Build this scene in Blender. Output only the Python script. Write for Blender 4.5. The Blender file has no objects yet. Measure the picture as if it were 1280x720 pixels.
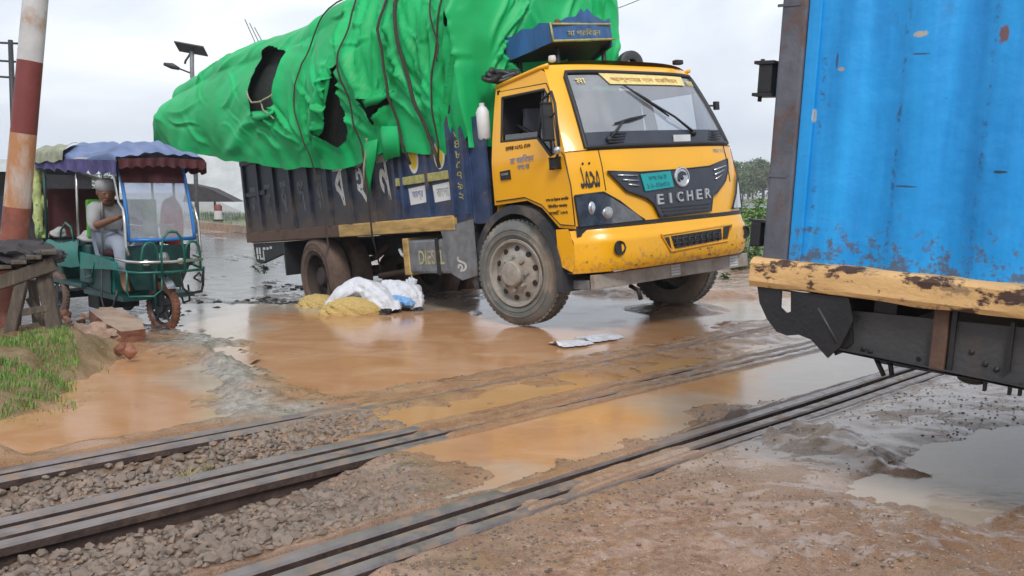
import bpy, bmesh, math, random
import numpy as np
from mathutils import Vector, Matrix, Euler
from mathutils.geometry import delaunay_2d_cdt, tessellate_polygon
random.seed(7)
SC = bpy.context.scene
COL = SC.collection
R = math.radians

# ------------------------------------------------------------------ camera
CF, CP, CR, CH = 1118.0, 0.1078, 0.0029, 1.163      # focal px (1280 wide), pitch, roll, height
cam_d = bpy.data.cameras.new('camera'); cam = bpy.data.objects.new('camera', cam_d); COL.objects.link(cam)
cam_d.sensor_width = 36.0; cam_d.lens = 36.0*CF/1280.0
cam_d.clip_start = 0.05; cam_d.clip_end = 3000
cam.matrix_world = Matrix.Translation((0, 0, CH)) @ Matrix.Rotation(math.pi/2-CP, 4, 'X') @ Matrix.Rotation(CR, 4, 'Z')
SC.camera = cam

# ------------------------------------------------------------------ light, sky
SUN_EL, SUN_AZ = R(44), R(173)          # overcast, the brightest part of the sky behind the camera
world = bpy.data.worlds.new('World'); SC.world = world; world.use_nodes = True
wn = world.node_tree.nodes; wl = world.node_tree.links; wn.clear()
wo = wn.new('ShaderNodeOutputWorld'); bg = wn.new('ShaderNodeBackground'); wl.new(bg.outputs[0], wo.inputs[0])
bg.inputs[1].default_value = 0.1
sky = wn.new('ShaderNodeTexSky'); sky.sky_type = 'NISHITA'; sky.sun_disc = False
sky.sun_elevation = SUN_EL; sky.sun_rotation = SUN_AZ; sky.dust_density = 3.0
tc = wn.new('ShaderNodeTexCoord'); mp = wn.new('ShaderNodeMapping'); mp.inputs['Scale'].default_value = (1, 1, 3.2)
nz = wn.new('ShaderNodeTexNoise'); nz.inputs['Scale'].default_value = 2.1; nz.inputs['Detail'].default_value = 6; nz.inputs['Roughness'].default_value = .5
nz.inputs['Distortion'].default_value = .4
rp = wn.new('ShaderNodeValToRGB')
rp.color_ramp.elements[0].position = .33; rp.color_ramp.elements[0].color = (4.5, 5.05, 6.0, 1)
rp.color_ramp.elements[1].position = .68; rp.color_ramp.elements[1].color = (8.4, 8.6, 8.8, 1)
e_ = rp.color_ramp.elements.new(.5); e_.color = (5.9, 6.3, 6.95, 1)
mx = wn.new('ShaderNodeMixRGB'); mx.inputs[0].default_value = .93
wl.new(tc.outputs['Generated'], mp.inputs[0]); wl.new(mp.outputs[0], nz.inputs[0]); wl.new(nz.outputs[0], rp.inputs[0])
wl.new(sky.outputs[0], mx.inputs[1]); wl.new(rp.outputs[0], mx.inputs[2]); wl.new(mx.outputs[0], bg.inputs[0])
sun_d = bpy.data.lights.new('sun', 'SUN'); sun_d.energy = 1.5; sun_d.angle = R(16); sun_d.color = (1, .96, .9)
sun = bpy.data.objects.new('sun', sun_d); COL.objects.link(sun)
sd = Vector((math.sin(SUN_AZ)*math.cos(SUN_EL), math.cos(SUN_AZ)*math.cos(SUN_EL), math.sin(SUN_EL)))
sun.rotation_euler = sd.to_track_quat('Z', 'Y').to_euler()
SC.view_settings.view_transform = 'Standard'; SC.view_settings.look = 'None'
SC.view_settings.exposure = 0.62; SC.view_settings.gamma = 1

# ------------------------------------------------------------------ projection helpers (used to measure real positions)
def _rot():
    cp, sp = math.cos(CP), math.sin(CP); c, s = math.cos(CR), math.sin(CR)
    A = np.array([[1, 0, 0], [0, -sp, -cp], [0, cp, -sp]]); B = np.array([[c, -s, 0], [s, c, 0], [0, 0, 1]])
    return B@A
RM = _rot()
def gpt(px, py, z=0.0):
    d = np.array([(px-640)/CF, (py-360)/CF, 1.0])@RM; t = (z-CH)/d[2]; return np.array([0, 0, CH])+d*t
def at_y(px, py, Y):
    d = np.array([(px-640)/CF, (py-360)/CF, 1.0])@RM; t = Y/d[1]; return Vector(np.array([0, 0, CH])+d*t)

# ------------------------------------------------------------------ materials
def _n(nt, t, **kw):
    n = nt.nodes.new(t)
    for k, v in kw.items():
        if k in n.inputs.keys(): n.inputs[k].default_value = v
        else: setattr(n, k, v)
    return n
def c4(c): return (c[0], c[1], c[2], 1)
def pbr(name, col, rough=.5, metal=0., var=.18, scale=6., bump=0., bscale=60., dirt=None, dirt_amt=.3, dirt_scale=5., zgrad=None, spec=.5,
        coat=0., stretch=(1, 1, 1), sheen=0., spots=None, spot_amt=.62, spot_scale=14, sharp=.23):
    m = bpy.data.materials.new(name); m.use_nodes = True; nt = m.node_tree; L = nt.links
    b = nt.nodes['Principled BSDF']; b.inputs['Roughness'].default_value = rough; b.inputs['Metallic'].default_value = metal
    b.inputs['Specular IOR Level'].default_value = spec; b.inputs['Coat Weight'].default_value = coat
    t = _n(nt, 'ShaderNodeTexCoord'); mp = _n(nt, 'ShaderNodeMapping'); mp.inputs['Scale'].default_value = stretch
    L.new(t.outputs['Object'], mp.inputs[0]); P = mp.outputs[0]
    n1 = _n(nt, 'ShaderNodeTexNoise', Scale=scale, Detail=6., Roughness=.6); L.new(P, n1.inputs['Vector'])
    r1 = _n(nt, 'ShaderNodeMapRange'); L.new(n1.outputs[0], r1.inputs[0])
    r1.inputs[1].default_value = .3; r1.inputs[2].default_value = .7; r1.inputs[3].default_value = 1-var; r1.inputs[4].default_value = 1+var
    mu = _n(nt, 'ShaderNodeVectorMath', operation='SCALE'); mu.inputs[0].default_value = col[:3]; L.new(r1.outputs[0], mu.inputs['Scale'])
    out = mu.outputs[0]
    if spots:
        ns = _n(nt, 'ShaderNodeTexNoise', Scale=spot_scale, Detail=8., Roughness=.7); L.new(P, ns.inputs['Vector'])
        rs = _n(nt, 'ShaderNodeMapRange'); L.new(ns.outputs[0], rs.inputs[0]); rs.inputs[1].default_value = spot_amt; rs.inputs[2].default_value = spot_amt+.05
        ms = _n(nt, 'ShaderNodeMixRGB'); L.new(rs.outputs[0], ms.inputs[0]); L.new(out, ms.inputs[1]); ms.inputs[2].default_value = c4(spots); out = ms.outputs[0]
    if dirt:
        nd = _n(nt, 'ShaderNodeTexNoise', Scale=dirt_scale, Detail=9., Roughness=.68); L.new(P, nd.inputs['Vector'])
        fac = nd.outputs[0]
        if zgrad:   # mud thickest at z0, gone at z1
            sx = _n(nt, 'ShaderNodeSeparateXYZ'); L.new(t.outputs['Object'], sx.inputs[0])
            rz = _n(nt, 'ShaderNodeMapRange'); L.new(sx.outputs[2], rz.inputs[0]); rz.inputs[1].default_value = zgrad[0]; rz.inputs[2].default_value = zgrad[1]
            rz.inputs[3].default_value = .32; rz.inputs[4].default_value = -.12
            ad = _n(nt, 'ShaderNodeMath', operation='ADD'); L.new(nd.outputs[0], ad.inputs[0]); L.new(rz.outputs[0], ad.inputs[1]); fac = ad.outputs[0]
        rd = _n(nt, 'ShaderNodeMapRange'); L.new(fac, rd.inputs[0]); rd.inputs[1].default_value = .72-dirt_amt*.5; rd.inputs[2].default_value = .72+sharp-dirt_amt*.5
        md = _n(nt, 'ShaderNodeMixRGB'); L.new(rd.outputs[0], md.inputs[0]); L.new(out, md.inputs[1]); md.inputs[2].default_value = c4(dirt); out = md.outputs[0]
        rr = _n(nt, 'ShaderNodeMapRange'); L.new(rd.outputs[0], rr.inputs[0]); rr.inputs[3].default_value = rough; rr.inputs[4].default_value = max(rough, .75)
        L.new(rr.outputs[0], b.inputs['Roughness'])
    L.new(out, b.inputs['Base Color'])
    if bump:
        nb = _n(nt, 'ShaderNodeTexNoise', Scale=bscale, Detail=5.); L.new(P, nb.inputs['Vector'])
        bp = _n(nt, 'ShaderNodeBump', Strength=bump, Distance=.02); L.new(nb.outputs[0], bp.inputs['Height']); L.new(bp.outputs[0], b.inputs['Normal'])
    return m
MUD = (.30, .16, .085); MUDG = (.27, .21, .16)
M = {}
M['cab_yellow'] = pbr('cab_yellow', (.86, .415, .004), .3, var=.05, scale=2, bump=.03, bscale=9, dirt=(.40, .22, .09), dirt_amt=.02, dirt_scale=22, zgrad=(.45, 1.2), sharp=.16, coat=.25)
M['body_blue'] = pbr('body_blue', (.026, .05, .12), .5, var=.45, scale=5, bump=.15, bscale=25, dirt=(.10, .075, .06), dirt_amt=.46, dirt_scale=4, spots=(.16, .2, .27), spot_amt=.64)
M['body_dark'] = pbr('body_dark', (.018, .024, .045), .5, var=.5, scale=4, bump=.15, bscale=25, dirt=(.085, .065, .055), dirt_amt=.44, zgrad=(.9, 1.9), spots=(.06, .075, .1), spot_amt=.62)
M['rail_tan'] = pbr('rail_tan', (.5, .32, .11), .6, var=.35, scale=6, dirt=(.10, .06, .04), dirt_amt=.38, dirt_scale=7, stretch=(.35, 1, 2), bump=.1)
M['grime_brown'] = pbr('grime_brown', (.11, .06, .04), .7, var=.4, scale=5, bump=.2, dirt=(.04, .03, .025), dirt_amt=.4)
M['black_steel'] = pbr('black_steel', (.012, .012, .014), .55, var=.4, scale=8, bump=.1, dirt=(.07, .05, .04), dirt_amt=.25)
M['bar_steel'] = pbr('bar_steel', (.34, .30, .26), .5, .2, var=.3, scale=6, bump=.1, dirt=(.22, .15, .1), dirt_amt=.4)
M['letter_worn'] = pbr('letter_worn', (.42, .37, .20), .6, var=.35, scale=18, dirt=(.15, .14, .13), dirt_amt=.45, dirt_scale=12)
M['grey_steel'] = pbr('grey_steel', (.19, .20, .215), .5, .2, var=.3, scale=8, bump=.1, dirt=(.16, .12, .09), dirt_amt=.35)
M['tyre'] = pbr('tyre', (.055, .055, .055), .8, var=.3, scale=9, bump=.2, bscale=50, dirt=(.30, .22, .15), dirt_amt=.62, dirt_scale=4)
M['tyre_clean'] = pbr('tyre_clean', (.13, .135, .13), .7, var=.25, scale=7, bump=.12, bscale=40, dirt=(.33, .26, .19), dirt_amt=.5, dirt_scale=3)
M['tyre_mud'] = pbr('tyre_mud', (.14, .09, .07), .85, var=.3, scale=9, bump=.4, bscale=40, dirt=(.09, .055, .04), dirt_amt=.5)
M['rim_grey'] = pbr('rim_grey', (.30, .28, .25), .55, .1, var=.25, scale=12, bump=.08, dirt=(.24, .17, .11), dirt_amt=.45)
M['rim_mud'] = pbr('rim_mud', (.045, .03, .025), .8, var=.3, bump=.2)
M['gasket'] = pbr('gasket', (.012, .012, .014), .5, var=.2)
M['black_plastic'] = pbr('black_plastic', (.02, .021, .024), .45, var=.25, dirt=(.1, .085, .07), dirt_amt=.2)
M['fender_plastic'] = pbr('fender_plastic', (.035, .038, .045), .5, var=.25, dirt=(.16, .13, .10), dirt_amt=.42, dirt_scale=3)
M['grille_dark'] = pbr('grille_dark', (.028, .034, .052), .38, var=.2, dirt=(.08, .08, .09), dirt_amt=.2)
M['chrome'] = pbr('chrome', (.55, .56, .58), .25, .9, var=.15)
M['letter_white'] = pbr('letter_white', (.5, .5, .48), .6, var=.3, scale=15, dirt=(.12, .1, .09), dirt_amt=.3)
M['letter_faded'] = pbr('letter_faded', (.11, .11, .115), .6, var=.4, scale=15)
M['letter_black'] = pbr('letter_black', (.02, .012, .01), .5, var=.2)
M['letter_blue'] = pbr('letter_blue', (.22, .25, .38), .5, var=.2)
M['letter_silver'] = pbr('letter_silver', (.42, .44, .46), .35, .4, var=.2)
M['plate_teal'] = pbr('plate_teal', (.0, .30, .31), .45, var=.08)
M['teal_dark'] = pbr('teal_dark', (.0, .17, .2), .45, var=.08)
M['decal_yellow'] = pbr('decal_yellow', (.72, .52, .02), .5, var=.15, dirt=(.2, .15, .05), dirt_amt=.2)
M['decal_white'] = pbr('decal_white', (.62, .64, .64), .55, var=.12, dirt=(.3, .3, .3), dirt_amt=.3)
M['banner'] = pbr('banner', (.74, .6, .24), .5, var=.12, scale=30)
M['banner_orange'] = pbr('banner_orange', (.62, .36, .12), .5, var=.12)
M['lamp_dark'] = pbr('lamp_dark', (.10, .10, .11), .12, .6, var=.5, scale=9, coat=1)
M['lamp_clear'] = pbr('lamp_clear', (.35, .36, .36), .15, .5, var=.4, scale=12, coat=1)
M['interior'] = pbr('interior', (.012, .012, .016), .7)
M['seat_cloth'] = pbr('seat_cloth', (.15, .15, .19), .85, var=.15, bump=.15)
M['seat_violet'] = pbr('seat_violet', (.26, .20, .34), .85, var=.3, scale=20)
M['visor_blue'] = pbr('visor_blue', (.02, .085, .24), .4, var=.35, scale=7, dirt=(.10, .12, .16), dirt_amt=.35, dirt_scale=5, stretch=(1, 1, .4))
M['trim_gold'] = pbr('trim_gold', (.36, .34, .12), .5, var=.3, scale=20)
M['rope'] = pbr('rope', (.045, .035, .028), .9, var=.4, scale=40)
M['rope_light'] = pbr('rope_light', (.32, .29, .2), .9, var=.3, scale=40)
M['white_plastic'] = pbr('white_plastic', (.62, .63, .64), .45, var=.1, dirt=(.35, .3, .25), dirt_amt=.3)
M['sack_white'] = pbr('sack_white', (.60, .62, .68), .6, var=.1, scale=12, bump=.25, bscale=120, dirt=(.42, .28, .18), dirt_amt=.3)
M['sack_blue'] = pbr('sack_blue', (.15, .33, .62), .6, var=.2, scale=12, bump=.25, bscale=120)
M['grain'] = pbr('grain', (.56, .40, .15), .9, var=.25, scale=60, bump=.6, bscale=250)
M['cargo_dark'] = pbr('cargo_dark', (.016, .022, .020), .9, var=.6, scale=20, bump=.5, bscale=60)
M['door_print'] = M['letter_black']
def glass_mat(name, tint=(.8, .85, .86), gl=.12, rough=.02, dirt=0.):
    m = bpy.data.materials.new(name); m.use_nodes = True; nt = m.node_tree; nt.nodes.clear(); L = nt.links
    o = _n(nt, 'ShaderNodeOutputMaterial'); tr = _n(nt, 'ShaderNodeBsdfTransparent'); tr.inputs[0].default_value = c4(tint)
    g = _n(nt, 'ShaderNodeBsdfGlossy'); g.inputs['Roughness'].default_value = rough; g.inputs[0].default_value = (.95, .95, .95, 1)
    fr = _n(nt, 'ShaderNodeFresnel', IOR=1.5); ad = _n(nt, 'ShaderNodeMath', operation='ADD'); ad.use_clamp = True; ad.inputs[1].default_value = gl; L.new(fr.outputs[0], ad.inputs[0])
    mx = _n(nt, 'ShaderNodeMixShader'); L.new(ad.outputs[0], mx.inputs[0]); L.new(tr.outputs[0], mx.inputs[1]); L.new(g.outputs[0], mx.inputs[2])
    if dirt:  # pale diffuse layer: dust, and on the windscreen a painted sky reflection
        df = _n(nt, 'ShaderNodeBsdfDiffuse'); df.inputs[0].default_value = (.40, .43, .48, 1); m2 = _n(nt, 'ShaderNodeMixShader')
        t = _n(nt, 'ShaderNodeTexCoord'); nn = _n(nt, 'ShaderNodeTexNoise', Scale=2.5, Detail=5.); L.new(t.outputs['Object'], nn.inputs['Vector'])
        mr = _n(nt, 'ShaderNodeMapRange'); L.new(nn.outputs[0], mr.inputs[0]); mr.inputs[1].default_value = .3; mr.inputs[2].default_value = .7
        mr.inputs[3].default_value = dirt*.4; mr.inputs[4].default_value = dirt
        L.new(mr.outputs[0], m2.inputs[0]); L.new(mx.outputs[0], m2.inputs[1]); L.new(df.outputs[0], m2.inputs[2]); L.new(m2.outputs[0], o.inputs[0])
    else: L.new(mx.outputs[0], o.inputs[0])
    return m
M['windscreen'] = glass_mat('windscreen', (.5, .55, .6), .26, .04, .40)  # grey-blue diffuse share paints in sky reflection along with dust
M['side_glass'] = glass_mat('side_glass', (.5, .55, .6), .08)
M['film'] = glass_mat('film', (.72, .80, .95), .06, .12, .62)

# ------------------------------------------------------------------ mesh helpers
def link_mesh(name, verts, faces, mat, parent=None, smooth=False):
    me = bpy.data.meshes.new(name); me.from_pydata([tuple(v) for v in verts], [], faces); me.validate(); me.update()
    if smooth: me.polygons.foreach_set('use_smooth', [True]*len(me.polygons))
    if mat is not None: me.materials.append(mat)
    o = bpy.data.objects.new(name, me); COL.objects.link(o)
    if parent is not None: o.parent = parent
    return o
class MB:
    def __init__(s): s.v = []; s.f = []
    def add(s, v, f, m=None):
        n = len(s.v)
        s.v += [tuple(m@Vector(p)) if m is not None else tuple(p) for p in v]; s.f += [tuple(i+n for i in q) for q in f]; return s
    def box(s, a, b, m=None, ch=0.):
        x0, y0, z0 = a; x1, y1, z1 = b
        if ch <= 0:
            v = [(x, y, z) for x in (x0, x1) for y in (y0, y1) for z in (z0, z1)]
            f = [(0, 1, 3, 2), (4, 6, 7, 5), (0, 4, 5, 1), (2, 3, 7, 6), (0, 2, 6, 4), (1, 5, 7, 3)]
            return s.add(v, f, m)
        bm = bmesh.new(); bmesh.ops.create_cube(bm, size=1)
        for w in bm.verts: w.co = Vector((x0+(w.co.x+.5)*(x1-x0), y0+(w.co.y+.5)*(y1-y0), z0+(w.co.z+.5)*(z1-z0)))
        bmesh.ops.bevel(bm, geom=bm.edges[:], offset=ch, segments=2, profile=.5, affect='EDGES')
        s.bm(bm, m); return s
    def bm(s, bm, m=None):
        bm.verts.index_update(); s.add([w.co.copy() for w in bm.verts], [[w.index for w in f.verts] for f in bm.faces], m); bm.free(); return s
    def tube(s, pts, r, seg=8, cap=True, m=None):
        pts = [Vector(p) for p in pts]; rs = r if isinstance(r, (list, tuple)) else [r]*len(pts)
        v = []; f = []; prev = None
        for i, p in enumerate(pts):
            d = (pts[min(i+1, len(pts)-1)]-pts[max(i-1, 0)]).normalized()
            if prev is None:
                a = Vector((0, 0, 1)) if abs(d.z) < .9 else Vector((1, 0, 0)); u = d.cross(a).normalized()
            else: u = (prev-d*prev.dot(d)).normalized()
            prev = u; w = d.cross(u)
            for k in range(seg):
                t = 2*math.pi*k/seg; v.append(p+(u*math.cos(t)+w*math.sin(t))*rs[i])
        for i in range(len(pts)-1):
            for k in range(seg):
                a = i*seg+k; b = i*seg+(k+1) % seg; f.append((a, b, b+seg, a+seg))
        if cap: f.append(tuple(range(seg-1, -1, -1))); f.append(tuple((len(pts)-1)*seg+k for k in range(seg)))
        return s.add(v, f, m)
    def prism(s, poly, y0, y1, m=None):   # poly in (x,z), extruded along y
        n = len(poly); v = [(p[0], y0, p[1]) for p in poly]+[(p[0], y1, p[1]) for p in poly]
        f = [(i, (i+1) % n, (i+1) % n+n, i+n) for i in range(n)]
        tr = tessellate_polygon([[Vector((p[0], p[1], 0)) for p in poly]])
        f += [tuple(t) for t in tr]+[tuple(i+n for i in reversed(t)) for t in tr]
        return s.add(v, f, m)
    def lathe(s, prof, seg=32, m=None):    # prof (r, y) around the y axis
        v = []; f = []; n = len(prof)
        for k in range(seg):
            a = 2*math.pi*k/seg
            for r_, y in prof: v.append((r_*math.cos(a), y, r_*math.sin(a)))
        for k in range(seg):
            k2 = (k+1) % seg
            for i in range(n-1): f.append((k*n+i, k*n+i+1, k2*n+i+1, k2*n+i))
        return s.add(v, f, m)
    def ell(s, c, r, m=None, seg=16, rings=10):
        bm = bmesh.new(); bmesh.ops.create_uvsphere(bm, u_segments=seg, v_segments=rings, radius=1)
        for w in bm.verts: w.co = Vector((c[0]+w.co.x*r[0], c[1]+w.co.y*r[1], c[2]+w.co.z*r[2]))
        return s.bm(bm, m)
    def grid(s, P, m=None, close_u=False):      # P [nu][nv] points
        nu, nv = len(P), len(P[0]); v = [p for row in P for p in row]; f = []
        for i in range(nu-1):
            for j in range(nv-1): f.append((i*nv+j, (i+1)*nv+j, (i+1)*nv+j+1, i*nv+j+1))
        return s.add(v, f, m)
    def build(s, name, mat, parent=None, smooth=False, recalc=True, auto=None):
        o = link_mesh(name, s.v, s.f, mat, parent, smooth)
        if recalc:
            bm = bmesh.new(); bm.from_mesh(o.data); bmesh.ops.recalc_face_normals(bm, faces=bm.faces); bm.to_mesh(o.data); bm.free()
        if auto:
            o.data.polygons.foreach_set('use_smooth', [True]*len(o.data.polygons)); o.data.set_sharp_from_angle(angle=R(auto))
        return o
def tag(o, label=None, cat=None, group=None, kind=None):
    if label: o['label'] = label
    if cat: o['category'] = cat
    if group: o['group'] = group
    if kind: o['kind'] = kind
    return o
def empty(name, label, cat, mat=None, loc=None, group=None):
    o = bpy.data.objects.new(name, None); COL.objects.link(o); o.empty_display_size = .2
    if mat is not None: o.matrix_world = mat
    if loc is not None: o.location = loc
    return tag(o, label, cat, group)
def copy_tree(o, parent=None):
    c = o.copy(); COL.objects.link(c); c.parent = parent
    for ch in o.children: copy_tree(ch, c)
    return c
def basis(X, Y, Z, o=(0, 0, 0)):
    m = Matrix.Identity(4)
    for i in range(3): m[i][0] = X[i]; m[i][1] = Y[i]; m[i][2] = Z[i]; m[i][3] = o[i]
    return m
SIDE = lambda x, y, z: basis((1, 0, 0), (0, 0, 1), (0, -1, 0), (x, y, z))
FRONT = lambda x, y, z: basis((0, 1, 0), (0, 0, 1), (1, 0, 0), (x, y, z))
def glyphs(body, size=1., depth=.004, bold=0., shear=0., fit=None):
    c = bpy.data.curves.new('t', 'FONT'); c.body = body; c.size = size; c.extrude = depth; c.offset = bold; c.align_x = 'CENTER'; c.align_y = 'CENTER'; c.shear = shear
    c.resolution_u = 3
    o = bpy.data.objects.new('t', c); COL.objects.link(o); dg = bpy.context.evaluated_depsgraph_get()
    me = bpy.data.meshes.new_from_object(o.evaluated_get(dg)); v = [w.co.copy() for w in me.vertices]; f = [tuple(p.vertices) for p in me.polygons]
    bpy.data.objects.remove(o); bpy.data.curves.remove(c); bpy.data.meshes.remove(me)
    if fit and v:
        xs = [p.x for p in v]; ys = [p.y for p in v]; cx = (max(xs)+min(xs))/2; cy = (max(ys)+min(ys))/2
        sx = fit[0]/max(1e-6, max(xs)-min(xs)); sy = fit[1]/max(1e-6, max(ys)-min(ys))
        v = [Vector(((p.x-cx)*sx, (p.y-cy)*sy, p.z)) for p in v]
    return v, f
def conf_sheet(poly, fn, step=.06, thick=0., holes=()):
    """triangulated sheet covering polygon (2-D) and mapped by fn(a,b,off) onto a curved surface"""
    vs = [Vector(p) for p in poly]; es = [(i, (i+1) % len(poly)) for i in range(len(poly))]
    # densify the border
    def dens(pl):
        out = []
        for i in range(len(pl)):
            a = Vector(pl[i]); b = Vector(pl[(i+1) % len(pl)]); k = max(1, int((b-a).length/step))
            out += [a.lerp(b, j/k) for j in range(k)]
        return out
    vs = dens(poly); n = len(vs); es = [(i, (i+1) % n) for i in range(n)]
    for h in holes:
        hv = dens(h); k = len(vs); vs += hv; es += [(k+i, k+(i+1) % len(hv)) for i in range(len(hv))]
    xs = [p.x for p in vs]; ys = [p.y for p in vs]; bnd = list(vs)
    x = min(xs)+step*.5
    while x < max(xs):
        y = min(ys)+step*.5
        while y < max(ys):
            q = Vector((x+random.uniform(-.05, .05)*step, y+random.uniform(-.05, .05)*step))
            if all((q-b).length > step*.45 for b in bnd): vs.append(q)
            y += step
        x += step
    V, _, F, *_r = delaunay_2d_cdt(vs, es, [], 0, 1e-6)
    def inside(p, pl):
        c = False; j = len(pl)-1
        for i in range(len(pl)):
            if (pl[i][1] > p[1]) != (pl[j][1] > p[1]) and p[0] < (pl[j][0]-pl[i][0])*(p[1]-pl[i][1])/(pl[j][1]-pl[i][1])+pl[i][0]: c = not c
            j = i
        return c
    F = [f for f in F if inside((V[f[0]]+V[f[1]]+V[f[2]])/3, poly) and not any(inside((V[f[0]]+V[f[1]]+V[f[2]])/3, h) for h in holes)]
    top = [fn(p.x, p.y, thick) for p in V]
    if not thick: return top, F
    n = len(V); bot = [fn(p.x, p.y, 0.) for p in V]; cnt = {}
    for f in F:
        for i in range(3):
            e = (f[i], f[(i+1) % 3]); cnt[e] = 1
    sides = [(a, b, b+n, a+n) for (a, b) in cnt if (b, a) not in cnt]
    return top+bot, list(F)+[tuple(i+n for i in reversed(f)) for f in F]+sides
def sheet(name, poly, fn, mat, parent, step=.06, thick=.004, holes=(), auto=30):
    v, f = conf_sheet(poly, fn, step, thick, holes)
    return MB().add(v, f).build(name, mat, parent, auto=auto)

# ------------------------------------------------------------------ numpy noise
def _hash(ix, iy, seed):
    h = (ix.astype(np.int64)*374761393+iy.astype(np.int64)*668265263+seed*974634777) & 0xffffffff
    h = ((h ^ (h >> 13))*1274126177) & 0xffffffff
    return ((h ^ (h >> 16)) & 0xffff)/65535.0
def vnoise(x, y, seed=0):
    ix = np.floor(x); iy = np.floor(y); fx = x-ix; fy = y-iy; fx = fx*fx*(3-2*fx); fy = fy*fy*(3-2*fy)
    a = _hash(ix, iy, seed); b = _hash(ix+1, iy, seed); c = _hash(ix, iy+1, seed); d = _hash(ix+1, iy+1, seed)
    return (a*(1-fx)+b*fx)*(1-fy)+(c*(1-fx)+d*fx)*fy
def fbm(x, y, sc, oct=4, seed=0, g=.5):
    v = 0; a = 1; t = 0
    for o in range(oct): v = v+a*(vnoise(x*sc, y*sc, seed+o*17)-.5); t += a*.5; a *= g; sc *= 2.03
    return v/t
def sstep(a, b, x):
    t = np.clip((x-a)/(b-a), 0, 1); return t*t*(3-2*t)
def sdf(x, y, poly):      # + inside
    d = np.full(x.shape, 1e9); ins = np.zeros(x.shape, bool); n = len(poly)
    for i in range(n):
        ax, ay = poly[i]; bx, by = poly[(i+1) % n]; ex, ey = bx-ax, by-ay
        t = np.clip(((x-ax)*ex+(y-ay)*ey)/(ex*ex+ey*ey), 0, 1); d = np.minimum(d, np.hypot(x-ax-t*ex, y-ay-t*ey))
        c = ((ay > y) != (by > y)) & (x < (bx-ax)*(y-ay)/((by-ay) if by != ay else 1e-9)+ax); ins ^= c
    return np.where(ins, d, -d)

# ================================================================== GROUND (one sheet, rail-aligned grid)
TH = .754; US, UC = math.sin(TH), math.cos(TH)
def st2xy(s, t): return s*UC-t*US, s*US+t*UC
def xy2st(x, y): return x*UC+y*US, -x*US+y*UC
def P2(lst, z=0.): return [tuple(gpt(a, b, z)[:2]) for a, b in lst]
POOLS = [   # (name, level, outline measured on the ground, depth)
 ('puddle', -.07, P2([(300, 400), (360, 385), (420, 384), (540, 382), (600, 374), (680, 368), (800, 372), (900, 376), (1000, 370), (1060, 388), (1000, 402), (905, 404), (890, 420), (800, 440), (640, 462), (520, 492), (420, 500), (340, 480), (305, 440)], -.07)),
 ('puddle', -.045, P2([(-60, 500), (60, 480), (140, 452), (190, 440), (236, 446), (262, 470), (262, 500), (252, 526), (150, 560), (90, 575), (30, 580), (-60, 590)], -.045)),
 ('puddle', -.012, P2([(560, 520), (660, 492), (820, 462), (1000, 432), (1040, 420), (1120, 440), (1170, 462), (1000, 500), (900, 508), (850, 515), (760, 560), (690, 590), (600, 608), (520, 600), (480, 580), (500, 545)], -.012)),
 ('puddle', -.012, P2([(330, 560), (420, 545), (520, 520), (620, 497), (600, 512), (500, 545), (420, 565), (350, 580), (300, 575)], -.012)),
 ('puddle', -.022, P2([(760, 588), (840, 562), (960, 548), (1100, 535), (1290, 545), (1400, 580), (1400, 690), (1290, 655), (1180, 650), (1080, 626), (960, 612), (880, 600), (820, 605)], -.022)),
 ('puddle', -.262, P2([(180, 345), (250, 292), (330, 290), (420, 310), (480, 345), (380, 366), (330, 368), (300, 376), (240, 372), (130, 378)], -.262)),
 ('puddle', -.13, P2([(215, 398), (250, 385), (320, 384), (350, 392), (310, 404), (290, 425), (240, 418)], -.13)),
]
ORANGE = P2([(-300, 480), (180, 405), (300, 383), (640, 378), (880, 398), (880, 425), (945, 440), (935, 490), (860, 525), (700, 600), (600, 640), (520, 622), (430, 590), (300, 600), (100, 600), (-300, 640)])
PALE = P2([(225, 395), (330, 385), (310, 430), (315, 480), (360, 520), (420, 520), (380, 545), (250, 535), (245, 500), (232, 450)], -.08)
BANK = P2([(-300, 380), (0, 410), (110, 418), (168, 432), (165, 446), (120, 470), (70, 500), (20, 515), (-60, 520), (-300, 560)], .0)
MOUND = P2([(-60, 560), (-20, 550), (14, 560), (20, 578), (-20, 590)], 0.)
TAN = P2([(900, 440), (1040, 410), (1500, 400), (1500, 560), (1150, 640), (900, 600), (800, 590), (860, 530), (940, 490)])
RED = P2([(620, 720), (560, 690), (700, 640), (900, 600), (1090, 620), (1300, 690), (1500, 760), (700, 800)])
RUT = P2([(880, 505), (1000, 525), (1120, 560), (1280, 620), (1420, 690), (1400, 712), (1240, 655), (1130, 600), (1010, 560), (900, 530)])
VERGE_A = np.array(gpt(930, 332)[:2]); VD = np.array([-.625, .78])
def road_side(x, y):    # >0 beyond the far edge of the road
    return (x-VERGE_A[0])*VD[1]-(y-VERGE_A[1])*VD[0]
def road_near(x, y):    # >0 on the near-left verge of the road
    p = np.array([-4.9, 8.2]); return -((x-p[0])*VD[1]-(y-p[1])*VD[0])
def masks(x, y):
    nz_ = fbm(x, y, 2.2, 4, 5)*.5+fbm(x, y, .7, 2, 8)*.35
    o = sstep(-.25, .35, sdf(x, y, ORANGE)+nz_*.9)
    p = sstep(-.15, .2, sdf(x, y, PALE)+nz_*.6)
    g = sstep(-.1, .15, sdf(x, y, BANK)+nz_*.4-.1)
    far = np.maximum(sstep(.2, 1.2, road_side(x, y)+nz_*1.5), sstep(.6, 1.6, road_near(x, y)+nz_*1.5)*(y > 9))
    t_ = sstep(-.3, .5, sdf(x, y, TAN)+nz_*.9)
    r_ = sstep(-.3, .5, sdf(x, y, RED)+nz_*1.2)
    return o, p, g, far, t_, r_
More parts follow.
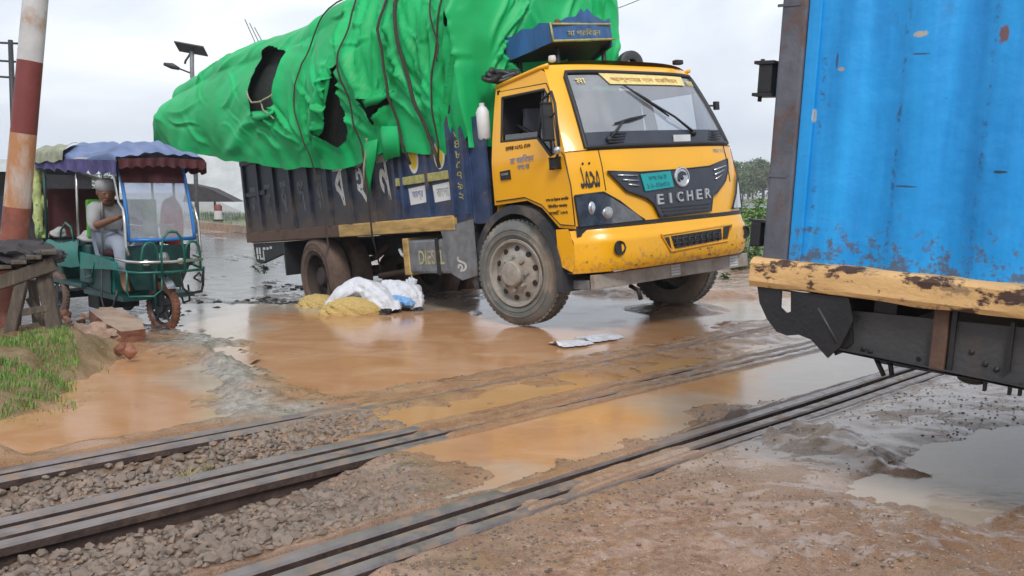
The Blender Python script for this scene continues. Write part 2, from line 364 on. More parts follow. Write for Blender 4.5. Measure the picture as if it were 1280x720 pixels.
def terrain(x, y):
    s, t = xy2st(x, y)
    lev = -.24*sstep(6.2, 10.5, t)
    n1 = fbm(x, y, 1.6, 5, 1); n2 = fbm(x, y, 9, 4, 2, .6); n3 = fbm(x, y, .35, 3, 3)
    near = 1-sstep(14, 22, np.hypot(x, y))
    tn_ = sstep(-.3, .5, sdf(x, y, TAN)); h = lev+n1*(.022-.014*tn_)+n2*(.014-.005*tn_)*near+n3*.03*sstep(6, 12, t)+.004
    # ground beyond the road edges
    h += .12*sstep(.1, 1.5, road_side(x, y))+.15*sstep(.4, 2., road_near(x, y))*(y > 9)
    shore = fbm(x, y, 3.2, 4, 11)*.22+fbm(x, y, 12, 3, 12)*.06
    for nm, z, pl in POOLS:
        d = sdf(x, y, pl)+shore
        k = sstep(-.32, .06, d)
        if abs(z) > .02: k = k*(1-sstep(1.35, 1.82, t)*(1-sstep(4.25, 4.4, t)))
        else: k = k*sstep(2.54, 2.6, t)*(1-sstep(2.6, 2.7, t)*(1-sstep(3.98, 4.02, t))*(1-sstep(2.42, 2.6, s+fbm(x, y, 5, 3, 51)*.3)))
        h = np.where(k > 0, h*(1-k)+k*(z-.004-(.03 if z > -.24 else .012)*sstep(0, .25, d)+n2*(.016 if z > -.24 else .05)+n1*(.012 if z > -.24 else .05)), h)
    h += .105*np.exp(-(((x-1.74)/.55)**2+((y-9.32)/.45)**2)**1.5)*1.0-.02*np.exp(-(((x-.05)/.35)**2+((y-8.1)/.3)**2))
    # rough churned patches
    pa = sstep(-.1, .2, sdf(x, y, PALE)); h += pa*fbm(x, y, 7, 4, 21)*.035
    # bank on the left
    b = sdf(x, y, BANK)+fbm(x, y, 2.5, 4, 31)*.3
    h += .17*sstep(-.1, .5, b)+.05*sstep(0, .4, b)*fbm(x, y, 6, 4, 33)
    m = sdf(x, y, MOUND)+fbm(x, y, 5, 3, 34)*.1; h += .12*sstep(-.05, .2, m)
    # tyre rut and ridges on the right
    rt = sdf(x, y, RUT)+fbm(x, y, 4, 3, 41)*.1; h += .022*sstep(0, .1, rt)*(1-sstep(.1, .28, rt))*(1+1.5*n2)
    rr = sstep(-.2, .4, sdf(x, y, RED)+n1*.5); h += rr*(np.abs(fbm(x*.8+y*.35, y*1.6-x*.5, 9, 4, 44, .6))*.035)
    # railway bed
    wn_ = fbm(x, y, 5, 3, 51)*.3; ew = fbm(s, t, 14, 3, 52)*.02
    e = 1-sstep(1.55, 2.35, s+wn_)                                      # exposed end on the left
    inb = sstep(2.62, 2.85, t+ew)*(1-sstep(3.9, 3.96, t)); near_c = sstep(1.9, 2.15, t)*(1-sstep(2.2, 2.25, t))
    h = np.where(inb > 0, h-(e*inb)*(.062+.02*(1-np.abs(t-3.1)))+(e*inb)*n2*.02, h)
    h -= .10*near_c*(1-sstep(1.25, 1.75, s+wn_*.6))*(s < 4)
    h -= .02*sstep(2.05, 2.2, t)*(1-sstep(2.2, 2.25, t))*sstep(3.2, 4.2, s+wn_)
    h -= .045*sstep(3.02, 3.15, t)*(1-sstep(3.19, 3.23, t))*sstep(3.2, 4.0, s+wn_)*(1-.4*sstep(6, 7, s))
    mid = sstep(1.9, 2.7, s+wn_)                                        # mud lies over the rails in the crossing
    def band(a, b, w=.012): return sstep(a-w, a, t)*(1-sstep(b, b+w, t))
    head = np.maximum.reduce([band(3.94, 4.01), band(4.07, 4.14), band(3.44, 3.51), band(3.22, 3.38)])
    fill = .007+fbm(s, t, 6, 4, 61)*.010
    h = np.where(head > 0, h*(1-head)+head*(mid*np.maximum(fill, .0025)+(1-mid)*-.095), h)
    hc = np.maximum(band(2.455, 2.525), band(2.245, 2.40)); midc = sstep(1.75, 2.5, s+wn_*1.5)*(1-sstep(3.2, 3.5, s+wn_*.5))
    h = np.where(hc > 0, h*(1-hc)+hc*(midc*np.maximum(fill, .0025)+(1-midc)*(-.04-.06*(s < 2.6))), h)
    dg = fbm(s, t*0, 2.1, 4, 71)
    brk = sstep(-.25, -.05, dg)
    h -= band(4.014, 4.058, .006)*(.06*(1-mid)+mid*.045*sstep(2.9, 3.5, s)*brk)
    h -= band(3.946, 3.976, .006)*mid*(.045*(1-sstep(2.45, 2.55, s))+.055*sstep(2.6, 2.8, s))
    h -= band(3.384, 3.432, .006)*(.08*(1-sstep(3.0, 3.7, s))+.015)
    h -= band(3.284, 3.312, .006)*.075*(1-.5*sstep(2.3, 2.5, s)*(1-sstep(3.0, 3.6, s)))
    h -= band(2.402, 2.456, .006)*.10; h -= band(2.312, 2.332, .005)*.07*(1-midc*.9); h -= band(2.236, 2.262, .006)*.05*midc*sstep(-.3, .1, dg)
    return h
def axis(lo, hi, d, fine=(), df=.012, out_lo=-400, out_hi=400, g=1.09):
    a = []; x = lo
    while x < hi:
        a.append(x); x += df if any(f0 <= x <= f1 for f0, f1 in fine) else d
    st = d; x = a[-1]; tail = []
    while x < out_hi: st *= g; x += st; tail.append(x)
    st = d; x = a[0]; headl = []
    while x > out_lo: st *= g; x -= st; headl.append(x)
    return np.array(headl[::-1]+a+tail)
S_ = axis(.3, 9.0, .026); T_ = axis(.6, 10.5, .026, fine=((2.2, 2.56), (3.18, 3.54), (3.9, 4.16)), df=.009)
GS, GT = np.meshgrid(S_, T_, indexing='ij'); GX, GY = st2xy(GS, GT)
GZ = terrain(GX, GY)
def np_mesh(name, X, Y, Z, mat, attrs=None, keep=None):
    nu, nv = X.shape; me = bpy.data.meshes.new(name); V = np.stack([X, Y, Z], -1).reshape(-1, 3)
    i = np.arange(nu*nv).reshape(nu, nv); F = np.stack([i[:-1, :-1], i[1:, :-1], i[1:, 1:], i[:-1, 1:]], -1).reshape(-1, 4)
    if keep is not None:
        kf = (keep[:-1, :-1] | keep[1:, :-1] | keep[1:, 1:] | keep[:-1, 1:]).reshape(-1); F = F[kf]
    if (keep is not None):
        used = np.unique(F); remap = -np.ones(len(V), int); remap[used] = np.arange(len(used)); V = V[used]; F = remap[F]
    me.vertices.add(len(V)); me.vertices.foreach_set('co', V.astype(np.float32).ravel())
    me.loops.add(F.size); me.loops.foreach_set('vertex_index', F.astype(np.int32).ravel())
    me.polygons.add(len(F)); me.polygons.foreach_set('loop_start', np.arange(0, F.size, 4, dtype=np.int32))
    me.update(calc_edges=True); me.polygons.foreach_set('use_smooth', [True]*len(F))
    if attrs:
        for k, a in attrs.items():
            at = me.color_attributes.new(k, 'FLOAT_COLOR', 'POINT'); A = a.reshape(-1, 4)
            if keep is not None: A = A[used]
            at.data.foreach_set('color', A.astype(np.float32).ravel())
    me.materials.append(mat); o = bpy.data.objects.new(name, me); COL.objects.link(o); return o
def ground_mat():
    m = bpy.data.materials.new('ground_mud'); m.use_nodes = True; nt = m.node_tree; L = nt.links; b = nt.nodes['Principled BSDF']
    t = _n(nt, 'ShaderNodeTexCoord'); P = t.outputs['Object']
    a1 = _n(nt, 'ShaderNodeVertexColor', layer_name='zone'); a2 = _n(nt, 'ShaderNodeVertexColor', layer_name='zone2')
    s1 = _n(nt, 'ShaderNodeSeparateColor'); s2 = _n(nt, 'ShaderNodeSeparateColor'); L.new(a1.outputs[0], s1.inputs[0]); L.new(a2.outputs[0], s2.inputs[0])
    nA = _n(nt, 'ShaderNodeTexNoise', Scale=3., Detail=8., Roughness=.65); nB = _n(nt, 'ShaderNodeTexNoise', Scale=26., Detail=7., Roughness=.7); nC = _n(nt, 'ShaderNodeTexNoise', Scale=80., Detail=5., Roughness=.7)
    for k in (nA, nB, nC): L.new(P, k.inputs['Vector'])
    def mix(f, A, B):
        x = _n(nt, 'ShaderNodeMixRGB')
        for i, v in ((0, f), (1, A), (2, B)):
            if isinstance(v, (tuple, float)): x.inputs[i].default_value = c4(v) if isinstance(v, tuple) else v
            else: L.new(v, x.inputs[i])
        return x.outputs[0]
    def rng(v, a, b_, c=0., d=1.):
        x = _n(nt, 'ShaderNodeMapRange'); L.new(v, x.inputs[0])
        for i, q in enumerate((a, b_, c, d)): x.inputs[i+1].default_value = q
        return x.outputs[0]
    base = mix(rng(nA.outputs[0], .35, .65), (.27, .16, .10), (.41, .26, .17))
    base = mix(s2.outputs[0], base, mix(rng(nA.outputs[0], .35, .65), (.31, .22, .165), (.45, .335, .26)))      # tan zone
    base = mix(s2.outputs[1], base, mix(rng(nB.outputs[0], .36, .62), (.24, .11, .065), (.46, .29, .19)))      # reddish zone
    base = mix(s1.outputs[0], base, mix(rng(nA.outputs[0], .35, .65), (.35, .18, .085), (.42, .245, .125)))        # orange silt
    base = mix(s1.outputs[1], base, mix(rng(nB.outputs[0], .36, .62), (.20, .175, .145), (.40, .355, .30)))         # pale churned mud
    base = mix(s2.outputs[2], base, mix(rng(nB.outputs[0], .4, .6), (.06, .055, .05), (.17, .15, .135)))         # dark wet road behind
    grs = mix(rng(nB.outputs[0], .35, .65), (.07, .09, .025), (.15, .12, .06)); base = mix(s1.outputs[2], base, grs)
    speck = rng(nC.outputs[0], .58, .64); sp2 = _n(nt, 'ShaderNodeMath', operation='MULTIPLY'); L.new(speck, sp2.inputs[0]); sp2.inputs[1].default_value = .6
    base = mix(sp2.outputs[0], base, (.15, .11, .09)); 
    nG = _n(nt, 'ShaderNodeTexNoise', Scale=260., Detail=3., Roughness=.7); L.new(P, nG.inputs['Vector'])
    mpF = _n(nt, 'ShaderNodeMapping'); mpF.inputs['Rotation'].default_value = (0, 0, .9); mpF.inputs['Scale'].default_value = (1., 2.2, 1.); L.new(P, mpF.inputs[0])
    nF = _n(nt, 'ShaderNodeTexNoise', Scale=3.1, Detail=9., Roughness=.68, Distortion=.7); L.new(mpF.outputs[0], nF.inputs['Vector'])
    gr_ = rng(nG.outputs[0], .35, .65, .70, 1.32); gv = _n(nt, 'ShaderNodeVectorMath', operation='SCALE'); L.new(base, gv.inputs[0]); L.new(gr_, gv.inputs['Scale']); base = gv.outputs[0]
    nV = _n(nt, 'ShaderNodeTexVoronoi', Scale=70.); L.new(P, nV.inputs['Vector']); pb = rng(nV.outputs['Distance'], .12, .20, 1., 0.); nP = rng(nB.outputs[0], .48, .56)
    pm = _n(nt, 'ShaderNodeMath', operation='MULTIPLY'); L.new(pb, pm.inputs[0]); L.new(nP, pm.inputs[1]); base = mix(pm.outputs[0], base, (.10, .075, .06))
    ta_ = _n(nt, 'ShaderNodeMath', operation='MULTIPLY_ADD'); L.new(s2.outputs[0], ta_.inputs[0]); ta_.inputs[1].default_value = .055; L.new(nF.outputs[0], ta_.inputs[2]); tb_ = _n(nt, 'ShaderNodeMath', operation='MULTIPLY_ADD'); L.new(s2.outputs[1], tb_.inputs[0]); tb_.inputs[1].default_value = .045; L.new(ta_.outputs[0], tb_.inputs[2]); film = rng(tb_.outputs[0], .51, .53); nof = _n(nt, 'ShaderNodeMath', operation='SUBTRACT'); nof.inputs[0].default_value = 1.; L.new(s1.outputs[2], nof.inputs[1]); fm = _n(nt, 'ShaderNodeMath', operation='MULTIPLY'); L.new(film, fm.inputs[0]); L.new(nof.outputs[0], fm.inputs[1])
    dk_ = _n(nt, 'ShaderNodeVectorMath', operation='SCALE'); L.new(base, dk_.inputs[0]); dk_.inputs['Scale'].default_value = .80; base = mix(fm.outputs[0], base, dk_.outputs[0]); L.new(base, b.inputs['Base Color'])
    b.inputs['Specular IOR Level'].default_value = .5
    wet = rng(nA.outputs[0], .42, .6, .16, .44); L.new(mix(fm.outputs[0], wet, (.07, .07, .07)), b.inputs['Roughness'])
    bm1 = _n(nt, 'ShaderNodeBump', Strength=.6, Distance=.014); L.new(nB.outputs[0], bm1.inputs['Height'])
    bm2 = _n(nt, 'ShaderNodeBump', Strength=.8, Distance=.006); L.new(nC.outputs[0], bm2.inputs['Height']); L.new(bm1.outputs[0], bm2.inputs['Normal']); bm3 = _n(nt, 'ShaderNodeBump', Strength=.5, Distance=.0025); L.new(nG.outputs[0], bm3.inputs['Height']); L.new(bm2.outputs[0], bm3.inputs['Normal'])
    st_ = rng(fm.outputs[0], 0., 1., 1., .12); [L.new(st_, k.inputs['Strength']) for k in (bm1, bm2, bm3)]; L.new(bm3.outputs[0], b.inputs['Normal'])
    return m
M['ground'] = ground_mat()
mo, mpale, mg, mfar, mt, mr = masks(GX, GY)
one = np.ones_like(GX); s_, t_ = GS, GT
dark = sstep(7.2, 9.0, GT+fbm(GX, GY, 1.3, 3, 91)*1.5)*(1-mfar)*(1-mo*.6)*(1-sstep(6.2, 7.2, GS-.25*GT+1.6))
inb_ = sstep(2.6, 2.75, t_)*(1-sstep(3.95, 4., t_))*(1-sstep(1.6, 2.5, s_+fbm(GX, GY, 4, 3, 51)*.3))
dark = np.maximum(dark, inb_*.55)
grass_m = np.maximum(mfar, mg*.55)
ground = np_mesh('ground', GX, GY, GZ, M['ground'], {'zone': np.stack([mo, mpale, grass_m, one], -1), 'zone2': np.stack([mt, mr, dark, one], -1)})
tag(ground, kind='structure')

def water_mat():
    m = bpy.data.materials.new('muddy_water'); m.use_nodes = True; nt = m.node_tree; L = nt.links; b = nt.nodes['Principled BSDF']
    t = _n(nt, 'ShaderNodeTexCoord'); P = t.outputs['Object']
    a1 = _n(nt, 'ShaderNodeVertexColor', layer_name='zone'); s1 = _n(nt, 'ShaderNodeSeparateColor'); L.new(a1.outputs[0], s1.inputs[0])
    mp = _n(nt, 'ShaderNodeMapping'); mp.inputs['Rotation'].default_value = (0, 0, -.75); mp.inputs['Scale'].default_value = (1., 1.5, 1); L.new(P, mp.inputs[0])
    nA = _n(nt, 'ShaderNodeTexNoise', Scale=1.6, Detail=12., Roughness=.68, Distortion=.9); L.new(mp.outputs[0], nA.inputs['Vector'])
    r = _n(nt, 'ShaderNodeValToRGB'); L.new(nA.outputs[0], r.inputs[0]); r.color_ramp.elements[0].position = .32; r.color_ramp.elements[0].color = (.42, .21, .09, 1)
    r.color_ramp.elements[1].position = .68; r.color_ramp.elements[1].color = (.50, .30, .17, 1); e = r.color_ramp.elements.new(.5); e.color = (.46, .25, .125, 1)
    r2 = _n(nt, 'ShaderNodeValToRGB'); L.new(nA.outputs[0], r2.inputs[0]); r2.color_ramp.elements[0].position = .3; r2.color_ramp.elements[0].color = (.34, .275, .215, 1)
    r2.color_ramp.elements[1].position = .7; r2.color_ramp.elements[1].color = (.45, .37, .295, 1)
    mx = _n(nt, 'ShaderNodeMixRGB'); L.new(s1.outputs[0], mx.inputs[0]); L.new(r2.outputs[0], mx.inputs[1]); L.new(r.outputs[0], mx.inputs[2])
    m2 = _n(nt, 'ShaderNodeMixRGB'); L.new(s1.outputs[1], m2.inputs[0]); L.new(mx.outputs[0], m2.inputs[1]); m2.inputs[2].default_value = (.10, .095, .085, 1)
    m3 = _n(nt, 'ShaderNodeMixRGB'); L.new(s1.outputs[2], m3.inputs[0]); L.new(m2.outputs[0], m3.inputs[1]); m3.inputs[2].default_value = (.50, .29, .09, 1)
    L.new(m3.outputs[0], b.inputs['Base Color']); b.inputs['Specular IOR Level'].default_value = .38; b.inputs['IOR'].default_value = 1.33
    rr = _n(nt, 'ShaderNodeMapRange'); L.new(nA.outputs[0], rr.inputs[0]); rr.inputs[1].default_value = .35; rr.inputs[2].default_value = .65; rr.inputs[3].default_value = .05; rr.inputs[4].default_value = .22
    L.new(rr.outputs[0], b.inputs['Roughness'])
    nb = _n(nt, 'ShaderNodeTexNoise', Scale=14., Detail=4.); L.new(mp.outputs[0], nb.inputs['Vector'])
    bp = _n(nt, 'ShaderNodeBump', Strength=.12, Distance=.010); L.new(nb.outputs[0], bp.inputs['Height']); L.new(bp.outputs[0], b.inputs['Normal'])
    return m
M['water'] = water_mat()
for k, (nm, z, pl) in enumerate(POOLS):
    xs = [p[0] for p in pl]; ys = [p[1] for p in pl]; stp = .02 if abs(z) < .02 else max(.05, (max(ys)-min(ys))/110)
    X, Y = np.meshgrid(np.arange(min(xs)-.4, max(xs)+.4, stp), np.arange(min(ys)-.4, max(ys)+.4, stp), indexing='ij')
    keep = sdf(X, Y, pl)+fbm(X, Y, 3.2, 4, 11)*.22+fbm(X, Y, 12, 3, 12)*.06 > -.30
    ss_, tt_ = xy2st(X, Y); keep &= ~((tt_ > 2.6) & (tt_ < 3.98) & (ss_+fbm(X, Y, 5, 3, 51)*.3 < 2.42)) if abs(z) < .02 else True
    if abs(z) > .02: keep &= ~((tt_ < 4.3) & (tt_ > 1.76))
    if abs(z) < .02:
        keep &= tt_ > 2.5
        for a_, b_ in ((2.24, 2.53), (3.245, 3.50), (3.942, 4.135)): keep &= ~((tt_ > a_) & (tt_ < b_))
    z = z+(.0016*(k % 3) if abs(z) < .02 else .0014*k)
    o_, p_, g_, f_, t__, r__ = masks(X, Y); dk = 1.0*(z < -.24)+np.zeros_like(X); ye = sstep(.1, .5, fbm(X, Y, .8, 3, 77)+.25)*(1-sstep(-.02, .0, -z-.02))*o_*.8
    w = np_mesh('puddle', X, Y, np.full_like(X, z), M['water'], {'zone': np.stack([o_*(1-.85*p_), dk, ye, np.ones_like(X)], -1)}, keep=keep)
    tag(w, kind='structure')

# ------------------------------------------------------------------ railway: dual-gauge track, three running rails with check rails
def rail_mat():
    m = pbr('rail_steel', (.22, .185, .175), .35, .45, var=.35, scale=9, bump=.12, bscale=70, dirt=(.30, .215, .155), dirt_amt=.46, dirt_scale=11, sharp=.12); return m
M['rail'] = rail_mat(); M['rail_side'] = pbr('rail_rust_side', (.055, .034, .027), .7, var=.4, scale=14, bump=.3, dirt=(.16, .10, .07), dirt_amt=.35, dirt_scale=8)
M['rail_blue'] = pbr('rail_head_worn', (.22, .19, .18), .34, .4, var=.25, scale=7, dirt=(.29, .21, .155), dirt_amt=.42, dirt_scale=10, sharp=.12)
def rail_mesh(t0, w, s0=-2.5, s1=16., hgt=.15, mat='rail', base=True, dz=0.):
    mb = MB(); prof = [(-w/2, -.036), (-w/2, -.008), (-w/2+.008, 0), (w/2-.008, 0), (w/2, -.008), (w/2, -.036), (.009, -.052), (.009, -hgt+.025)]
    if base: prof += [(w*.85, -hgt+.012), (w*.85, -hgt), (-w*.85, -hgt), (-w*.85, -hgt+.012)]
    else: prof += [(.009, -hgt), (-.009, -hgt)]
    prof += [(-.009, -hgt+.025), (-.009, -.052)]
    n = len(prof); ss = np.arange(s0, s1, .5); v = []; f = []
    for s in ss:
        wob = .004*math.sin(s*1.3+t0*5)+.003*math.sin(s*3.1+t0)
        for a, z in prof:
            x, y = st2xy(s, t0+a+wob); v.append((x, y, z+dz+.002*math.sin(s*2.1+t0)))
    for i in range(len(ss)-1):
        for k in range(n): a = i*n+k; b = i*n+(k+1) % n; f.append((a, b, b+n, a+n))
    mb.v = v; mb.f = f+[tuple(range(n)), tuple((len(ss)-1)*n+k for k in range(n-1, -1, -1))]; return mb
def railset(label, parts):
    x, y = st2xy(2, parts[0][1]); e = empty('railway_rail', label, 'railway rail', loc=(0, 0, 0), group='rails of the level crossing')
    for nm, t0, w, m, dz in parts:
        ro_ = rail_mesh(t0, w, mat=m, dz=dz).build(nm, M[m], e, auto=40); ro_.data.materials.append(M['rail_side'])
        for pg in ro_.data.polygons: pg.material_index = int(abs(pg.normal.z) < .6 or pg.center.z < -.03)
    return e
railset('farthest rail from the camera, running beside the orange puddle with one check rail', [('running_rail', 4.105, .068, 'rail', 0), ('check_rail', 3.973, .075, 'rail', .004)])
railset('middle rail with two lines of steel beside it, between two strips of grey ballast', [('check_rail', 3.475, .068, 'rail_blue', 0), ('running_rail', 3.346, .066, 'rail', .004), ('guard_rail', 3.258, .062, 'rail_blue', -.004)])
railset('nearest rail, running from the bottom edge up to beneath the blue container truck', [('check_rail', 2.49, .07, 'rail_blue', .0), ('running_rail', 2.366, .068, 'rail', .003), ('guard_rail', 2.281, .064, 'rail', -.004)])

# ------------------------------------------------------------------ stones
def stone_me(seed, flat=.6):
    rnd = random.Random(seed); bm = bmesh.new(); bmesh.ops.create_icosphere(bm, subdivisions=1, radius=1)
    for v in bm.verts: v.co *= rnd.uniform(.72, 1.15)
    for _ in range(3):
        d = Vector((rnd.uniform(-1, 1), rnd.uniform(-1, 1), rnd.uniform(-1, 1))).normalized(); k = rnd.uniform(.5, .75)
        for v in bm.verts:
            q = v.co.dot(d)
            if q > k: v.co -= d*(q-k)
    for v in bm.verts: v.co.z *= flat
    return bm
M['ballast'] = pbr('ballast_stone', (.15, .125, .105), .42, var=.45, scale=25, bump=.35, bscale=90, dirt=(.29, .20, .145), dirt_amt=.62, dirt_scale=14)
M['ballast_b'] = pbr('ballast_stone_dusty', (.25, .19, .15), .5, var=.3, scale=25, bump=.35, bscale=90)
smesh = []
for k in range(9):
    me = bpy.data.meshes.new('stone'); bm = stone_me(k); bm.to_mesh(me); bm.free(); me.materials.append(M['ballast' if k % 3 else 'ballast_b']); smesh.append(me)
rnd = random.Random(3); cand = []
def hz(x, y): return float(terrain(np.array([x]), np.array([y]))[0])
for _ in range(60000):
    s = rnd.uniform(.35, 2.9); t = rnd.uniform(2.56, 3.93)
    if 3.20 < t < 3.53: continue
    fade = max(0, (s-1.3)/1.0)
    if t > 3.55: fade = max(0, (s-1.9)/1.2)
    if rnd.random() < fade*1.1: continue
    cand.append((s, t, fade))
xs = np.array([st2xy(*c_[:2]) for c_ in cand]); zs = terrain(xs[:, 0], xs[:, 1])
pts_ = []; grid_ = {}
for (x, y), z, cf_ in zip(xs, zs, cand):
    r_ = rnd.choice((.012, .016, .02, .027, .033))*rnd.uniform(.85, 1.1); kx, ky = int(x/.05), int(y/.05); ok = True
    for a in range(-1, 2):
        for b in range(-1, 2):
            for (X, Y, RR) in grid_.get((kx+a, ky+b), []):
                if math.hypot(X-x, Y-y) < (RR+r_)*.64: ok = False
    if ok: grid_.setdefault((kx, ky), []).append((x, y, r_)); pts_.append((x, y, z-r_*.75*min(1, cf_[2]), r_))
pts_ = [p for p in pts_ if p[1] > 2.3]
pts_.sort(key=lambda p: -p[3]/math.hypot(p[0], p[1]))
stuff = MB()
vis = lambda p: abs(p[0]/p[1]) < .62
pts_ = [p for p in pts_ if vis(p)]+[p for p in pts_ if not vis(p)]
for i, (x, y, z, r_) in enumerate(pts_):
    rot = Euler((rnd.uniform(-.5, .5), rnd.uniform(-.5, .5), rnd.uniform(0, 6.28)))
    sc = Vector((r_*rnd.uniform(.9, 1.35), r_*rnd.uniform(.8, 1.1), r_*rnd.uniform(.8, 1.2)))
    mm = Matrix.LocRotScale(Vector((x, y, z+r_*.28)), rot, sc)
    if i < 300:
        o = bpy.data.objects.new('stone', smesh[i % 9]); COL.objects.link(o); o.parent = ground; o.matrix_world = mm
    else:
        me = smesh[i % 9]; stuff.add([v.co for v in me.vertices], [tuple(p.vertices) for p in me.polygons], mm)
so = stuff.build('loose_ballast', M['ballast'], recalc=False); so.parent = ground; tag(so, kind='stuff')
# small gravel spread over the mud
def scatter(name, n, region, rmin, rmax, mats, seed, tmax=None, zoff=.15, skip_rail=True):
    rn = np.random.default_rng(seed); X = []; 
    px = rn.uniform(region[0], region[2], n); py = rn.uniform(region[1], region[3], n)
    G = np.array([gpt(a, b)[:2] for a, b in zip(px, py)]); s, t = xy2st(G[:, 0], G[:, 1])
    keep = (t > 0) & (np.hypot(G[:, 0], G[:, 1]) < 14)
    for a, b in ((2.22, 2.55), (3.2, 3.53), (3.92, 4.16)): keep &= ~((t > a) & (t < b))
    keep &= fbm(G[:, 0], G[:, 1], 1.7, 3, seed)+rn.uniform(-.3, .3, n) > -.02
    G = G[keep]; Z = terrain(G[:, 0], G[:, 1]); V = []; F = []; k = 0
    for (x, y), z in zip(G, Z):
        me = smesh[int(rn.integers(9))]; r_ = rn.uniform(rmin, rmax)*rn.uniform(.6, 1.); mm = Matrix.LocRotScale(Vector((x, y, z+r_*zoff)), Euler((0, 0, rn.uniform(0, 6.28))), Vector((r_*1.2, r_, r_*.8)))
        V += [tuple(mm@v.co) for v in me.vertices]; F += [tuple(i+k for i in p.vertices) for p in me.polygons]; k += len(me.vertices)
    o = link_mesh(name, V, F, mats); tag(o, kind='stuff'); o.parent = ground; return o
M['gravel'] = pbr('gravel', (.15, .115, .09), .6, var=.5, scale=30); M['gravel_pale'] = pbr('gravel_pale', (.32, .24, .18), .5, var=.3, scale=30)
M['debris_dark'] = pbr('debris_dark', (.03, .028, .026), .6, var=.5, scale=20)
scatter('gravel', 6000, (380, 470, 1280, 720), .003, .010, M['gravel'], 5)
scatter('gravel', 2200, (380, 470, 1280, 720), .003, .010, M['gravel_pale'], 6)
scatter('gravel', 1600, (180, 380, 900, 640), .004, .011, M['gravel'], 8)
scatter('mud_clod', 700, (230, 325, 400, 378), .02, .08, M['debris_dark'], 9, zoff=.0)
scatter('mud_clod', 300, (180, 366, 360, 400), .012, .045, M['debris_dark'], 10, zoff=.0)

# ================================================================== THE YELLOW AND BLUE TRUCK (x forward, y left, z up; origin under the front axle)
TR = Matrix(((.6014, .7943, -.0860, .947), (-.7958, .6051, .0230, 8.754), (.0703, .0546, .9960, -.087), (0, 0, 0, 1)))
truck = empty('cargo_truck', 'yellow cab truck with a dirty blue body, its rear wheels sunk in the mud', 'truck', mat=TR)
def P(mb, name, mat, smooth=False, parent=None, auto=None): return mb.build(name, M[mat], parent or truck, smooth, auto=auto)
# --- wheels
def wheel(x, y, z, steer=0., mud=False, dual=False, sgn=-1):
    """sgn=-1: the outer face looks to -y"""
    Rr = .525 if mud else .478; W = .27
    m = Matrix.Translation((x, y, z)) @ Matrix.Rotation(steer, 4, 'Z') @ (Matrix.Identity(4) if sgn < 0 else Matrix.Rotation(math.pi, 4, 'Z'))
    w = bpy.data.objects.new('wheel', None); COL.objects.link(w); w.parent = truck; w.matrix_local = m; w.empty_display_size = .1
    a = -W/2
    q_ = Rr/.525
    prof = [(.30, a+.03), (.33, a+.008), (.40*q_+.01, a-.004), (.455*q_, a+.002), (.488*q_, a+.02), (.505*q_, a+.03), (.518*q_, a+.042), (Rr, a+.06), (Rr+.004, a+.135), (Rr, a+W-.06), (.518*q_, a+W-.042), (.49*q_, a+W-.02), (.42*q_, a+W), (.30, a+W-.03)]
    mb = MB().lathe(prof, 56)
    if not mud:
        for k in range(56):      # shoulder lugs
            an = 2*math.pi*k/56
            mm = Matrix.Rotation(-an, 4, 'Y')
            mb.box((Rr-.02, a+.045, -.018), (Rr+.009, a+.105, .018), mm); mb.box((Rr-.02, a+W-.105, -.018), (Rr+.009, a+W-.045, .018), mm)
    for r0 in (.345, .43*q_): mb.lathe([(r0, a-.001), (r0+.004, a-.008), (r0+.012, a-.008), (r0+.016, a-.001)], 56)
    mb.build('tyre', M['tyre_mud' if mud else 'tyre_clean'], w, auto=40)
    rim = MB(); rm = 'rim_mud' if mud else 'rim_grey'
    if dual:
        rim.lathe([(.305, a+.02), (.30, a+.01), (.285, a+.02), (.275, a+.16), (.21, a+.19), (.14, a+.19), (.13, a+.1), (.10, a+.06), (.001, a+.06)], 40)
    else:
        rim.lathe([(.312, a+.012), (.305, a-.004), (.285, a+.0), (.275, a+.03), (.262, a+.055), (.235, a+.045), (.19, a+.02), (.155, a+.012), (.15, a+.01), (.12, a-.0), (.115, a-.05), (.10, a-.066), (.07, a-.07), (.001, a-.07)], 48)
    rim.build('rim', M[rm], w, auto=35)
    hol = MB(); nut = MB()
    for k in range(10 if not dual else 0):
        an = 2*math.pi*k/10+.2; c_ = (math.cos(an)*.222, a+.030, math.sin(an)*.222)
        hol.lathe([(.026, a+.0), (.026, a+.03)][:0] or [(.001, 0), (.024, 0), (.028, .008)], 14, Matrix.Translation((c_[0], a+.026, c_[2])))
    if not dual: tag(hol.build('vent_holes', M['gasket'], w), kind='stuff')
    for k in range(8):
        an = 2*math.pi*k/8; c_ = (math.cos(an)*.15, a+(-.03 if not dual else .1), math.sin(an)*.15)
        nut.lathe([(.001, c_[1]), (.018, c_[1]), (.02, c_[1]+.06)], 6, Matrix.Translation((c_[0], 0, c_[2])))
    tag(nut.build('wheel_nuts', M['rim_grey' if not mud else 'rim_mud'], w), kind='stuff')
    return w
wheel(0, -.99, .572, R(12)); wheel(0, .99, .485, R(12), sgn=1)
for yy, sg in ((-.99, -1), (-.68, -1), (.68, 1), (.99, 1)): wheel(-4.2, yy, .50, 0, mud=True, dual=True, sgn=sg)
ax = MB(); ax.tube([(-4.2, -.95, .5), (-4.2, .95, .5)], .075, 12); ax.ell((-4.2, .05, .5), (.22, .24, .24)); P(ax, 'rear_axle', 'grime_brown', True)
ax = MB(); ax.tube([(0, -.9, .572), (0, .9, .485)], .06, 8); P(ax, 'front_axle', 'black_steel')
